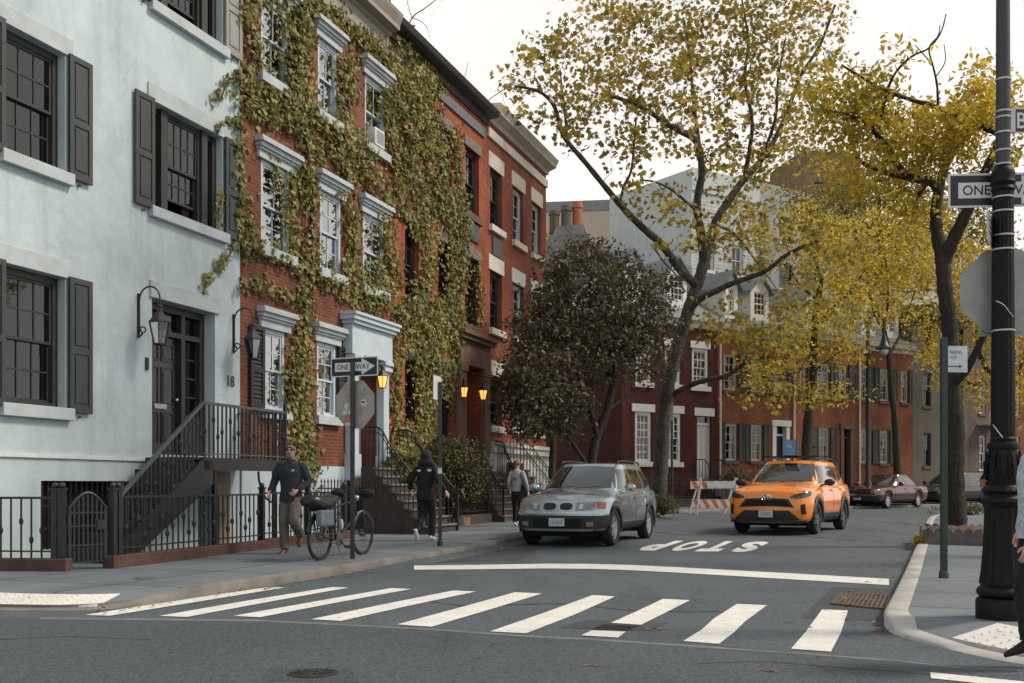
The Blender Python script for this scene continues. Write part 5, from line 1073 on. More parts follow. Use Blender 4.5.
# ================================================================ vegetation
LEAF_PLANE = [(.0, -.5), (.22, -.36), (.5, -.2), (.3, .02), (.42, .26), (.14, .2), (.0, .55)]
LEAF_IVY = [(.0, -.42), (.3, -.48), (.5, -.08), (.26, .08), (.0, .55)]
LEAF_OVAL = [(.0, -.5), (.22, -.2), (.2, .15), (.0, .5)]
def leaves(name, P, N, D, S, mat, parent, outline=LEAF_PLANE, fold=.25):
    """every leaf two folded halves along its midrib; P centres, N blade normals, D tip directions, S sizes"""
    P = np.asarray(P, float); N = np.asarray(N, float); D = np.asarray(D, float); S = np.asarray(S, float)[:, None]
    N /= np.linalg.norm(N, axis=1, keepdims=True) + 1e-9; D = D - N * (D * N).sum(1, keepdims=True); D /= np.linalg.norm(D, axis=1, keepdims=True) + 1e-9
    X = np.cross(D, N); m = len(outline); n = len(P); V = []
    for u, v in outline: V.append(P + S * (X * u + D * v + N * (fold * abs(u))))
    for u, v in outline[1:-1]: V.append(P + S * (-X * u + D * v + N * (fold * abs(u))))
    V = np.stack(V, 1).reshape(-1, 3); k = 2 * m - 2; base = np.arange(n)[:, None] * k
    right = base + np.arange(m)[None, :]; left = base + np.array([0, m - 1] + list(range(2 * m - 3, m - 1, -1)))[None, :]
    L = np.stack([right, left], 1).reshape(-1).astype(np.int32); me = bpy.data.meshes.new(name)
    me.vertices.add(len(V)); me.vertices.foreach_set('co', V.reshape(-1)); me.loops.add(len(L)); me.loops.foreach_set('vertex_index', L)
    me.polygons.add(2 * n); me.polygons.foreach_set('loop_start', (np.arange(2 * n) * m).astype(np.int32)); me.update(calc_edges=True)
    return link(name, me, mat, parent)
def rand_dirs(n, up=0.0):
    v = rng.normal(size=(n, 3)); v[:, 2] += up; return v / np.linalg.norm(v, axis=1, keepdims=True)
class Tree:
    def __init__(s, Y0): s.Y0 = Y0; s.nodes = []; s.rad = []; s.mb = MB(); s.tw = MB(); s.tips = []
    def limb(s, pts, r0, r1, n=9, leafy=0):
        """pts: (px, py, depth offset)"""
        W_ = [W(p[0], p[1], s.Y0 + (p[2] if len(p) > 2 else 0)) for p in pts]; L = smooth_line(W_, 5); m = len(L)
        rr = [(r0 + (r1 - r0) * (i / (m - 1)) ** .8) * (1 + .07 * math.sin(i * 2.1 + pts[0][0])) for i in range(m)]
        s.mb.tube(L, rr, n)
        for p, r in zip(L[2:], rr[2:]): s.nodes.append(np.array(p)); s.rad.append(r)
    def base(s, px, py, r, flare=1.5, z=None):
        p = W(px, py, s.Y0); p.z = z if z is not None else g(p.y) + .1; return p
    def grow(s, blobs, seg=3, rt=.012, keep=1.0):
        T = []
        for b in blobs:
            px, py, rx, ry, n = b[:5]; dY = b[5] if len(b) > 5 else 0; rd = b[6] if len(b) > 6 else 2.5
            for _ in range(int(n * keep)):
                while True:
                    q = rng.uniform(-1, 1, 3)
                    if q @ q <= 1: break
                T.append(np.array(W(px + q[0] * rx, py + q[1] * ry, s.Y0 + dY + q[2] * rd)))
        N = np.array(s.nodes); d = [np.min(((N - t) ** 2).sum(1)) for t in T]
        arr = np.zeros((len(N) + len(T) * (seg + 1), 3)); arr[:len(N)] = N; cnt = len(N); rad = list(s.rad)
        for i in np.argsort(d):
            t = T[i]; e = ((arr[:cnt] - t) ** 2).sum(1); j = int(np.argmin(e)); a = arr[j].copy(); l = math.sqrt(e[j])
            r0 = min(rad[j] * .6, .01 + l * .012); pts = [a]
            for k in range(1, seg + 1):
                f = k / seg; p = a + (t - a) * f + np.array([0, 0, l * .12 * math.sin(math.pi * f)]) + (rng.normal(0, .06 * l, 3) if k < seg else 0)
                pts.append(p); arr[cnt] = p; cnt += 1; rad.append(max(rt * .5, r0 * (1 - .6 * f)))
            s.tw.tube(pts, [max(rt * .45, r0 * (1 - .7 * k / seg)) for k in range(seg + 1)], 4, False); s.tips.append((pts[-1], pts[-2]))
    def foliage(s, per, size, spread, droop=.3, szv=.3, flat=.6):
        P, N, D, S = [], [], [], []
        for t, q in s.tips:
            m = max(1, int(rng.poisson(per)))
            c = t + rng.normal(0, spread, (m, 3)) * np.array([1.15, 1.15, flat]) + (q - t) * rng.uniform(0, .7, (m, 1)); P.append(c)
            d = rand_dirs(m); d[:, 2] -= droop; D.append(d); nn = rand_dirs(m, .7); N.append(nn); S.append(size * rng.uniform(1 - szv, 1 + szv, m))
        return [np.concatenate(x) for x in (P, N, D, S)]
    def build(s, name, label, barkm, leafm, per, size, spread, loc, outline=LEAF_PLANE, droop=.3, group=None, cat='tree'):
        th = thing(name, label, cat, loc, 0, group); o = Vector(loc)
        M = Matrix.Translation(-o); s.mb.move(M).build('trunk', barkm, th, True, ang=80)
        if s.tw.v: s.tw.move(M).build('branches', barkm, th, True, ang=80)
        if per > 0: P, N, D, S = s.foliage(per, size, spread, droop); leaves('crown', P - np.array(o), N, D, S, leafm, th, outline)
        return th
BARKP = bark('plane tree bark', (.055, .048, .04), (.115, .104, .088), (.03, .026, .022), 3.5, .5)
BARKD = bark('dark furrowed bark', (.032, .024, .02), (.055, .042, .035), (.017, .013, .011), 5, .25)
LPLANE = leafmat('olive plane leaves', [(.105, .094, .02), (.235, .19, .036), (.43, .32, .055), (.64, .47, .09)], .54, .55)
LYEL = leafmat('yellow autumn leaves', [(.18, .15, .024), (.39, .3, .04), (.62, .46, .056), (.82, .62, .1)], .54, .6)
LDARK = leafmat('dark bronze leaves', [(.032, .034, .018), (.066, .064, .034), (.115, .105, .06), (.2, .14, .06)], .22, .8)
LIVY = leafmat('ivy leaves', [(.085, .095, .03), (.175, .175, .055), (.3, .275, .1), (.46, .38, .13)], .28, .9)
LBUSH = leafmat('yew needles', [(.03, .034, .012), (.06, .06, .02), (.12, .105, .035)], .15, 1.5)
LSHRUB = leafmat('shrub leaves', [(.06, .07, .03), (.13, .13, .06), (.24, .22, .12)], .25, 2)
# ---- the big plane tree
T = Tree(36.5)
T.limb([(656, 516), (659, 490), (661, 460), (664, 420), (670, 375), (681, 335), (690, 305), (698, 283), (704, 262)], .3, .19, 12)
T.limb([(704, 262), (702, 240, -.4), (697, 205, -.8), (702, 172, -1.2), (697, 143, -1.5), (682, 132, -1.8), (667, 124, -2), (643, 108, -2.4), (610, 95, -2.8)], 0.180, 0.060)
T.limb([(704, 262), (714, 227, .4), (721, 212, .6), (741, 183, 1), (757, 165, 1.3), (770, 148, 1.6), (787, 113, 2), (800, 77, 2.3), (820, 45, 2.6), (835, 5, 2.8)], 0.180, 0.045)
T.limb([(697, 285), (682, 272, -.6), (662, 245, -1.2), (643, 228, -1.6), (625, 210, -2), (607, 189, -2.4), (585, 162, -2.9), (563, 135, -3.3), (555, 108, -3.6), (540, 92, -3.9), (515, 86, -4.2)], 0.168, 0.038)
T.limb([(620, 203, -2.1), (624, 186, -2.2), (631, 171, -2.3), (634, 145, -2.5), (636, 120, -2.6)], 0.060, 0.030, 7)
T.limb([(566, 138, -3.3), (566, 125, -3.4), (563, 97, -3.5), (560, 70, -3.6)], 0.060, 0.022, 7)
T.limb([(673, 395), (688, 386, -.6), (707, 380, -1.2), (726, 376, -1.8), (738, 368, -2.2), (749, 361, -2.6), (768, 357, -3)], 0.108, 0.053)
T.limb([(688, 312), (700, 299, -.5), (714, 292, -.8), (733, 283, -1.2), (750, 277, -1.6), (767, 270, -2), (785, 256, -2.4), (800, 248, -2.8), (820, 240, -3.2)], 0.132, 0.053)
T.limb([(702, 172, -1.2), (697, 130, -1), (693, 98, -.8), (690, 60, -.6), (684, 20, -.4)], 0.096, 0.030, 7)
T.limb([(744, 180, 1), (750, 147, .5), (752, 120, .2), (745, 80, 0), (748, 40, -.2), (742, 0, -.3)], 0.096, 0.030, 7)
T.limb([(702, 215, -.8), (690, 205, -1.6), (672, 190, -2.2), (655, 182, -2.8), (640, 180, -3.2)], 0.060, 0.027, 7)
T.limb([(760, 162, 1.4), (775, 120, .5), (778, 80, 0), (785, 40, -.5)], 0.072, 0.030, 7)
T.limb([(652, 245, -1.4), (664, 262, -2), (676, 275, -2.6), (684, 290, -3)], 0.036, 0.022, 6)
T.limb([(716, 226, .4), (732, 232, 1.4), (748, 250, 2.2), (760, 268, 3)], 0.060, 0.030, 6)
T.grow([(545, 88, 50, 62, 150, -3.6, 2), (590, 60, 60, 58, 150, -2.8, 2.5), (600, 125, 45, 40, 60, -2.6, 2), (650, 55, 70, 68, 230, -1.6, 3), (660, 130, 50, 42, 100, -2, 2), (705, 100, 50, 70, 160, -.6, 3), (720, 30, 70, 50, 210, 0, 3), (770, 90, 60, 75, 300, 1, 3), (810, 30, 45, 55, 170, 1.6, 2.5),
        (735, 165, 45, 40, 110, .8, 3), (790, 150, 40, 50, 120, 1.6, 3), (680, 235, 36, 28, 34, -1.8, 2), (660, 205, 30, 26, 34, -2.6, 1.5), (635, 170, 22, 36, 30, -2.5, 1.5), (740, 225, 50, 36, 150, 1.4, 2.5), (770, 262, 36, 22, 50, 0, 2), (648, 60, 120, 90, 90, -1, 4), (740, -20, 120, 45, 200, .5, 3), (620, -5, 60, 40, 70, -2, 2.5),
        (730, 325, 36, 28, 80, -2.2, 2), (772, 345, 42, 26, 90, -2.6, 2), (800, 300, 26, 34, 60, -2.6, 2), (760, 395, 40, 16, 30, -2.6, 1.5), (830, 250, 40, 40, 80, -2.4, 2)], keep=.46)
T.build('plane_tree', 'tall leaning plane tree with olive leaves beside the barricade', BARKP, LPLANE, 8.5, .175, .22, G(657, 513, .12))
# ---- the dark trunked yellow tree in the brick pit
T = Tree(20.7); tb = pc[0] + a_ * .5 + b_ * .55; T.Y0 = tb.y + .2
T.limb([(958, 527), (956, 505), (955, 470), (956, 430), (953, 400), (951, 360), (949, 320), (945, 290), (943, 262)], .185, .14, 14)
T.limb([(943, 262), (937, 232, .2), (936, 212, .3), (939, 190, .4), (946, 165, .5), (958, 145, .7), (975, 128, .9)], 0.138, 0.065)
T.limb([(943, 262), (953, 240, -.2), (964, 218, -.4), (976, 192, -.6), (986, 170, -.8), (999, 143, -1), (1012, 118, -1.2)], 0.150, 0.058)
T.limb([(939, 192, .4), (930, 181, -.1), (911, 178, -.4), (898, 165, -.6), (889, 149, -.8), (877, 135, -1), (867, 123, -1.1), (845, 115, -1.2), (820, 112, -1.3)], 0.094, 0.026)
T.limb([(911, 178, -.4), (898, 176, -.2), (878, 170, 0), (859, 160, .2), (852, 140, .4), (848, 120, .5)], 0.062, 0.023)
T.limb([(877, 135, -1), (882, 115, -1.1), (885, 99, -1.2), (894, 75, -1.3), (911, 57, -1.4), (929, 48, -1.4), (941, 32, -1.4), (946, 14, -1.4)], 0.037, 0.010, 6)
T.limb([(1004, 136, -1), (985, 127, -1), (968, 118, -1), (950, 112, -1), (933, 106, -1), (912, 100, -1.1), (894, 94, -1.2), (876, 86, -1.2), (858, 75, -1.3), (843, 66, -1.3)], 0.075, 0.019, 8)
T.limb([(938, 106, -1), (937, 85, -1), (933, 66, -1), (929, 48, -1), (938, 36, -1), (940, 25, -1)], 0.025, 0.008, 6)
T.limb([(933, 66, -1), (924, 55, -1), (915, 45, -1)], 0.015, 0.008, 5); T.limb([(935, 78, -1), (945, 62, -1), (944, 44, -1)], 0.013, 0.007, 5)
T.limb([(952, 385), (965, 372, -.3), (976, 352, -.6), (986, 330, -.9), (995, 305, -1.2), (1010, 285, -1.4)], 0.088, 0.039)
T.limb([(930, 181, .2), (921, 190, .6), (917, 205, 1), (925, 215, 1.2)], 0.062, 0.026)
T.grow([(840, 118, 36, 36, 90, -1, 1), (872, 110, 36, 30, 80, -1, 1), (905, 140, 45, 40, 110, -.5, 1.3), (945, 140, 40, 36, 90, .3, 1.3), (985, 105, 36, 26, 90, -.8, 1), (960, 118, 50, 16, 60, -1, 1), (870, 165, 50, 40, 110, .2, 1.3), (1010, 140, 20, 40, 50, -1, 1), (865, 80, 26, 16, 26, -1.2, .7), (925, 130, 60, 24, 50, -.8, 1), (900, 60, 26, 26, 10, -1.3, .5),
        (1000, 290, 30, 40, 50, -1.2, 1), (985, 75, 24, 16, 20, -1, .8), (820, 95, 24, 24, 40, -1.3, .8), (960, 160, 40, 26, 50, 0, 1), (915, 210, 40, 30, 70, .8, 1.2)], 3, .008)
T.build('honey_locust_tree', 'dark trunked yellow tree growing from the brick-edged pit', BARKD, LYEL, 9, .12, .14, tb, LEAF_OVAL)
# ---- yellow trees along the far kerb and behind
def street_tree(name, label, Y0, limbs, blobs, per=5, size=.24, leaf=LYEL, barkm=BARKD, base=None, spread=.3, group='yellow trees along the far kerb', outline=LEAF_OVAL):
    t = Tree(Y0)
    for l in limbs: t.limb(*l)
    t.grow(blobs); p = W(limbs[0][0][0][0], 0, Y0); return t.build(name, label, barkm, leaf, per, size, spread, (p.x, Y0, g(Y0) + .12), outline, group=group)
Ya = FR.Y(FR.t(805, 3.9), 3.9)
street_tree('street_tree', 'pale barked yellow tree directly behind the orange taxi', Ya, [([(804, 500), (806, 460), (808, 420), (813, 380), (814, 340), (816, 310), (822, 280)], .26, .1, 10), ([(813, 350), (800, 370, -1), (780, 375, -1.6), (765, 372, -2)], .07, .03), ([(815, 330), (830, 310, .5), (850, 292, 1), (865, 270, 1.5)], .1, .04), ([(822, 280), (815, 255, .5), (820, 225, 1)], .09, .03), ([(812, 372), (826, 362, -.8), (840, 352, -1.2)], .05, .02), ([(818, 300), (800, 285, -1), (786, 262, -1.8)], .07, .03)],
            [(770, 375, 32, 18, 60, -1.6, 1.8), (800, 335, 45, 40, 150, -.4, 2.5), (840, 320, 40, 40, 140, .5, 2.5), (835, 270, 40, 40, 140, 1, 2.5), (850, 360, 24, 16, 30, 0, 2), (812, 235, 40, 34, 110, .8, 2.5), (815, 395, 60, 14, 60, -1.2, 1.6)], 9, .175, spread=.26)
Yb = FR.Y(FR.t(897, 3.9), 3.9)
street_tree('street_tree', 'slim forked yellow tree rising behind the maroon sedan', Yb, [([(899, 500), (897, 460), (895, 420), (891, 385), (888, 350), (884, 330)], .2, .1, 10), ([(884, 330), (874, 312, -.6), (868, 290, -1)], .08, .03), ([(889, 355), (900, 335, .5), (907, 315, .9), (915, 290, 1.2)], .08, .03), ([(884, 330), (888, 300, 0), (886, 260, .3)], .08, .03)],
            [(868, 290, 40, 40, 150, -.6, 2.5), (905, 290, 40, 46, 170, .5, 2.5), (885, 245, 50, 40, 160, .5, 2.5), (915, 230, 40, 40, 120, 1, 2.5), (845, 250, 36, 40, 100, 0, 2.5), (925, 345, 18, 30, 36, .6, 1.5)], 9, .175, spread=.26)
street_tree('street_tree', 'yellow tree right of the brick pit trunk behind the lamp post', FR.Y(FR.t(1010, 3.9), 3.9), [([(1016, 500), (1012, 440), (1004, 400), (990, 375), (978, 350)], .26, .1, 10), ([(1006, 405), (1020, 370, .5), (1030, 330, 1)], .12, .05), ([(990, 375), (975, 385, -1), (962, 378, -2), (950, 372, -2.5)], .08, .03), ([(978, 350), (975, 310), (985, 270)], .09, .04)],
            [(985, 300, 45, 55, 220, 0, 3), (1020, 320, 40, 60, 200, .5, 3), (960, 270, 40, 50, 150, 0, 2.5), (985, 385, 30, 24, 70, -1.5, 2), (1010, 400, 24, 30, 50, 0, 2), (940, 360, 20, 40, 50, -2, 2)], 11, .19, spread=.28)
street_tree('street_tree', 'tall yellow tree beyond the roofs between the lamp and the tower', 66, [([(880, 490), (882, 380), (884, 300), (880, 230), (878, 190)], .4, .14, 8), ([(884, 290), (860, 240, -1), (840, 205, -2)], .16, .05), ([(884, 280), (910, 235, 1), (930, 205, 2)], .16, .05)],
            [(855, 215, 50, 42, 200, -1, 3.5), (900, 205, 50, 42, 200, 1, 3.5), (880, 265, 60, 40, 200, 0, 4), (930, 250, 40, 50, 150, 2, 3.5), (965, 215, 36, 40, 130, 2, 3), (810, 215, 40, 34, 150, -1.5, 3), (985, 260, 40, 60, 220, 3, 3), (880, 180, 60, 30, 120, 0, 3)], 10, .27, leaf=leafmat('olive yellow leaves', [(.13, .11, .02), (.2, .16, .026), (.28, .21, .035), (.36, .26, .045)], .4, .4), spread=.45)
street_tree('street_tree', 'pale yellow tree behind the chimney pots and salmon house', 64, [([(553, 490), (554, 380), (555, 300), (556, 260)], .2, .1, 7)], [(556, 250, 12, 26, 70, 0, 1.5), (552, 280, 12, 30, 60, 0, 1.5)], 8, .28, spread=.3, group=None)
# ---- the dark tree in front of the salmon house
T = Tree(30.5)
T.limb([(585, 510), (588, 485), (592, 460), (597, 435), (607, 410), (613, 385), (618, 360)], .17, .1, 10)
T.limb([(597, 437), (590, 410, -.6), (580, 380, -1), (568, 345, -1.3), (560, 310, -1.5)], .09, .04); T.limb([(613, 388), (600, 350, .3), (592, 310, .5), (588, 270, .7)], .08, .03)
T.limb([(618, 360), (632, 330, .5), (642, 300, .8), (650, 275, 1)], .07, .03); T.limb([(590, 470), (570, 440, -1), (548, 415, -1.8), (530, 395, -2.3)], .07, .03); T.limb([(606, 412), (622, 400, 1), (638, 392, 1.6), (652, 385, 2)], .05, .02)
T.grow([(580, 300, 52, 52, 250, -.2, 2), (628, 305, 45, 46, 190, .6, 1.6), (545, 340, 38, 40, 160, -1.6, 1.6), (600, 350, 50, 36, 150, .2, 1.8), (532, 400, 32, 42, 190, -2, 1.6), (560, 405, 32, 34, 120, -1, 1.6), (640, 350, 36, 36, 90, 1.2, 1.5), (660, 300, 22, 30, 40, 1.4, 1.2), (590, 258, 40, 18, 70, .4, 1.4), (520, 375, 20, 26, 50, -2.3, 1)])
T.build('dark_tree', 'dark bronze leaved tree in front of the salmon brick house', BARKD, LDARK, 17, .135, .2, G(585, 514, .12), LEAF_OVAL)
T = Tree(32.5)
T.limb([(551, 505), (552, 470), (553, 445), (552, 420)], .12, .1, 9); T.grow([(550, 415, 20, 24, 30, 0, 1)])
T.build('tree', 'short pale trunk standing in the shade of the dark tree', BARKP, LDARK, 8, .165, .24, G(551, 511, .12), LEAF_OVAL)
# ---- tree added out of view on the right pavement, for shade and car reflections
T = Tree(16.0)
T.limb([(1142, 557), (1140, 400), (1132, 250), (1120, 120), (1105, 20)], .26, .2, 12); T.limb([(1105, 20), (1060, -80, .8), (980, -170, 1.8), (880, -230, 2.6), (780, -260, 3.2)], .13, .03); T.limb([(1105, 20), (1120, -120, -.5), (1090, -260, .5), (1040, -380, 1)], .13, .03); T.limb([(980, -170, 1.8), (860, -150, 1.2), (720, -150, .8), (620, -170, .5)], .07, .02)
T.grow([(852, -215, 240, 90, 210, 2.5, 3.2), (640, -200, 150, 80, 120, 1, 2.5), (1060, -330, 160, 120, 120, .5, 3)], keep=1)
T.build('street_tree', 'olive leaved tree added out of view on the right pavement, its limbs shading the street', BARKP, LPLANE, 8, .17, .24, (T.Y0 * (1142 - CX) / F, T.Y0, g(T.Y0) + .12))
# ---- bare tree behind the roofs
T = Tree(46)
T.limb([(410, 470), (412, 300), (408, 120), (405, 40)], .25, .06, 7); T.limb([(405, 45), (395, 20, 0), (388, -10, 0), (384, -50, 0)], .05, .02, 5); T.limb([(404, 40), (412, 18, .5), (425, 8, 1), (440, -4, 1), (450, -20, 1)], .04, .012, 5); T.limb([(412, 18, .5), (422, 22, .6), (428, 30, .6), (430, 40, .6)], .02, .008, 4); T.limb([(412, 18, .5), (408, 5, .6), (405, -15, .6)], .025, .01, 4)
T.limb([(408, 130), (440, 100, 2), (462, 82, 3), (468, 62, 3)], .04, .008, 4); T.limb([(408, 150), (460, 120, 2), (500, 92, 3), (520, 82, 3), (535, 78, 3)], .04, .008, 4)
T.grow([(405, 10, 30, 30, 16, 0, 1), (432, 6, 18, 20, 10, 1, .8), (505, 90, 20, 8, 8, 3, .8)], 3, .008)
T.build('bare_tree', 'bare leafless tree rising behind the cornice of the ivy house', BARKD, LDARK, 0, .1, .1, W(410, 0, 46) * 1)
# ---- bushes
def bush(name, label, c, rx, ry, rz, n, leafm, size, outline=LEAF_OVAL, lumps=9, cat='bush', twig=BARKD):
    th = thing(name, label, cat, c); L = [(rng.normal(0, .32, 3) * np.array([rx, ry, rz]) , rng.uniform(.5, .75)) for _ in range(lumps)]
    P = []; N = []
    for o, s_ in L:
        m = n // lumps; d = rand_dirs(m); r = s_ * (rng.uniform(.55, 1.05, (m, 1)) ** .5); p = o + d * r * np.array([rx, ry, rz]); P.append(p); N.append(d)
    P = np.concatenate(P); N = np.concatenate(N); P[:, 2] += rz; P = P + rng.normal(0, size * .5, P.shape); k = P[:, 2] > .03; P = P[k]; N = N[k]
    D = N + rand_dirs(len(P)) * .9 + np.array([0, 0, .3]); leaves('foliage', P, N + rand_dirs(len(P)) * .8, D, size * rng.uniform(.6, 1.3, len(P)), leafm, th, outline)
    st_ = MB()
    for _ in range(14): t = P[rng.integers(len(P))]; st_.tube([(t[0] * .1, t[1] * .1, 0), (t[0] * .5, t[1] * .5, t[2] * .5), tuple(t)], [.03, .018, .006], 5)
    st_.build('stems', twig, th, True); return th
bc = FA.P(FA.t(430, .9) + 3.2, 1.15, g(23) + .12)
bush('clipped_bush', 'big dark clipped bush behind the green signpost', FA.P(13.0, 1.2, .42), 1.05, .8, 1.0, 9000, LBUSH, .08, LEAF_OVAL, 16)
bush('shrub', 'small rounded shrub at the foot of the leaning plane tree', G(663, 515, .12), .5, .45, .36, 1500, LSHRUB, .09)
bush('shrub', 'flowering shrub under the left window of the orange house', FR.P(FR.t(735, .8), .8, g(46) + .15), .75, .5, .75, 1500, LSHRUB, .13)
bush('shrub', 'second flowering shrub beside the white door surround behind the taxi', FR.P(FR.t(764, .8), .8, g(48) + .15), .65, .5, .8, 1300, LSHRUB, .13)
bush('shrub', 'low shrub below the ivy beside the steps of the white portal', FA.P(FA.t(405, .8), .8, g(22) + .12), .6, .7, .95, 2200, LIVY, .12, LEAF_IVY)
bush('weed_tuft', 'yellow green weed at the left corner of the brick tree pit', pc[0] + Vector((-.08, .05, -.1)), .12, .12, .16, 160, LYEL, .07, cat='weed')
bush('low_plants', 'low yellow green plants in the second pit behind the trunk', G(966, 515, .12), 1.2, .5, .22, 900, LSHRUB, .1, cat='plants')
# ---- ivy
def ivy(name, label, strokes, fac, mat, size, seed=3, extra=None):
    th = thing(name, label, 'ivy', fac.P(FA.t(305), .1, .12)); r = np.random.default_rng(seed); P, N, D, S = [], [], [], []; st_ = MB()
    o = np.array(th.location)
    nrm = np.array([fac.n[0], fac.n[1], 0]); along = np.array([fac.d[0], fac.d[1], 0])
    for s in strokes:
        pts, w_, dens = s[0], s[1], s[2]; pts = [np.array(p, float) for p in pts]
        for a, b in zip(pts[:-1], pts[1:]):
            l = np.linalg.norm(b - a); Yc_ = fac.Y(fac.t((a[0] + b[0]) / 2)); n = int(l * w_ * 2 * dens * (.058 if a[0] < 388 else .085) * (Yc_ / 20) ** 1.6 / (size / .15) ** 2)
            if n < 1: continue
            f = r.uniform(-.05, 1.05, n)[:, None]; c = a + (b - a) * f; nn_ = np.array([-(b - a)[1], (b - a)[0]]) / (l + 1e-6)
            off = np.clip(r.normal(0, .55, n), -1.5, 1.5); c = c + nn_ * (off * w_)[:, None] + r.normal(0, 1.5, (n, 2))
            depth = .03 + .16 * r.beta(1.3, 2.0, n) * np.clip(1.2 - np.abs(off), .25, 1) * min(1.3, w_ / 9)
            for (x, y), dp in zip(c, depth):
                t = fac.t(x, dp); z = fac.z(x, y, dp)
                if z < .2: continue
                P.append(np.array(fac.P(t, dp, z)))
        line = [Vector(fac.P(fac.t(p[0], .03), .03 , fac.z(p[0], p[1], .03))) - Vector(o) for p in pts]
        st_.tube(smooth_line(line, 4), s[3] if len(s) > 3 else .012, 5)
    n = len(P); P = np.array(P); N = nrm + r.normal(0, .55, (n, 3)) + np.array([0, 0, .45]); D = r.normal(0, .55, (n, 3)) + np.array([0, 0, -1.0]) + nrm * .2; S = size * r.uniform(.55, 1.35, n)
    leaves('foliage', P - o, N, D, S, mat, th, LEAF_IVY, .18); st_.build('stems', BARKD, th, True, ang=80); return th
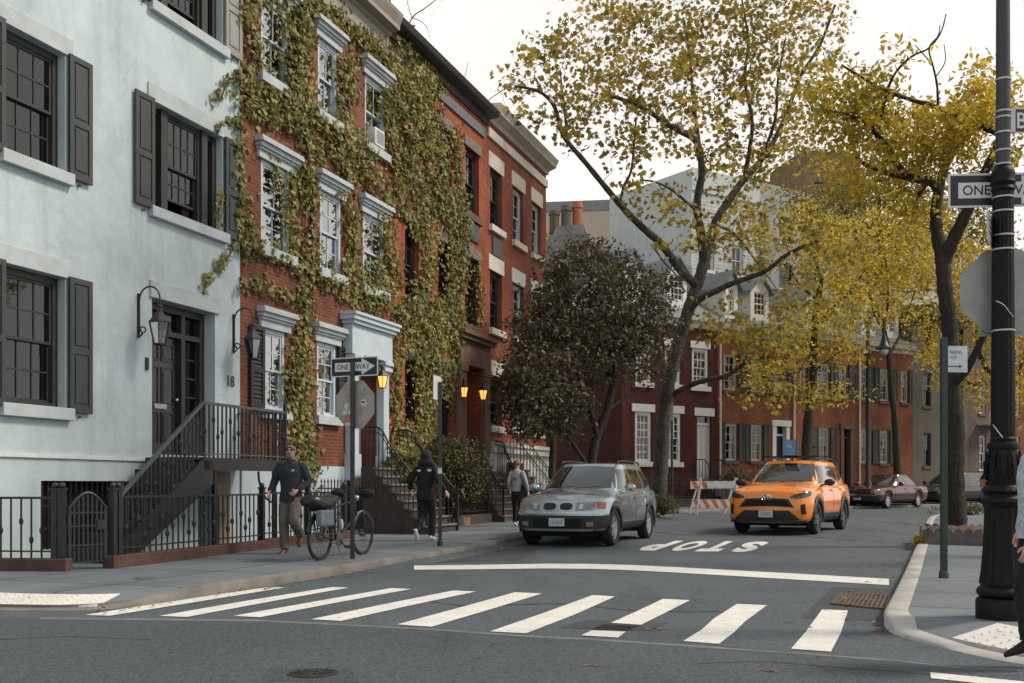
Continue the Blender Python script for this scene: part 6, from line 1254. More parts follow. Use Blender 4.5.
IV = [  # (pixel polyline, half width, density, stem radius)
    ([(310, 470), (306, 430), (303, 380), (304, 330), (309, 290), (311, 250), (312, 200), (306, 150), (304, 100), (303, 50), (303, 5)], 10, .9, .05),
    ([(303, 372), (296, 420), (300, 455), (312, 480)], 16, 1.0), ([(303, 345), (300, 372), (296, 400)], 13, 1.0), ([(312, 480), (318, 495)], 9, .8),
    ([(303, 0), (303, 40), (298, 90), (293, 130)], 14, 1.3), ([(290, 0), (294, 60), (290, 110)], 12, 1.2), ([(246, 0), (250, 18), (254, 30), (262, 70)], 10, 1.1), ([(245, 5), (247, 30)], 7, 1.1), ([(250, 0), (263, 4), (280, 0)], 8, 1.1),
    ([(242, 75), (256, 88), (272, 100), (290, 118), (306, 128)], 17, 1.3), ([(244, 95), (262, 112), (280, 125)], 13, 1.1), ([(243, 70), (240, 78), (228, 80), (222, 96), (212, 100)], 5, 1.1), ([(240, 68), (246, 72)], 8, 1.2),
    ([(241, 118), (232, 122), (222, 124), (217, 132)], 4.5, 1.2), ([(241, 120), (240, 150), (243, 185), (242, 215), (240, 235)], 6.5, 1.2), ([(247, 195), (250, 230), (247, 250), (252, 262)], 8, 1.1), ([(240, 235), (228, 258), (215, 270), (208, 280), (202, 296)], 4.5, 1.1, .01), ([(222, 190), (218, 215), (222, 228)], 4.5, .9),
    ([(252, 250), (262, 245), (275, 255), (292, 262), (306, 268)], 11, 1.1), ([(242, 287), (258, 285), (272, 292), (290, 296), (303, 300)], 9, 1.1), ([(275, 165), (280, 180), (282, 200), (286, 235)], 5, .9), ([(268, 150), (276, 160), (276, 190)], 4, .9),
    ([(292, 170), (296, 200), (294, 230), (296, 255)], 9, 1.1), ([(300, 165), (310, 180), (305, 205)], 8, 1.0), ([(310, 250), (316, 262), (322, 275), (332, 290)], 8, 1.0),
    ([(318, 5), (335, 14), (350, 28), (365, 42), (378, 50), (388, 62)], 11, 1.3), ([(310, 0), (322, 12), (338, 30)], 8, 1.1), ([(356, 30), (372, 42), (385, 58), (396, 78)], 9, 1.3), ([(340, 55), (343, 75), (342, 100), (345, 120)], 8, 1.1), ([(352, 50), (354, 80), (353, 105)], 8, 1.1),
    ([(305, 110), (325, 122), (345, 130), (362, 140), (375, 160)], 12, 1.2), ([(322, 120), (330, 140), (345, 155), (352, 180)], 9, 1.0), ([(340, 130), (356, 150), (372, 175), (385, 195), (395, 210)], 13, 1.2), ([(330, 148), (345, 165), (356, 185)], 8, 1.0), ([(310, 130), (316, 150), (325, 165)], 6, .9), ([(318, 150), (325, 155)], 5, .9),
    ([(343, 190), (352, 205), (352, 230), (354, 260)], 8, 1.1), ([(356, 215), (356, 240), (350, 265)], 6, 1.1), ([(386, 90), (390, 115), (394, 140), (396, 165)], 9, 1.2), ([(396, 165), (402, 190), (406, 215)], 8, 1.2),
    ([(330, 275), (345, 285), (362, 292), (380, 300), (398, 308), (410, 316)], 12, 1.3), ([(345, 262), (358, 275), (372, 286), (390, 298)], 11, 1.2), ([(386, 215), (388, 240), (392, 265), (395, 290)], 10, 1.2), ([(380, 262), (384, 285)], 8, 1.1), ([(340, 296), (356, 302), (372, 306)], 7, 1.0), ([(372, 308), (376, 318)], 5, .9),
    ([(398, 40), (410, 52), (422, 66), (432, 80), (438, 95)], 13, 1.5), ([(385, 55), (398, 72), (412, 90), (424, 108)], 15, 1.5), ([(392, 90), (402, 108), (412, 130), (420, 150)], 14, 1.4), ([(416, 70), (426, 95), (430, 125), (432, 155)], 14, 1.5), ([(405, 40), (412, 46), (420, 56)], 5, 1.2), ([(400, 35), (412, 42), (424, 54), (438, 66)], 3.5, 1.2),
    ([(408, 150), (414, 175), (420, 195), (430, 210)], 13, 1.4), ([(432, 150), (438, 175), (446, 195), (455, 215)], 14, 1.5), ([(440, 120), (438, 150)], 6, 1.4), ([(453, 125), (458, 150), (460, 180), (462, 205)], 6, 1.3), ([(450, 190), (458, 205), (466, 220), (468, 240)], 8, 1.4),
    ([(404, 208), (416, 222), (420, 240)], 8, 1.2), ([(424, 210), (430, 235), (430, 260), (426, 290)], 9, 1.4), ([(440, 205), (452, 225), (456, 250), (455, 280)], 10, 1.4), ([(460, 220), (462, 250), (462, 290)], 8, 1.4), ([(426, 285), (418, 300), (412, 315)], 8, 1.2), ([(430, 200), (445, 215), (460, 222)], 8, 1.3),
    ([(478, 262), (480, 290), (482, 320), (478, 330)], 3, 1.1), ([(412, 300), (420, 315), (432, 330), (446, 345)], 15, 1.5), ([(430, 300), (440, 315), (455, 330), (462, 345)], 14, 1.5), ([(452, 285), (458, 310), (460, 335), (462, 355), (460, 372)], 10, 1.4), ([(410, 325), (416, 345), (424, 365)], 13, 1.5), ([(432, 345), (436, 365), (442, 380)], 13, 1.5), ([(396, 325), (396, 360), (397, 395), (398, 440)], 6, 1.2),
    ([(420, 370), (424, 400), (424, 430), (426, 445)], 7, 1.3), ([(428, 380), (430, 410), (430, 440)], 7, 1.3), ([(450, 370), (452, 395), (450, 412)], 5, 1.1), ([(444, 378), (446, 400)], 4, 1.0), ([(404, 425), (415, 435), (426, 445), (440, 455)], 9, 1.2), ([(403, 440), (412, 455), (425, 470)], 9, 1.2), ([(400, 318), (404, 326), (412, 332)], 6, 1.2), ([(362, 290), (366, 305), (374, 318)], 4, .9),
]
ivy('climbing_ivy', 'climbing ivy covering the fronts of the two brick houses', IV, FA, LIVY, .104)
# ================================================================ vehicles (local x forward, y left)
CARBLACK = plain('black bumper plastic', (.018, .019, .021), .6, var=.2, scale=6, bs=.1)
CARGLASS = plain('tinted car glass', (.012, .016, .018), .03, var=.3, spec=.9, coat=1.0)
HEADLAMP = plain('headlamp lens', (.2, .22, .24), .06, .2, var=.5, scale=25, coat=1.0)
AMBER = plain('amber lens', (.3, .07, .012), .15, var=.2, coat=1.0)
REDLENS = plain('red lens', (.25, .01, .01), .15, coat=1.0)
UNDER = plain('underbody black', (.006, .006, .006), .9)
PLATEM = plain('number plate', (.5, .53, .56), .45, var=.1, scale=20)
PLATETX = plain('number plate ink', (.1, .12, .2), .5)
def shell_patch(bvh, axis, sgn, bot, top, nr, off, n=None, thick=.012):
    """a panel lying on the bodywork: ruled between two outlines seen along an axis ('x': points are (y, z), 'y': (x, z), 'z': (x, y))"""
    n = n or max(len(bot), 6)
    def res(p):
        p = [np.array(q, float) for q in p]; d = [0]
        for a, b in zip(p[:-1], p[1:]): d.append(d[-1] + np.linalg.norm(b - a))
        u = np.linspace(0, d[-1], n); return np.stack([np.interp(u, d, [q[k] for q in p]) for k in (0, 1)], 1)
    B, T_ = res(bot), res(top); mb = MB(); idx = {}; V = []; Nn = []
    for j in range(nr + 1):
        for i in range(n):
            q = B[i] + (T_[i] - B[i]) * j / nr
            o, d = {'x': (Vector((9 * sgn, q[0], q[1])), Vector((-sgn, 0, 0))), 'y': (Vector((q[0], 9 * sgn, q[1])), Vector((0, -sgn, 0))), 'z': (Vector((q[0], q[1], 9)), Vector((0, 0, -1)))}[axis]
            h = bvh.ray_cast(o, d)
            if h[0] is None: continue
            nn = h[1]; nn = -nn if nn.dot(d) > 0 else nn
            nn = (nn - d * .4).normalized(); idx[j, i] = len(V); V.append(h[0] + nn * off); Nn.append(nn)
    fs = []; lo = len(V)
    for j in range(nr):
        for i in range(n - 1):
            k = [(j, i), (j, i + 1), (j + 1, i + 1), (j + 1, i)]
            if all(q in idx for q in k): fs.append(tuple(idx[q] for q in k))
    ec = {}
    for f in fs:
        for a, b in zip(f, f[1:] + f[:1]): ec[frozenset((a, b))] = ec.get(frozenset((a, b)), 0) + 1
    side = [(a, b, b + lo, a + lo) for e, c in ec.items() if c == 1 for a, b in [tuple(e)]]
    mb.add([tuple(v) for v in V] + [tuple(v - m_ * (thick + off)) for v, m_ in zip(V, Nn)], fs + side); return mb
def wheel(par, x, y, r, w_, style, rimmat, s, arch=None):
    """tyre and rim at (x, y), outer face towards y*s"""
    hub = MB().lathe([(.001, -.03), (r * .3, -.03), (r * .3, .02), (.001, .02)], 16, (x, y - s * .02, r), 'y').build('wheel', CARBLACK, par, True)
    MB().lathe([(r * .66, -w_ * .42), (r * .9, -w_ * .5), (r * .985, -w_ * .36), (r, -w_ * .2), (r, w_ * .2), (r * .985, w_ * .36), (r * .9, w_ * .5), (r * .66, w_ * .42)], 40, (x, y, r), 'y', cap=False).build('tyre', RUBBER, hub, True, ang=30)
    m2 = MB(); yo = y + s * w_ * .36; yi = y + s * w_ * .22
    for (a, b, ya, yb) in ((r * .70, r * .645, yo, yo), (r * .645, r * .6, yo, yi - s * .03), (r * .6, r * .6, yi - s * .03, yi - s * .08)):
        N_ = 40; ring = lambda rr, yy: [(x + rr * math.cos(2 * math.pi * k / N_), yy, r + rr * math.sin(2 * math.pi * k / N_)) for k in range(N_)]
        m2.add(ring(a, ya) + ring(b, yb), [(k, (k + 1) % N_, N_ + (k + 1) % N_, N_ + k) for k in range(N_)])
    ns = style
    for k in range(ns):
        a = 2 * math.pi * k / ns + .3
        for da in (-.13, .13): m2.bar((x + r * .1 * math.cos(a), yo - s * .03, r + r * .1 * math.sin(a)), (x + r * .64 * math.cos(a + da), yo - s * .02, r + r * .64 * math.sin(a + da)), r * .085, .025, up=(0, 1, 0))
    m2.lathe([(r * .16, -.015), (r * .15, .015), (.001, .02)] if s > 0 else [(.001, -.02), (r * .15, -.015), (r * .16, .015)], 16, (x, yo - s * .02, r), 'y'); m2.build('rim', rimmat, hub, True, ang=30)
    MB().lathe([(.001, -.01), (r * .52, -.01), (r * .52, .01), (.001, .01)], 24, (x, yi - s * .06, r), 'y').build('brake_disc', CARBLACK, hub, True)
def car(name, label, cat, loc, rz, sp, group=None):
    th = thing(name, label, cat, loc, rz, group); Wd = sp['W'] / 2; xF, xR = sp['xF'], sp['xR']; paint = sp['paint']; ax = sp['axles']; wr = sp['wr']; ar = wr * sp.get('arch', 1.17)
    def prof(key, x): c = sp[key]; return np.interp(x, [p[0] for p in c], [p[1] for p in c])
    xs = list(np.arange(xR + .3, xF - .3, .05)) + [xF - .3 + .3 * math.sin(t) for t in np.linspace(0, math.pi / 2, 9)] + [xR + .3 - .3 * math.sin(t) for t in np.linspace(0, math.pi / 2, 8)]
    for a in ax: xs += [a - ar - .001, a - ar + .012, a + ar - .012, a + ar + .001, a - ar * .97, a + ar * .97]
    xs = sorted(set(round(x, 4) for x in xs)); lf, lr, ff = sp.get('lf', .55), sp.get('lr', .5), sp.get('ff', .66)
    sm = lambda key, x: np.mean([prof(key, x + d) for d in (-.09, -.045, 0, .045, .09)])
    def hw(x):
        f = 1.0
        if x > xF - lf: t = min(1, (x - xF + lf) / lf); f = ff + (1 - ff) * (1 - t ** 2.4) ** .5
        if x < xR + lr: t = min(1, (xR + lr - x) / lr); f = ff + .08 + (1 - ff - .08) * (1 - t ** 2.6) ** .5
        return Wd * f * (1 - .012 * ((x - .1) / 2.2) ** 2)
    SEC = [(.88, 0), (.94, .05), (.972, .16), (.985, .32), (.998, .5), (1.0, .62), (.982, .64 + .1), (.968, .86), (.955, .94), (.915, 1.0)]
    TOP = [(.84, .35), (.66, .7), (.44, .9), (.2, .98), (0, 1.0)]
    rings = []
    ext = [(x, hw(x)) for x in xs]; eF = hw(xF); eR = hw(xR)
    ext = [(xR - .012 * (1 - q), eR * q) for q in (.001, .3, .65)] + ext + [(xF + .012 * (1 - q) + .02 * (1 - q * q), eF * q) for q in (.88, .65, .4, .2, .001)]
    for x, h in ext:
        xc = min(max(x, xR), xF); zb = sm('zb', xc); zsh = sm('zsh', xc); zt = sm('ztc', xc); zz_ = zb
        for a in ax:
            if abs(x - a) < ar: zz_ = max(zz_, wr + math.sqrt(ar * ar - (x - a) ** 2) - .02)
        half = [(h * u, zz_ + (zsh - zz_) * v) for u, v in SEC] + [(h * u, zsh + (zt - zsh) * v) for u, v in TOP]
        ring = []
        for y, z in half + [(-q[0], q[1]) for q in half[-2::-1]]:
            fx = x; t = max(0, (x - (xF - .6)) / .6); fx -= sp.get('rake', .1) * t * t * max(0, (z - .62) / .35) ** 1.4; fx -= .05 * t * t * max(0, (.42 - z) / .2)
            t = max(0, (xR + .5 - x) / .5); fx += sp.get('rrake', .06) * t * t * max(0, (z - .7) / .3) ** 1.3
            ring.append((fx, y, z))
        rings.append(ring)
    m = len(rings[0]); mb = MB(); mb.add([v for r_ in rings for v in r_], [(i * m + k, (i + 1) * m + k, (i + 1) * m + k + 1, i * m + k + 1) for i in range(len(rings) - 1) for k in range(m - 1)])
    lower = BVHTree.FromPolygons([Vector(v) for v in mb.v], mb.f)
    # greenhouse
    gh = sp['gh']; K = 64; gr = []
    for i in range(13):
        f = i / 12; xf = gh['xf0'] + (gh['xf1'] - gh['xf0']) * f + .05 * math.sin(math.pi * f); xr = gh['xr0'] + (gh['xr1'] - gh['xr0']) * f - .03 * math.sin(math.pi * f)
        hh = gh['w0'] + (gh['w1'] - gh['w0']) * f + .022 * math.sin(math.pi * f); gr.append((xr, xf, hh, gh['z0'] + (gh['z1'] - gh['z0']) * f))
    for s_, dz_ in ((.985, .022), (.95, .038), (.85, .056), (.65, .072), (.35, .08), (.02, .082)):
        xr, xf, hh, z = gr[12]; c = (xr + xf) / 2; gr.append((c + (xr - c) * s_, c + (xf - c) * s_, hh * s_, gh['z1'] + dz_ * gh.get('crown', 1)))
    gv = []
    for xr, xf, hh, z in gr:
        c, a = (xr + xf) / 2, (xf - xr) / 2
        for k in range(K):
            t = 2 * math.pi * k / K; ct, st_ = math.cos(t), math.sin(t); n_ = gh.get('n', 6.0)
            X = c + a * math.copysign(abs(ct) ** (2 / n_), ct); Y = hh * math.copysign(abs(st_) ** (2 / n_), st_)
            X -= .07 * (abs(Y) / hh) ** 2 * (1 if ct > 0 else -.6) * (abs(ct) ** 1.0); gv.append((X, Y, z))
    gm = MB().add(gv, [(i * K + k, i * K + (k + 1) % K, (i + 1) * K + (k + 1) % K, (i + 1) * K + k) for i in range(len(gr) - 1) for k in range(K)])
    green = BVHTree.FromPolygons([Vector(v) for v in gm.v], gm.f)
    mb.add(gm.v, gm.f); mb.build('body', paint, th, True, ang=38)
    P_ = lambda nm, mat, which, axis, sgn, bot, top, nr=4, off=.006, n=None, par=None, th_=.012: shell_patch({'l': lower, 'g': green}[which], axis, sgn, bot, top, nr, off, n, th_).build(nm, mat, par or th, True, ang=60)
    # underbody and wheels
    MB().box(xR + .15, xF - .2, -Wd * .66, Wd * .66, .2, .5).box(xR + .05, xF - .12, -Wd * .6, Wd * .6, .3, .62).build('underbody', UNDER, th)
    for a in ax:
        MB().box(a - ar * .98, a + ar * .98, -Wd + .27, Wd - .27, wr * .5, wr + ar * .9).build('wheel_well', UNDER, th)
        for s in (1, -1): wheel(th, a, s * (Wd - .125), wr, .225, sp['spokes'], sp.get('rim', ALLOY), s)
    if sp.get('clad'):
        for a in ax:
            for s in (1, -1):
                c = MB(); NN = 26; vs = []
                for (rr, dy) in ((ar - .025, -.06), (ar - .025, .012), (ar + sp['clad'] * .7, .02), (ar + sp['clad'], .0)):
                    for k in range(NN + 1):
                        t = math.pi * (k / NN * 1.14 - .07); z = wr - .02 + rr * math.sin(t); vs.append((a + rr * math.cos(t), s * (hw(a + rr * math.cos(t)) * (1.0 if abs(z - .6) < .25 else .985) + dy), max(z, .24)))
                c.add(vs, [(i * (NN + 1) + k, i * (NN + 1) + k + 1, (i + 1) * (NN + 1) + k + 1, (i + 1) * (NN + 1) + k) for i in range(3) for k in range(NN)]); c.build('wheel_arch_trim', CARBLACK, th, True)
    for s in (1, -1):
        if sp.get('sill'): P_('side_sill', CARBLACK, 'l', 'y', s, [(ax[1] + ar + .02, sp['sill'][0]), (ax[0] - ar - .02, sp['sill'][0])], [(ax[1] + ar, sp['sill'][1]), (ax[0] - ar, sp['sill'][1])], 3, .012, 12)
        for q in sp['side_glass']: P_('side_window', CARGLASS, 'g', 'y', s, q[0], q[1], 6, .004, 10)
        for q in sp['seams']:
            P_('door_seam', UNDER, 'l', 'y', s, [(p[0] - .005, p[1]) for p in q], [(p[0] + .005, p[1]) for p in q], 1, .0025, 14, None, .002)
        for (hx, hz) in sp['handles']:
            P_('door_handle', sp.get('handlemat', paint), 'l', 'y', s, [(hx - .1, hz - .014), (hx + .1, hz - .01)], [(hx - .1, hz + .014), (hx + .1, hz + .018)], 2, .035, 6)
        mx, my, mz = sp['mirror']; mm = MB().ball((mx, s * my, mz), .1, 14, 9, (.75, 1.25, .8)); mm.bar((mx + .02, s * (my - .2), mz - .07), (mx, s * (my - .05), mz - .04), .07, .04); mm.build('wing_mirror', sp.get('mirmat', paint), th, True)
    w0, w1 = sp['ws']; P_('windscreen', sp.get('wsmat', CARGLASS), 'g', 'x', 1, [(y, w0[1] - .02 * (1 - (y / w0[0]) ** 2)) for y in np.linspace(-w0[0], w0[0], 9)], [(y, w1[1] + .025 * (1 - (y / w1[0]) ** 2)) for y in np.linspace(-w1[0], w1[0], 9)], 8, .004, 16)
    P_('rear_window', CARGLASS, 'g', 'x', -1, [(-w0[0] * .93, w0[1] + .06), (w0[0] * .93, w0[1] + .06)], [(-w1[0], w1[1] - .02), (w1[0], w1[1] - .02)], 6, .004, 12)
    wp = MB()
    for yy in (-.38, .22): wp.bar((gh['xf0'] - .0, yy - .25, w0[1] - .01), (gh['xf0'] - .12, yy + .3, w0[1] + .03), .02, .012)
    wp.build('wipers', CARBLACK, th)
    for d in sp['front']:
        nm, mat, bot, top, off = d[:5]; o = P_(nm, mat, 'l', 'x', 1, bot, top, d[5] if len(d) > 5 else 3, off, d[6] if len(d) > 6 else 10)
    for d in sp.get('corner', []):
        for s in (1, -1): P_(d[0], d[1], 'l', 'y', s, d[2], d[3], 3, d[4], 8)
    py, pz = 0, sp['plate']; hit = lower.ray_cast(Vector((9, .05, pz)), Vector((-1, 0, 0)))[0]; xp = hit.x + .03
    pl = MB().box(xp - .03, xp, -.155, .155, pz - .077, pz + .077).build('number_plate', PLATEM, th, bevel=.006)
    m2 = MB(); v, f = text_mesh(sp.get('ptext', '4K 7N35')); m2.add([(xp + .002, -.115 + p[0] * .23, pz - .035 + p[1] * .07) for p in v], f); m2.build('lettering', PLATETX, pl)
    for s in (1, -1): P_('tail_light', REDLENS, 'l', 'x', -1, [(s * Wd * .62, sp['tail'][0]), (s * Wd * .9, sp['tail'][0])], [(s * Wd * .62, sp['tail'][1]), (s * Wd * .9, sp['tail'][1])], 3, .006, 6)
    for nm, mat, mbx in sp.get('extra', lambda *_: [])(lower, green): mbx.build(nm, mat, th, True)
    return th
def rails(y, x0, x1, z, r=.018, feet=3):
    def f(lo, gr):
        out = []
        for s in (1, -1):
            pts = [(x1 + .06, s * y, z - .05), (x1, s * y, z)] + [(x1 + (x0 - x1) * k / 6, s * y, z + .018 * math.sin(math.pi * k / 6)) for k in range(1, 6)] + [(x0, s * y, z), (x0 - .06, s * y, z - .05)]
            out.append(('roof_rail', CARBLACK, MB().tube(pts, r, 8)))
        return out
    return f
CARGLASS.node_tree.nodes['Principled BSDF'].inputs['IOR'].default_value = 1.5
SILVER = plain('silver grey car paint', (.37, .45, .51), .18, .55, var=.05, scale=2, coat=1.0)
ORANGE = plain('taxi orange paint', (.8, .23, .01), .28, 0, var=.04, scale=2, coat=1.0)
MAROON = plain('maroon car paint', (.085, .016, .016), .3, .2, var=.08, coat=1.0)
BLACKCAR = plain('black car paint', (.012, .014, .016), .25, .0, var=.1, coat=1.0)
GREYCAR = plain('slate car paint', (.07, .085, .1), .3, .4, var=.1, coat=1.0)
def mirror_front(nm, mat, y0, y1, zb, zt, off, sk=0, nr=3, n=8):
    return [(nm, mat, [(s * y0, zb), (s * y1, zb + sk)], [(s * y0, zt), (s * y1, zt + sk * .6)], off, nr, n) for s in (1, -1)]
def ell(cy, cz, a, b, n=13, p=3.0):
    f = lambda t, s: (cy + a * math.copysign(abs(math.cos(t)) ** (2 / p), math.cos(t)), cz + s * b * abs(math.sin(t)) ** (2 / p))
    T = [math.pi * k / (n - 1) for k in range(n)]; return [f(t, -1) for t in T], [f(t, 1) for t in T]
# silver SUV
kid = []
for s in (1, -1):
    b_, t_ = ell(s * .165, .765, .145, .085); kid.append(('grille_surround', CHROME, b_, t_, .012, 5, 15)); b_, t_ = ell(s * .165, .765, .125, .066); kid.append(('grille', CARBLACK, b_, t_, .018, 5, 15))
suv = dict(W=1.86, xF=2.27, xR=-2.29, paint=SILVER, axles=(1.43, -1.37), wr=.36, arch=1.14, spokes=5, ff=.68, lf=.55, rake=.22,
    zb=[(-2.3, .42), (-1.9, .3), (1.9, .3), (2.3, .3)], zsh=[(-2.3, .98), (-2.0, 1.06), (-.4, 1.07), (.7, 1.03), (1.3, .985), (1.9, .92), (2.3, .83)], ztc=[(-2.3, 1.0), (-1.9, 1.1), (.9, 1.12), (1.4, 1.07), (1.9, 1.0), (2.3, .87)],
    gh=dict(xf0=1.12, xf1=.26, xr0=-2.2, xr1=-1.78, w0=.865, w1=.66, z0=1.0, z1=1.58, n=6.5, crown=.9), sill=(.3, .44), clad=.035,
    side_glass=[([(.79, 1.09), (-.1, 1.09)], [(.32, 1.5), (-.12, 1.51)]), ([(-.19, 1.09), (-1.03, 1.1)], [(-.19, 1.51), (-.98, 1.51)]), ([(-1.12, 1.1), (-1.86, 1.2)], [(-1.07, 1.51), (-1.62, 1.48)])],
    seams=[[(.93, .45), (.95, .75), (.9, 1.02)], [(-.15, .42), (-.15, 1.05)], [(-.98, .8), (-1.1, 1.05)], [(.9, .45), (-.9, .43)]], handles=[(-.02, .93), (-.97, .95)], mirror=(.73, 1.02, 1.13),
    ws=((.74, 1.12), (.57, 1.545)), tail=(.8, 1.02), plate=.47, rim=ALLOY, ptext='LA 2310',
    front=kid + mirror_front('headlight', HEADLAMP, .36, .72, .69, .84, .01, .02) + mirror_front('headlamp_lens', plain('lamp glass bright', (.5, .52, .54), .05, .3, var=.3, scale=30, coat=1), .42, .5, .715, .815, .02) + mirror_front('turn_signal', AMBER, .745, .83, .73, .835, .012, .01)
        + [('bumper', CARBLACK, [(-.84, .3), (0, .29), (.84, .3)], [(-.84, .595), (0, .6), (.84, .595)], .02, 5, 24), ('bumper_recess', UNDER, [(-.45, .36), (.45, .36)], [(-.5, .54), (.5, .54)], .024, 3, 12), ('bumper_strip', SILVER, [(-.8, .62), (.8, .62)], [(-.8, .655), (.8, .655)], .03, 2, 20)] + mirror_front('fog_light', HEADLAMP, .58, .7, .4, .48, .03),
    corner=[('bumper_corner', CARBLACK, [(1.86, .3), (2.2, .3)], [(1.86, .6), (2.2, .6)], .016), ('turn_signal', AMBER, [(1.98, .73), (2.12, .725)], [(1.93, .86), (2.1, .85)], .008)], extra=rails(.6, -1.55, .12, 1.665))
def at(x, y): return Vector((x, y, g(y)))
hd = Vector((-.36, -.933)); car('parked_car', 'silver grey estate SUV with kidney grille stopped by the left kerb', 'car', at(1.68, 22.1), math.atan2(-.933, -.36), suv)
# orange taxi
TAXIWS = CARGLASS
def taxi_extra(lo, gr):
    out = [('roof_rack', CARBLACK, MB().box(.05, .11, -.66, .66, 1.755, 1.79).box(-.75, -.69, -.66, .66, 1.755, 1.79).box(-.8, .16, .5, .53, 1.74, 1.78).box(-.8, .16, -.53, -.5, 1.74, 1.78))]
    out.append(('roof_advert', CARBLACK, MB().prism([(-.15, 1.79), (.15, 1.79), (.17, 2.17), (-.17, 2.17)], 'x', .1, .3)))
    out.append(('advert_panel', plain('blue advert panel', (.13, .27, .5), .4, var=.15), MB().prism([(-.14, 1.8), (.14, 1.8), (.16, 2.16), (-.16, 2.16)], 'x', .3005, .306)))
    m2 = MB(); v, f = text_mesh('PAL'); m2.add([(.308, -.07 + p[0] * .14, 1.98 + p[1] * .07) for p in v], f); out.append(('advert_lettering', SIGNWHT, m2))
    h = lo.ray_cast(Vector((9, .05, .8)), Vector((-1, 0, 0)))[0].x + .02
    em = MB().tube([(h, .105 * math.cos(t), .815 + .075 * math.sin(t)) for t in np.linspace(0, 2 * math.pi, 21)], .012, 6).tube([(h, .04 * math.cos(t), .82 + .068 * math.sin(t)) for t in np.linspace(0, 2 * math.pi, 17)], .01, 6).tube([(h, .09 * math.cos(t), .855 + .03 * math.sin(t)) for t in np.linspace(0, 2 * math.pi, 17)], .01, 6)
    out.append(('emblem', CHROME, em)); return out
def trap(y0, y1, z0, z1, n=9, sag=0): return [(y, z0 + sag * (1 - (y / y0) ** 2)) for y in np.linspace(-y0, y0, n)], [(y, z1 + sag * .5 * (1 - (y / y1) ** 2)) for y in np.linspace(-y1, y1, n)]
tx = dict(W=1.88, xF=2.28, xR=-2.3, paint=ORANGE, axles=(1.36, -1.34), wr=.365, arch=1.15, spokes=5, ff=.66, lf=.5, rake=.14,
    zb=[(-2.3, .42), (-1.9, .28), (1.9, .28), (2.3, .26)], zsh=[(-2.3, 1.0), (-1.9, 1.12), (-.5, 1.09), (.6, 1.07), (1.3, 1.05), (1.9, .99), (2.3, .92)], ztc=[(-2.3, 1.02), (-1.9, 1.14), (.8, 1.19), (1.4, 1.15), (1.9, 1.07), (2.3, .96)],
    gh=dict(xf0=1.15, xf1=.32, xr0=-2.15, xr1=-1.7, w0=.87, w1=.66, z0=1.04, z1=1.62, n=6.5), sill=(.28, .46), clad=.07,
    side_glass=[([(.8, 1.14), (-.08, 1.15)], [(.36, 1.55), (-.1, 1.56)]), ([(-.17, 1.15), (-1.05, 1.18)], [(-.17, 1.56), (-.98, 1.55)]), ([(-1.12, 1.19), (-1.75, 1.33)], [(-1.06, 1.55), (-1.5, 1.52)])],
    seams=[[(.9, .46), (.95, .75), (.92, 1.05)], [(-.12, .46), (-.12, 1.09)], [(-.97, .8), (-1.1, 1.1)], [(.9, .47), (-.9, .47)]], handles=[(.02, .98), (-.97, 1.0)], mirror=(.78, 1.04, 1.16), mirmat=CARBLACK,
    ws=((.75, 1.18), (.57, 1.585)), tail=(.9, 1.06), plate=.46, rim=plain('dark alloy', (.22, .23, .24), .35, .8), ptext='T64 2091C',
    front=[('upper_grille', CARBLACK, *trap(.62, .47, .6, .79, sag=.03), .012, 4, 18), ('lower_grille', CARBLACK, *trap(.78, .5, .3, .54), .012, 5, 20), ('lower_bumper', plain('taxi lower bumper', (.035, .036, .038), .55), *trap(.82, .82, .255, .33), .03, 3, 22), ('grille_mesh', UNDER, *trap(.52, .43, .64, .76), .018, 3, 14)]
        + [('headlight', plain('dark headlamp', (.045, .05, .055), .06, .3, var=.5, scale=20, coat=1.0), [(s * .5, .815), (s * .7, .795), (s * .88, .85)], [(s * .54, .865), (s * .7, .91), (s * .88, .955)], .012, 4, 12) for s in (1, -1)]
        + [('fog_slot', UNDER, [(s * .76, .45), (s * .84, .47)], [(s * .74, .66), (s * .82, .69)], .01, 4, 6) for s in (1, -1)]
        + [('bumper_trim', CHROME, [(s * .66, .325), (s * .86, .325)], [(s * .66, .345), (s * .86, .345)], .036, 2, 8) for s in (1, -1)],
    corner=[('headlight', MATS['dark headlamp'], [(1.9, .87), (2.12, .85)], [(1.86, .95), (2.1, .96)], .008)], extra=lambda lo, gr: rails(.6, -1.4, .2, 1.725)(lo, gr) + taxi_extra(lo, gr))
txo = car('taxi', 'orange taxi SUV with roof advert driving towards the stop line', 'taxi', at(7.06, 26.4), math.atan2(-.87, -.49), tx); txo.scale = (1.05,) * 3
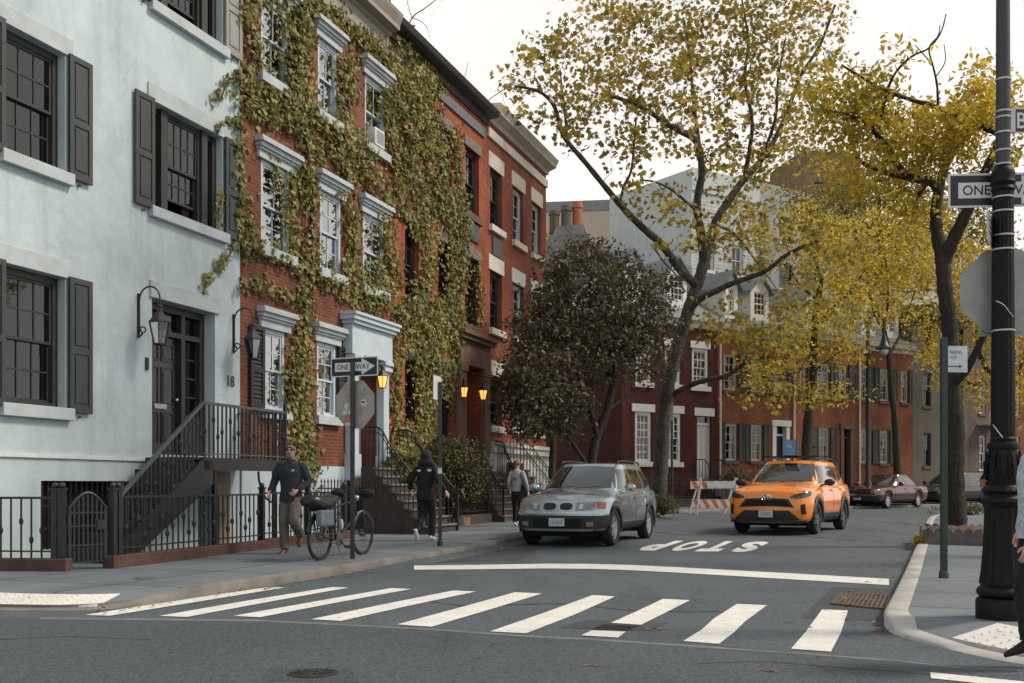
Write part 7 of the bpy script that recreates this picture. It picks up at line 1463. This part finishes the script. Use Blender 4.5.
# maroon sedan
sed = dict(W=1.74, xF=2.3, xR=-2.3, paint=MAROON, axles=(1.42, -1.3), wr=.315, arch=1.14, spokes=7, ff=.8, lf=.35, rake=.05, rrake=.05, lr=.35,
    zb=[(-2.3, .36), (-1.9, .26), (1.9, .26), (2.3, .3)], zsh=[(-2.3, .86), (-1.8, .9), (0, .9), (1.0, .87), (1.8, .82), (2.3, .74)], ztc=[(-2.3, .92), (-1.6, .97), (.7, .95), (1.3, .93), (1.9, .88), (2.3, .8)],
    gh=dict(xf0=.88, xf1=.12, xr0=-1.72, xr1=-1.02, w0=.79, w1=.58, z0=.86, z1=1.32, n=5.5, crown=1), sill=(.26, .36),
    side_glass=[([(.6, .93), (-.2, .94)], [(.16, 1.27), (-.2, 1.28)]), ([(-.27, .94), (-1.05, .95)], [(-.27, 1.28), (-.95, 1.27)]), ([(-1.12, .96), (-1.36, .98)], [(-1.02, 1.26), (-1.1, 1.22)])],
    seams=[[(.88, .35), (.88, .86)], [(-.23, .32), (-.23, .9)], [(-.98, .7), (-1.12, .9)]], handles=[(-.1, .78), (-1.0, .8)], mirror=(.56, .96, .98), ws=((.68, .96), (.5, 1.29)), tail=(.66, .82), plate=.42, ptext='9GQ 41',
    front=[('grille', CARBLACK, [(-.52, .6), (.52, .6)], [(-.52, .74), (.52, .74)], .01, 3, 14), ('bumper', CARBLACK, [(-.8, .3), (.8, .3)], [(-.8, .53), (.8, .53)], .03, 4, 20), ('bumper_strip', CHROME, [(-.78, .52), (.78, .52)], [(-.78, .55), (.78, .55)], .04, 2, 18)] + mirror_front('headlight', HEADLAMP, .54, .76, .6, .74, .012),
    corner=[('bumper_corner', CARBLACK, [(1.95, .3), (2.25, .3)], [(1.95, .53), (2.25, .53)], .014), ('side_strip', CARBLACK, [(-.9, .5), (1.0, .5)], [(-.9, .55), (1.0, .55)], .012)])
mc = car('parked_car', 'maroon sedan parked by the far kerb behind the taxi', 'car', at(16.9, 47.6), math.atan2(-.7, -.714), sed); mc.scale = (1.1,) * 3
jeep = dict(suv); jeep.update(paint=BLACKCAR, front=[('grille', CHROME, [(-.4, .7), (.4, .7)], [(-.4, .86), (.4, .86)], .012, 3, 14), ('bumper', CARBLACK, [(-.84, .3), (.84, .3)], [(-.84, .6), (.84, .6)], .03, 4, 20)] + [('grille_slot', UNDER, [(y - .03, .72), (y + .03, .72)], [(y - .03, .84), (y + .03, .84)], .02, 2, 4) for y in (-.33, -.22, -.11, 0, .11, .22, .33)] + mirror_front('headlight', HEADLAMP, .46, .74, .7, .86, .014), clad=.06, rake=.06, ff=.78, ptext='LK 556',
    corner=[('bumper_corner', CARBLACK, [(1.86, .3), (2.2, .3)], [(1.86, .6), (2.2, .6)], .016)])
car('parked_car', 'black SUV with chrome slotted grille parked behind the maroon sedan', 'car', at(17.25 + .832 * 5.2, 48.6 + .555 * 5.2), math.atan2(-.555, -.832), jeep)
s2_ = dict(sed); s2_.update(paint=GREYCAR, ptext='FN 118'); car('parked_car', 'slate grey sedan half hidden behind the lamp post base', 'car', at(17.25 + .832 * 11.4, 49.15 + .555 * 11.4), math.atan2(-.555, -.832), s2_)
# ================================================================ people (local y forward, x right)
SKIN = plain('skin', (.52, .31, .23), .55, var=.08, scale=12)
def skin_mesh(name, V, E_, mat, par, levels=2):
    """V: (point, rx, ry); grown with a Skin modifier from the first vertex"""
    me = bpy.data.meshes.new(name); me.from_pydata([tuple(v[0]) for v in V], E_, []); me.update()
    o = link(name, me, mat, par); o.modifiers.new('skin', 'SKIN'); sk = me.skin_vertices[0].data
    for k, v in enumerate(V): sk[k].radius = (v[1], v[2] if len(v) > 2 else v[1]); sk[k].use_root = k == 0
    o.modifiers['skin'].use_smooth_shade = True; sb = o.modifiers.new('subdivision', 'SUBSURF'); sb.levels = sb.render_levels = levels; return o
def hand_mesh(mb, w_, d, palm, s=1.0, thumb=1, curl=.5):
    """five unequal bent fingers on a palm; w_ wrist, d direction, palm = palm normal"""
    w_ = Vector(w_); d = Vector(d).normalized(); n = (Vector(palm) - d * d.dot(Vector(palm))).normalized(); x = d.cross(n)
    pts = [w_ - d * .02, w_ + d * .02 * s, w_ + d * .055 * s, w_ + d * .09 * s]; o = len(mb.v)
    for p, (a, b) in zip(pts, ((.026, .02), (.034, .018), (.042, .016), (.04, .012))):
        for k in range(8): t = 2 * math.pi * k / 8; mb.v.append(tuple(p + x * (a * s * math.cos(t)) + n * (b * s * math.sin(t))))
    mb.f += [(o + i * 8 + k, o + i * 8 + (k + 1) % 8, o + (i + 1) * 8 + (k + 1) % 8, o + (i + 1) * 8 + k) for i in range(3) for k in range(8)] + [tuple(o + k for k in range(8)), tuple(o + 24 + k for k in range(8))]
    for i, (off, l) in enumerate(((-.03, .07), (-.01, .082), (.01, .076), (.028, .058))):
        p = w_ + d * .085 * s + x * (off * s); a = 0; ch = [p]
        for k in range(3): a += curl * (.5, .9, .7)[k]; p = p + (d * math.cos(a) + n * math.sin(a)) * (l * s * (.45, .32, .23)[k]); ch.append(p)
        mb.tube(ch, [.0095 * s, .009 * s, .008 * s, .006 * s], 6)
    p = w_ + d * .03 * s + x * (-.03 * s * thumb); q = p + (d * .7 - x * thumb * .6 + n * .35).normalized() * .04 * s; mb.tube([p, q, q + (d * .9 + n * .4 - x * thumb * .1).normalized() * .03 * s], [.012 * s, .011 * s, .008 * s], 6)
def person(label, loc, face, h, pose, top, legs, shoe, hair, torso=1.0, skinm=SKIN):
    """pose: joints in metres for a 1.75 m figure"""
    th = thing('person', label, 'person', loc, math.atan2(face[1], face[0]) - math.pi / 2); s = h / 1.75; V3 = lambda p: Vector(p) * s
    J = dict(pel=(0, 0, .95), wai=(0, .0, 1.08), che=(0, .01, 1.28), nb=(0, -.005, 1.46), nk=(0, .005, 1.53), hl=(0, .025, 1.59), hm=(0, .02, 1.655), ht=(0, .01, 1.72)); J.update(pose.get('body', {}))
    tw = torso; hx = pose.get('lean', 0)
    for side, sx in (('L', -1), ('R', 1)):
        J['s' + side] = pose.get('s' + side, (sx * .17 * tw, -.0, 1.42)); J['e' + side], J['w' + side] = pose['arm' + side]
        J['h' + side] = (sx * .09, 0, .92); J['k' + side], J['a' + side], J['t' + side] = pose['leg' + side]
    J = {k: V3(v) for k, v in J.items()}; r = lambda *a: tuple(x * s for x in a)
    names = ['pel', 'wai', 'che', 'nb', 'nk', 'hl', 'hm', 'ht', 'sL', 'eL', 'wL', 'sR', 'eR', 'wR', 'hL', 'kL', 'aL', 'hR', 'kR', 'aR']
    rad = dict(pel=(.135, .095), wai=(.125, .085), che=(.145, .1), nb=(.075, .065), nk=(.052, .055), hl=(.07, .08), hm=(.086, .1), ht=(.064, .078), sL=(.062, .062), eL=(.042, .042), wL=(.028, .026), sR=(.062, .062), eR=(.042, .042), wR=(.028, .026), hL=(.085, .085), kL=(.055, .058), aL=(.038, .042), hR=(.085, .085), kR=(.055, .058), aR=(.038, .042))
    ed = [('pel', 'wai'), ('wai', 'che'), ('che', 'nb'), ('nb', 'nk'), ('nk', 'hl'), ('hl', 'hm'), ('hm', 'ht'), ('che', 'sL'), ('sL', 'eL'), ('eL', 'wL'), ('che', 'sR'), ('sR', 'eR'), ('eR', 'wR'), ('pel', 'hL'), ('hL', 'kL'), ('kL', 'aL'), ('pel', 'hR'), ('hR', 'kR'), ('kR', 'aR')]
    def grow(nm, keys, scale, mat, over={}, extra=[]):
        ks = [k for k in names if k in keys]; V = [(J[k], *[x * s * scale for x in over.get(k, rad[k])]) for k in ks]; E_ = [(ks.index(a), ks.index(b)) for a, b in ed if a in ks and b in ks]
        for (p, rr, a) in extra: E_.append((ks.index(a), len(V))); V.append((V3(p) if not isinstance(p, Vector) else p, rr * s))
        return skin_mesh(nm, V, E_, mat, th)
    grow('body', names, .93, skinm)
    hd_ = MB()
    up = (J['ht'] - J['hl']).normalized(); fw = pose.get('look', Vector((0, 1, 0))); fw = (Vector(fw) - up * up.dot(Vector(fw))).normalized(); rt_ = fw.cross(up); hc = J['hm']
    hp = lambda a, b, c: hc + rt_ * (a * s) + fw * (b * s) + up * (c * s)
    hd_.tube([hp(0, .085, .01), hp(0, .112, -.022), hp(0, .09, -.035)], [.008 * s, .014 * s, .008 * s], 7)
    for sx in (-1, 1): MB().ball(hp(sx * .077, -.005, -.01), .026 * s, 8, 6, (.35, .7, 1.1)).build('ear', skinm, th, True)
    hd_.build('nose', skinm, th, True)
    if pose.get('facing'):
        MB().tube([hp(-.026, .088, -.062), hp(0, .096, -.064), hp(.026, .088, -.062)], .006 * s, 5).build('mouth', plain('lips', (.25, .1, .08), .6), th, True)
    keys_top = ['pel', 'wai', 'che', 'nb', 'sL', 'eL', 'wL', 'sR', 'eR', 'wR']
    ot = dict(pel=(.155, .115), wai=(.15, .11), che=(.165, .12), nb=(.085, .08), sL=(.078, .078), eL=(.058, .058), wL=(.044, .042), sR=(.078, .078), eR=(.058, .058), wR=(.044, .042)); ot.update(pose.get('toprad', {}))
    jk = MB(); hem = pose.get('hem', .84); wq = pose.get('tw', 1.0)
    def loft(mb, rings, n=18, cap=True):
        o = len(mb.v)
        for (c, rx, ry) in rings:
            for k in range(n):
                a = 2 * math.pi * k / n; wr_ = 1 + .035 * math.sin(3 * a + c[2] * 40) + .02 * math.sin(7 * a - c[2] * 25)
                mb.v.append((c[0] * s + rx * s * math.cos(a) * wr_, c[1] * s + ry * s * math.sin(a) * wr_, c[2] * s))
        m = len(rings); mb.f += [(o + i * n + k, o + i * n + (k + 1) % n, o + (i + 1) * n + (k + 1) % n, o + (i + 1) * n + k) for i in range(m - 1) for k in range(n)]
        if cap: mb.f += [tuple(o + k for k in range(n)), tuple(o + (m - 1) * n + k for k in range(n))]
    loft(jk, [((0, 0, hem), .184 * wq, .138 * wq), ((0, 0, .92), .184 * wq, .138 * wq), ((0, 0, 1.03), .162 * wq, .12 * wq), ((0, .004, 1.16), .17 * wq, .125 * wq), ((0, .006, 1.28), .186 * wq, .13 * wq), ((0, .0, 1.37), .19 * wq, .118 * wq), ((0, -.004, 1.425), .17 * wq, .1 * wq), ((0, -.006, 1.465), .11, .085), ((0, -.002, 1.5), .074, .072)])
    def limb_tube(mb, pts, rr, n=12):
        P_ = smooth_line(pts, 5); m = len(P_); q = [np.interp(i / (m - 1), np.linspace(0, 1, len(rr)), rr) * (1 + .045 * math.sin(i * 2.4 + len(mb.v))) * s for i in range(m)]; mb.tube(P_, q, n)
    for side in 'LR':
        S_, E2, W2 = J['s' + side], J['e' + side], J['w' + side]; jk.ball(S_, .06 * s * wq, 14, 9, (1, 1, .9)); d_ = (W2 - E2).normalized()
        limb_tube(jk, [S_, S_.lerp(E2, .5), E2, E2.lerp(W2, .5), W2 - d_ * .02 * s], [.062 * wq, .068 * wq, .062 * wq, .056, .05])
    jk.build('jacket' if not pose.get('shirt') else 'top', top, th, True, ang=70)
    tr_ = MB(); lw = pose.get('lw', 1.0); loft(tr_, [((0, 0, 1.02), .15 * wq, .112 * wq), ((0, 0, .92), .162 * wq, .12 * wq), ((0, 0, .84), .152 * wq, .112 * wq), ((0, 0, .79), .1, .08)])
    for side in 'LR':
        H_, K_, A_ = J['h' + side], J['k' + side], J['a' + side]; limb_tube(tr_, [H_ + Vector((0, 0, .02)) * s, H_.lerp(K_, .5), K_, K_.lerp(A_, .5), A_ + (K_ - A_).normalized() * .01], [.088 * lw, .09 * lw, .076 * lw, .07 * lw, .066 * lw])
    tr_.build('trousers', legs, th, True, ang=70)
    for side, sx in (('L', -1), ('R', 1)):
        d = (J['w' + side] - J['e' + side]).normalized(); hm_ = MB(); hand_mesh(hm_, J['w' + side] + d * .012, d + Vector(pose.get('hd' + side, (0, 0, 0))), Vector((-sx, .1, .0)) if not pose.get('pn' + side) else Vector(pose['pn' + side]), s * .98, -sx if False else 1, pose.get('curl', .5)); hm_.build('hand', skinm, th, True)
    for side in 'LR':
        a, t = J['a' + side], J['t' + side]; f = (t - a); f = f.normalized() if f.length > 0 else Vector((0, 1, 0)); u = Vector((0, 0, 1)); u = (u - f * u.dot(f)); u = u.normalized() if u.length > .1 else Vector((0, -1, 0)); x = f.cross(u); sh = MB(); prev = None; vs = []
        sole = a - u * .075 * s
        for (l, w_, hh) in ((-.075, .028, .05), (-.06, .036, .085), (0, .04, .105), (.06, .044, .085), (.12, .05, .06), (.17, .045, .045), (.2, .02, .03)):
            c = sole + f * (l * s)
            for k in range(10): t_ = 2 * math.pi * k / 10; vs.append(c + x * (w_ * s * math.cos(t_)) + u * (hh * s * .5 + hh * s * .5 * math.sin(t_)))
        sh.add(vs, [(i * 10 + k, i * 10 + (k + 1) % 10, (i + 1) * 10 + (k + 1) % 10, (i + 1) * 10 + k) for i in range(6) for k in range(10)] + [tuple(range(10)), tuple(range(60, 70))]); so_ = sh.build('shoe', shoe, th, True)
    for nm, mat, m_ in pose.get('extra', lambda *a: [])(hp, J, s): m_.build(nm, mat, th, True)
    return th
def cap_hair(hp, s, r=.1, dz=.03, back=-.012, sc=(.84, 1.02, .86), n=16):
    """hair cap: upper part of an ellipsoid on the head, lower at the nape"""
    mb = MB(); vs = []; m = 8
    for i in range(m + 1):
        for k in range(n):
            a = 2 * math.pi * k / n; lim = -.3 + .95 * max(0, math.sin(a)) if True else 0
            t = lim + (math.pi / 2 - lim) * i / m; vs.append(hp(r * sc[0] * math.cos(t) * math.cos(a), back + r * sc[1] * math.cos(t) * math.sin(a), dz - .012 + r * sc[2] * math.sin(t)))
    return mb.add(vs, [(i * n + k, i * n + (k + 1) % n, (i + 1) * n + (k + 1) % n, (i + 1) * n + k) for i in range(m) for k in range(n)])
def walk(fl, fr, liftL=0, liftR=0, kl=.08, kr=.08, toeL=0, toeR=0):
    def leg(sx, fy, lift, kb, toe): a = (sx * .085, fy, .085 + lift); return ((sx * .092, fy * .45 + kb, .50 + lift * .5), a, (a[0] + sx * .02, fy + .2, .03 + lift + toe))
    return dict(legL=leg(-1, fl, liftL, kl, toeL), legR=leg(1, fr, liftR, kr, toeR))
NAVY = plain('navy fleece', (.022, .03, .04), .9, var=.2, scale=14, bs=.3); GREYTR = plain('grey trousers cloth', (.13, .115, .105), .9, var=.15, scale=12, bs=.3); BROWNSH = plain('brown shoe', (.12, .06, .035), .6, var=.2)
BLK = plain('black cloth', (.01, .0105, .0115), .9, var=.2, scale=12, bs=.2); WSHOE = plain('white trainers', (.62, .62, .62), .6, var=.08); GREYHAIR = plain('grey hair', (.19, .18, .17), .8, var=.25, scale=40); REDHAIR = plain('auburn hair', (.17, .06, .03), .6, var=.3, scale=40)
LILAC = plain('lilac grey knit', (.34, .35, .42), .9, var=.12, scale=14, bs=.2); DENIM = plain('washed denim', (.43, .5, .55), .9, var=.2, scale=16, bs=.3)
for m_ in (NAVY, GREYTR, BLK, LILAC, DENIM):       # soft folds in the cloth
    for n_ in m_.node_tree.nodes:
        if n_.type == 'BUMP': n_.inputs['Distance'].default_value = .05; n_.inputs['Strength'].default_value = .8
    for l_ in list(m_.node_tree.links):
        if l_.to_node.type == 'BUMP' and l_.to_socket.name == 'Height': l_.from_node.inputs['Scale'].default_value = 9
# man in the navy fleece
def man_extra(hp, J, s):
    sg = MB(); 
    for sx in (-1, 1): sg.ball(hp(sx * .032, .086, .012), .024, 10, 7, (1.1, .4, .8))
    sg.bar(hp(-.06, .085, .018), hp(.06, .085, .018), .01, .008)
    for sx in (-1, 1): sg.bar(hp(sx * .058, .085, .016), hp(sx * .076, 0, .012), .006, .008)
    bd_ = MB().ball(hp(0, .045, -.085), .052, 12, 8, (1.15, .85, .8)).ball(hp(0, .088, -.048), .022, 10, 6, (1.5, .5, .5))
    lg = MB(); c = J['che']; lg.ball(c + Vector((-.075, .128, .06)), .02, 8, 5, (1.4, .3, .7))
    co_ = MB().lathe([(.075, 0), (.07, .05), (.064, .07), (.058, .05), (.06, 0)], 16, tuple(J['nb'] + Vector((0, .0, -.005))))
    return [('hair', GREYHAIR, cap_hair(hp, s, .104, .022)), ('sunglasses', SIGNBLK, sg), ('beard', GREYHAIR, bd_), ('chest_patch', SIGNWHT, lg), ('collar', NAVY, co_)]
mp = walk(-.08, .05); mp['legR'] = ((.1, .05, .5), (.1, .02, .085), (.14, .2, .03)); mp['legL'] = ((-.1, .16, .53), (-.11, -.14, .3), (-.12, -.02, .14))
mp.update(armL=((-.27, -.06, 1.16), (-.16, .16, 1.02)), armR=((.29, -.05, 1.17), (.31, .12, 1.0)), facing=True, tw=1.06, lw=1.12, toprad=dict(che=(.19, .135), wai=(.175, .13), pel=(.17, .13), sL=(.088, .088), sR=(.088, .088), eL=(.068, .068), eR=(.068, .068)), look=Vector((-.1, 1, -.03)), extra=man_extra, legrad=dict(kL=(.085, .085), kR=(.085, .085), aL=(.07, .072), aR=(.072, .075)), curl=.9)
person('man in navy fleece, grey trousers and sunglasses walking by the iron fence', G(291, 553.5, .12), (-.12, -1), 1.72, mp, NAVY, GREYTR, BROWNSH, GREYHAIR, 1.06)
# hooded figure seen from behind
def hood_extra(hp, J, s):
    hb = MB().ball(hp(0, -.008, .0), .135, 18, 12, (.88, 1.0, 1.12)).ball(hp(0, -.045, -.11), .125, 16, 10, (1.4, .85, .85)); c = J['che']; st_ = MB()
    pr = [('white_print', SIGNWHT, MB().ball(c + Vector((sx * .1, -.115, .1)), .04, 8, 5, (1.3, .35, .6))) for sx in (-1, 1)]
    return [('hood', plain('charcoal hood', (.02, .02, .021), .95, var=.2), hb)] + pr
hp_ = walk(.0, -.3, 0, .1, .08, .1, 0, -.05); hp_['legL'] = ((-.09, .12, .5), (-.075, .16, .085), (-.08, .36, .03)); hp_['legR'] = ((.09, .0, .48), (.08, -.3, .17), (.085, -.24, .0))
hp_['legL'], hp_['legR'] = ((-.09, .02, .48), (-.1, -.26, .19), (-.1, -.17, .03)), ((.09, .12, .5), (.07, .14, .085), (.09, .34, .03))
hp_.update(tw=1.08, hem=.8, armL=((-.32, -.06, 1.2), (-.36, .1, 1.02)), armR=((.3, -.1, 1.18), (.42, -.02, .98)), extra=hood_extra, look=Vector((0, 1, 0)), toprad=dict(che=(.185, .13), wai=(.17, .125), pel=(.165, .12), sL=(.09, .09), sR=(.09, .09), eL=(.07, .07), eR=(.07, .07)))
person('person in black hooded clothes and white trainers walking away on the left', G(426, 540.5, .12), (.28, .96), 1.7, hp_, BLK, BLK, WSHOE, BLK, 1.06)
# woman walking away
def woman_extra(hp, J, s):
    bn = MB().ball(hp(0, -.1, .06), .035, 10, 7); c = J['che']; bag = MB().box(.0, .0, 0, 0, 0, 0) if False else MB()
    b = J['pel'] + Vector((.2, -.1, .06)); bag.ball(b, .11, 12, 8, (.7, .45, .95)); bag.tube([b + Vector((0, 0, .08)), J['che'] + Vector((.13, -.13, .04)), J['nb'] + Vector((.09, -.03, -.01)), J['che'] + Vector((.15, .1, 0)), b + Vector((0, .06, .08))], .011, 6)
    pr = MB().ball(c + Vector((-.02, -.118, -.02)), .045, 8, 5, (1.1, .3, 1))
    return [('hair', REDHAIR, cap_hair(hp, s, .113, .022, -.02)), ('hair_bun', REDHAIR, bn), ('shoulder_bag', BLK, bag), ('back_print', plain('blue grey print', (.12, .14, .18), .8), pr)]
wp_ = walk(.1, -.12, 0, .03, .06, .06); wp_.update(shirt=True, tw=.86, lw=.88, hem=.93, armL=((-.22, -.05, 1.17), (-.22, .08, .96)), armR=((.25, -.02, 1.16), (.29, .05, .92)), extra=woman_extra, toprad=dict(che=(.155, .115), wai=(.135, .105), pel=(.15, .115)))
person('woman with auburn hair, lilac top and shoulder bag walking away', G(517, 526, .12), (.3, .95), 1.66, wp_, LILAC, BLK, WSHOE, REDHAIR, .95)
# figure cut by the right edge
rp = walk(.1, -.1, 0, .02); rp.update(armL=((-.26, .0, 1.15), (-.25, .02, .89)), armR=((.26, -.08, 1.15), (.24, .02, .9)), extra=lambda hp, J, s: [('hair', REDHAIR, cap_hair(hp, s, .113, .022, -.02))], toprad=dict(eL=(.075, .075), wL=(.058, .056), sL=(.09, .09)), look=Vector((0, 1, 0)))
rp['armL'] = ((-.27, .05, 1.1), (-.25, .13, .82)); rp['legL'] = ((-.09, .12, .5), (-.08, .08, .085), (-.08, .28, .03))
pr_ = G(1037, 651, .12); person('person in a washed denim jacket and black trousers cut by the right edge', (pr_.x, pr_.y, pr_.z), (-1, .12), 1.56, rp, DENIM, BLK, BLK, REDHAIR)
# far figure carrying a tan bag by the parked cars
fp = walk(.08, -.1); fp.update(armL=((-.27, .05, 1.18), (-.15, .24, 1.1)), armR=((.27, .05, 1.18), (.15, .24, 1.1)), extra=lambda hp, J, s: [('hair', REDHAIR, cap_hair(hp, s, .113, .022, -.02)), ('tan_bag', plain('tan paper bag', (.3, .15, .07), .8), MB().box(-.24, .24, .24, .5, .86, 1.16))])
person('distant person in dark clothes holding a tan bag by the far kerb', at(20.2, 44.6) + Vector((0, 0, .124)), (-.5, -.86), 1.65, fp, BLK, BLK, BLK, REDHAIR)
# ================================================================ parked bicycle
bk0, bk1 = G(320, 560.5, .12), G(362.5, 554.5, .12); bd_ = (bk1 - bk0); bk = thing('bicycle', 'black bicycle with covered rear rack leaning by the one way pole', 'bicycle', bk0, math.atan2(bd_.y, bd_.x)); WB = bd_.length; br_ = .335
DSTEEL = plain('dull spokes', (.12, .125, .13), .45, .6); FRAMEM = plain('black bicycle frame', (.015, .015, .017), .4, var=.2); FENDER = plain('grey mudguard', (.3, .31, .31), .4, .3)
for x in (0, WB):
    t_ = MB(); N_ = 40; t_.tube([(x + br_ * .955 * math.cos(2 * math.pi * k / N_), 0, br_ + br_ * .955 * math.sin(2 * math.pi * k / N_)) for k in range(N_ + 1)], .024, 8, False); wh = t_.build('wheel', RUBBER, bk, True)
    t_ = MB().tube([(x + br_ * .88 * math.cos(2 * math.pi * k / N_), 0, br_ + br_ * .88 * math.sin(2 * math.pi * k / N_)) for k in range(N_ + 1)], .012, 6, False); t_.build('rim', FRAMEM, wh, True)
    t_ = MB().lathe([(.03, -.05), (.045, -.03), (.045, .03), (.03, .05)], 12, (x, 0, br_), 'y')
    for k in range(28): a = 2 * math.pi * k / 28; t_.bar((x + .03 * math.cos(a + .4), .025 * (-1) ** k, br_ + .03 * math.sin(a + .4)), (x + br_ * .87 * math.cos(a), 0, br_ + br_ * .87 * math.sin(a)), .0028)
    t_.build('spokes', DSTEEL, wh)
    t_ = MB(); a0, a1 = ((.35, 2.9) if x == 0 else (.25, 2.5)); vs = []
    for k in range(15):
        a = a0 + (a1 - a0) * k / 14
        for yy in (-.03, 0, .03): rr = br_ + .035 - .01 * abs(yy) / .03; vs.append((x + rr * math.cos(a), yy, br_ + rr * math.sin(a)))
    t_.add(vs, [(i * 3 + j, i * 3 + j + 1, i * 3 + 4 + j, i * 3 + 3 + j) for i in range(14) for j in range(2)]); t_.build('mudguard', FENDER if x else FRAMEM, bk, True)
bb = (.47, 0, .29); st0 = (.3, 0, .74); hdt = (WB - .27, 0, .86); hdb = (WB - .2, 0, .62)
f_ = MB().tube([bb, st0], .018).tube([st0, hdt], .018).tube([bb, hdb], .022).tube([hdb, hdt], .022)
for yy in (-.05, .05): f_.tube([(0, yy, br_), (bb[0], yy * .4, bb[2])], .011).tube([(0, yy, br_), (st0[0] + .02, yy * .4, .68)], .01).tube([(WB, yy, br_), (WB - .12, yy, .68), (WB - .19, yy * .3, .62)], .014)
f_.build('frame', FRAMEM, bk, True)
MB().tube([hdt, (WB - .29, 0, .98)], .015).tube([(WB - .38, -.3, 1.0), (WB - .3, -.2, 1.0), (WB - .27, 0, .99), (WB - .3, .2, 1.0), (WB - .38, .3, 1.0)], .013).build('handlebar', FRAMEM, bk, True)
for sy in (-.26, .26): MB().ball((WB - .32, sy, .97), .09, 12, 8, (1.1, 1.3, .8)).build('bar_muff', BLK, bk, True)
MB().tube([st0, (.26, 0, .86)], .014).ball((.23, 0, .9), .12, 12, 8, (1.15, .6, .35)).build('saddle', BLK, bk, True)
MB().box(-.22, .16, -.09, .09, .715, .735).bar((0, -.06, br_), (-.05, -.08, .72), .01).bar((0, .06, br_), (-.05, .08, .72), .01).build('rear_rack', FRAMEM, bk)
cv = MB(); vs = []
for i, (x, hw_, zb_, zt_) in enumerate(((-.36, .08, .84, .92), (-.3, .15, .76, .96), (-.1, .19, .72, .95), (.1, .18, .73, .93), (.3, .14, .8, .96), (.46, .08, .86, .93))):
    for k in range(12):
        a = 2 * math.pi * k / 12; vs.append((x, hw_ * math.cos(a) * (1 + .08 * math.sin(3 * a + i)), (zb_ + zt_) / 2 + (zt_ - zb_) / 2 * math.sin(a) + .012 * math.sin(5 * a + i * 2)))
cv.add(vs, [(i * 12 + k, i * 12 + (k + 1) % 12, (i + 1) * 12 + (k + 1) % 12, (i + 1) * 12 + k) for i in range(5) for k in range(12)] + [tuple(range(12)), tuple(range(60, 72))]); cv.build('luggage_cover', plain('shiny black cover', (.014, .015, .017), .3, var=.3, scale=10, bs=.4, fine=14), bk, True)
MB().lathe([(.085, -.006), (.1, -.004), (.1, .004), (.085, .006)], 24, (bb[0], -.06, bb[2]), 'y').bar((bb[0], -.07, bb[2]), (bb[0] + .12, -.08, bb[2] - .12), .018, .012).bar((bb[0] + .12, -.08, bb[2] - .12), (bb[0] + .12, -.17, bb[2] - .12), .02, .05).bar((bb[0], .07, bb[2]), (bb[0] - .12, .08, bb[2] + .12), .018, .012).bar((bb[0] - .12, .08, bb[2] + .12), (bb[0] - .12, .17, bb[2] + .12), .02, .05).tube([(0, -.055, br_ + .04), (bb[0], -.06, bb[2] + .09), (bb[0] + .08, -.06, bb[2]), (bb[0], -.06, bb[2] - .09), (0, -.055, br_ - .04)], .006, 5).build('crank_and_chain', DSTEEL, bk, True)
MB().box(-.3, .08, -.2, -.1, .5, .74).build('pannier', plain('blue grey pannier', (.11, .14, .17), .5, var=.3), bk, bevel=.03)
MB().tube([(.36, -.05, .27), (.3, -.22, .01)], .01, 6).build('kickstand', DSTEEL, bk, True)
MB().ball((.62, 0, .5), .045, 10, 8, (.8, .8, 2)).build('water_bottle', plain('pale bottle', (.4, .43, .48), .4), bk, True)
MB().ball((WB - .2, 0, .9), .05, 10, 7).build('front_light', CHROME, bk, True)

# things that repeat carry one group
GROUPS = dict(parked_car='cars standing along the kerbs', sign_post='sign posts on the pavements', iron_fence='iron fences in front of the houses', row_house='row houses round the bend', brick_house='brick houses', stone_stoop='stone stoops at the front doors', apartment_block='blocks on the skyline', shrub='shrubs by the pavements', person='people on foot', street_name_sign='street name signs on the lamp post', tactile_plate='warning plates in the kerb ramps', utility_cover='small covers in the road', street_tree='yellow trees along the far kerb')
for o in bpy.data.objects:
    st_m = o.name.split('.')[0]
    if o.parent is None and st_m in GROUPS and 'group' not in o and 'label' in o and 'kind' not in o: o['group'] = GROUPS[st_m]
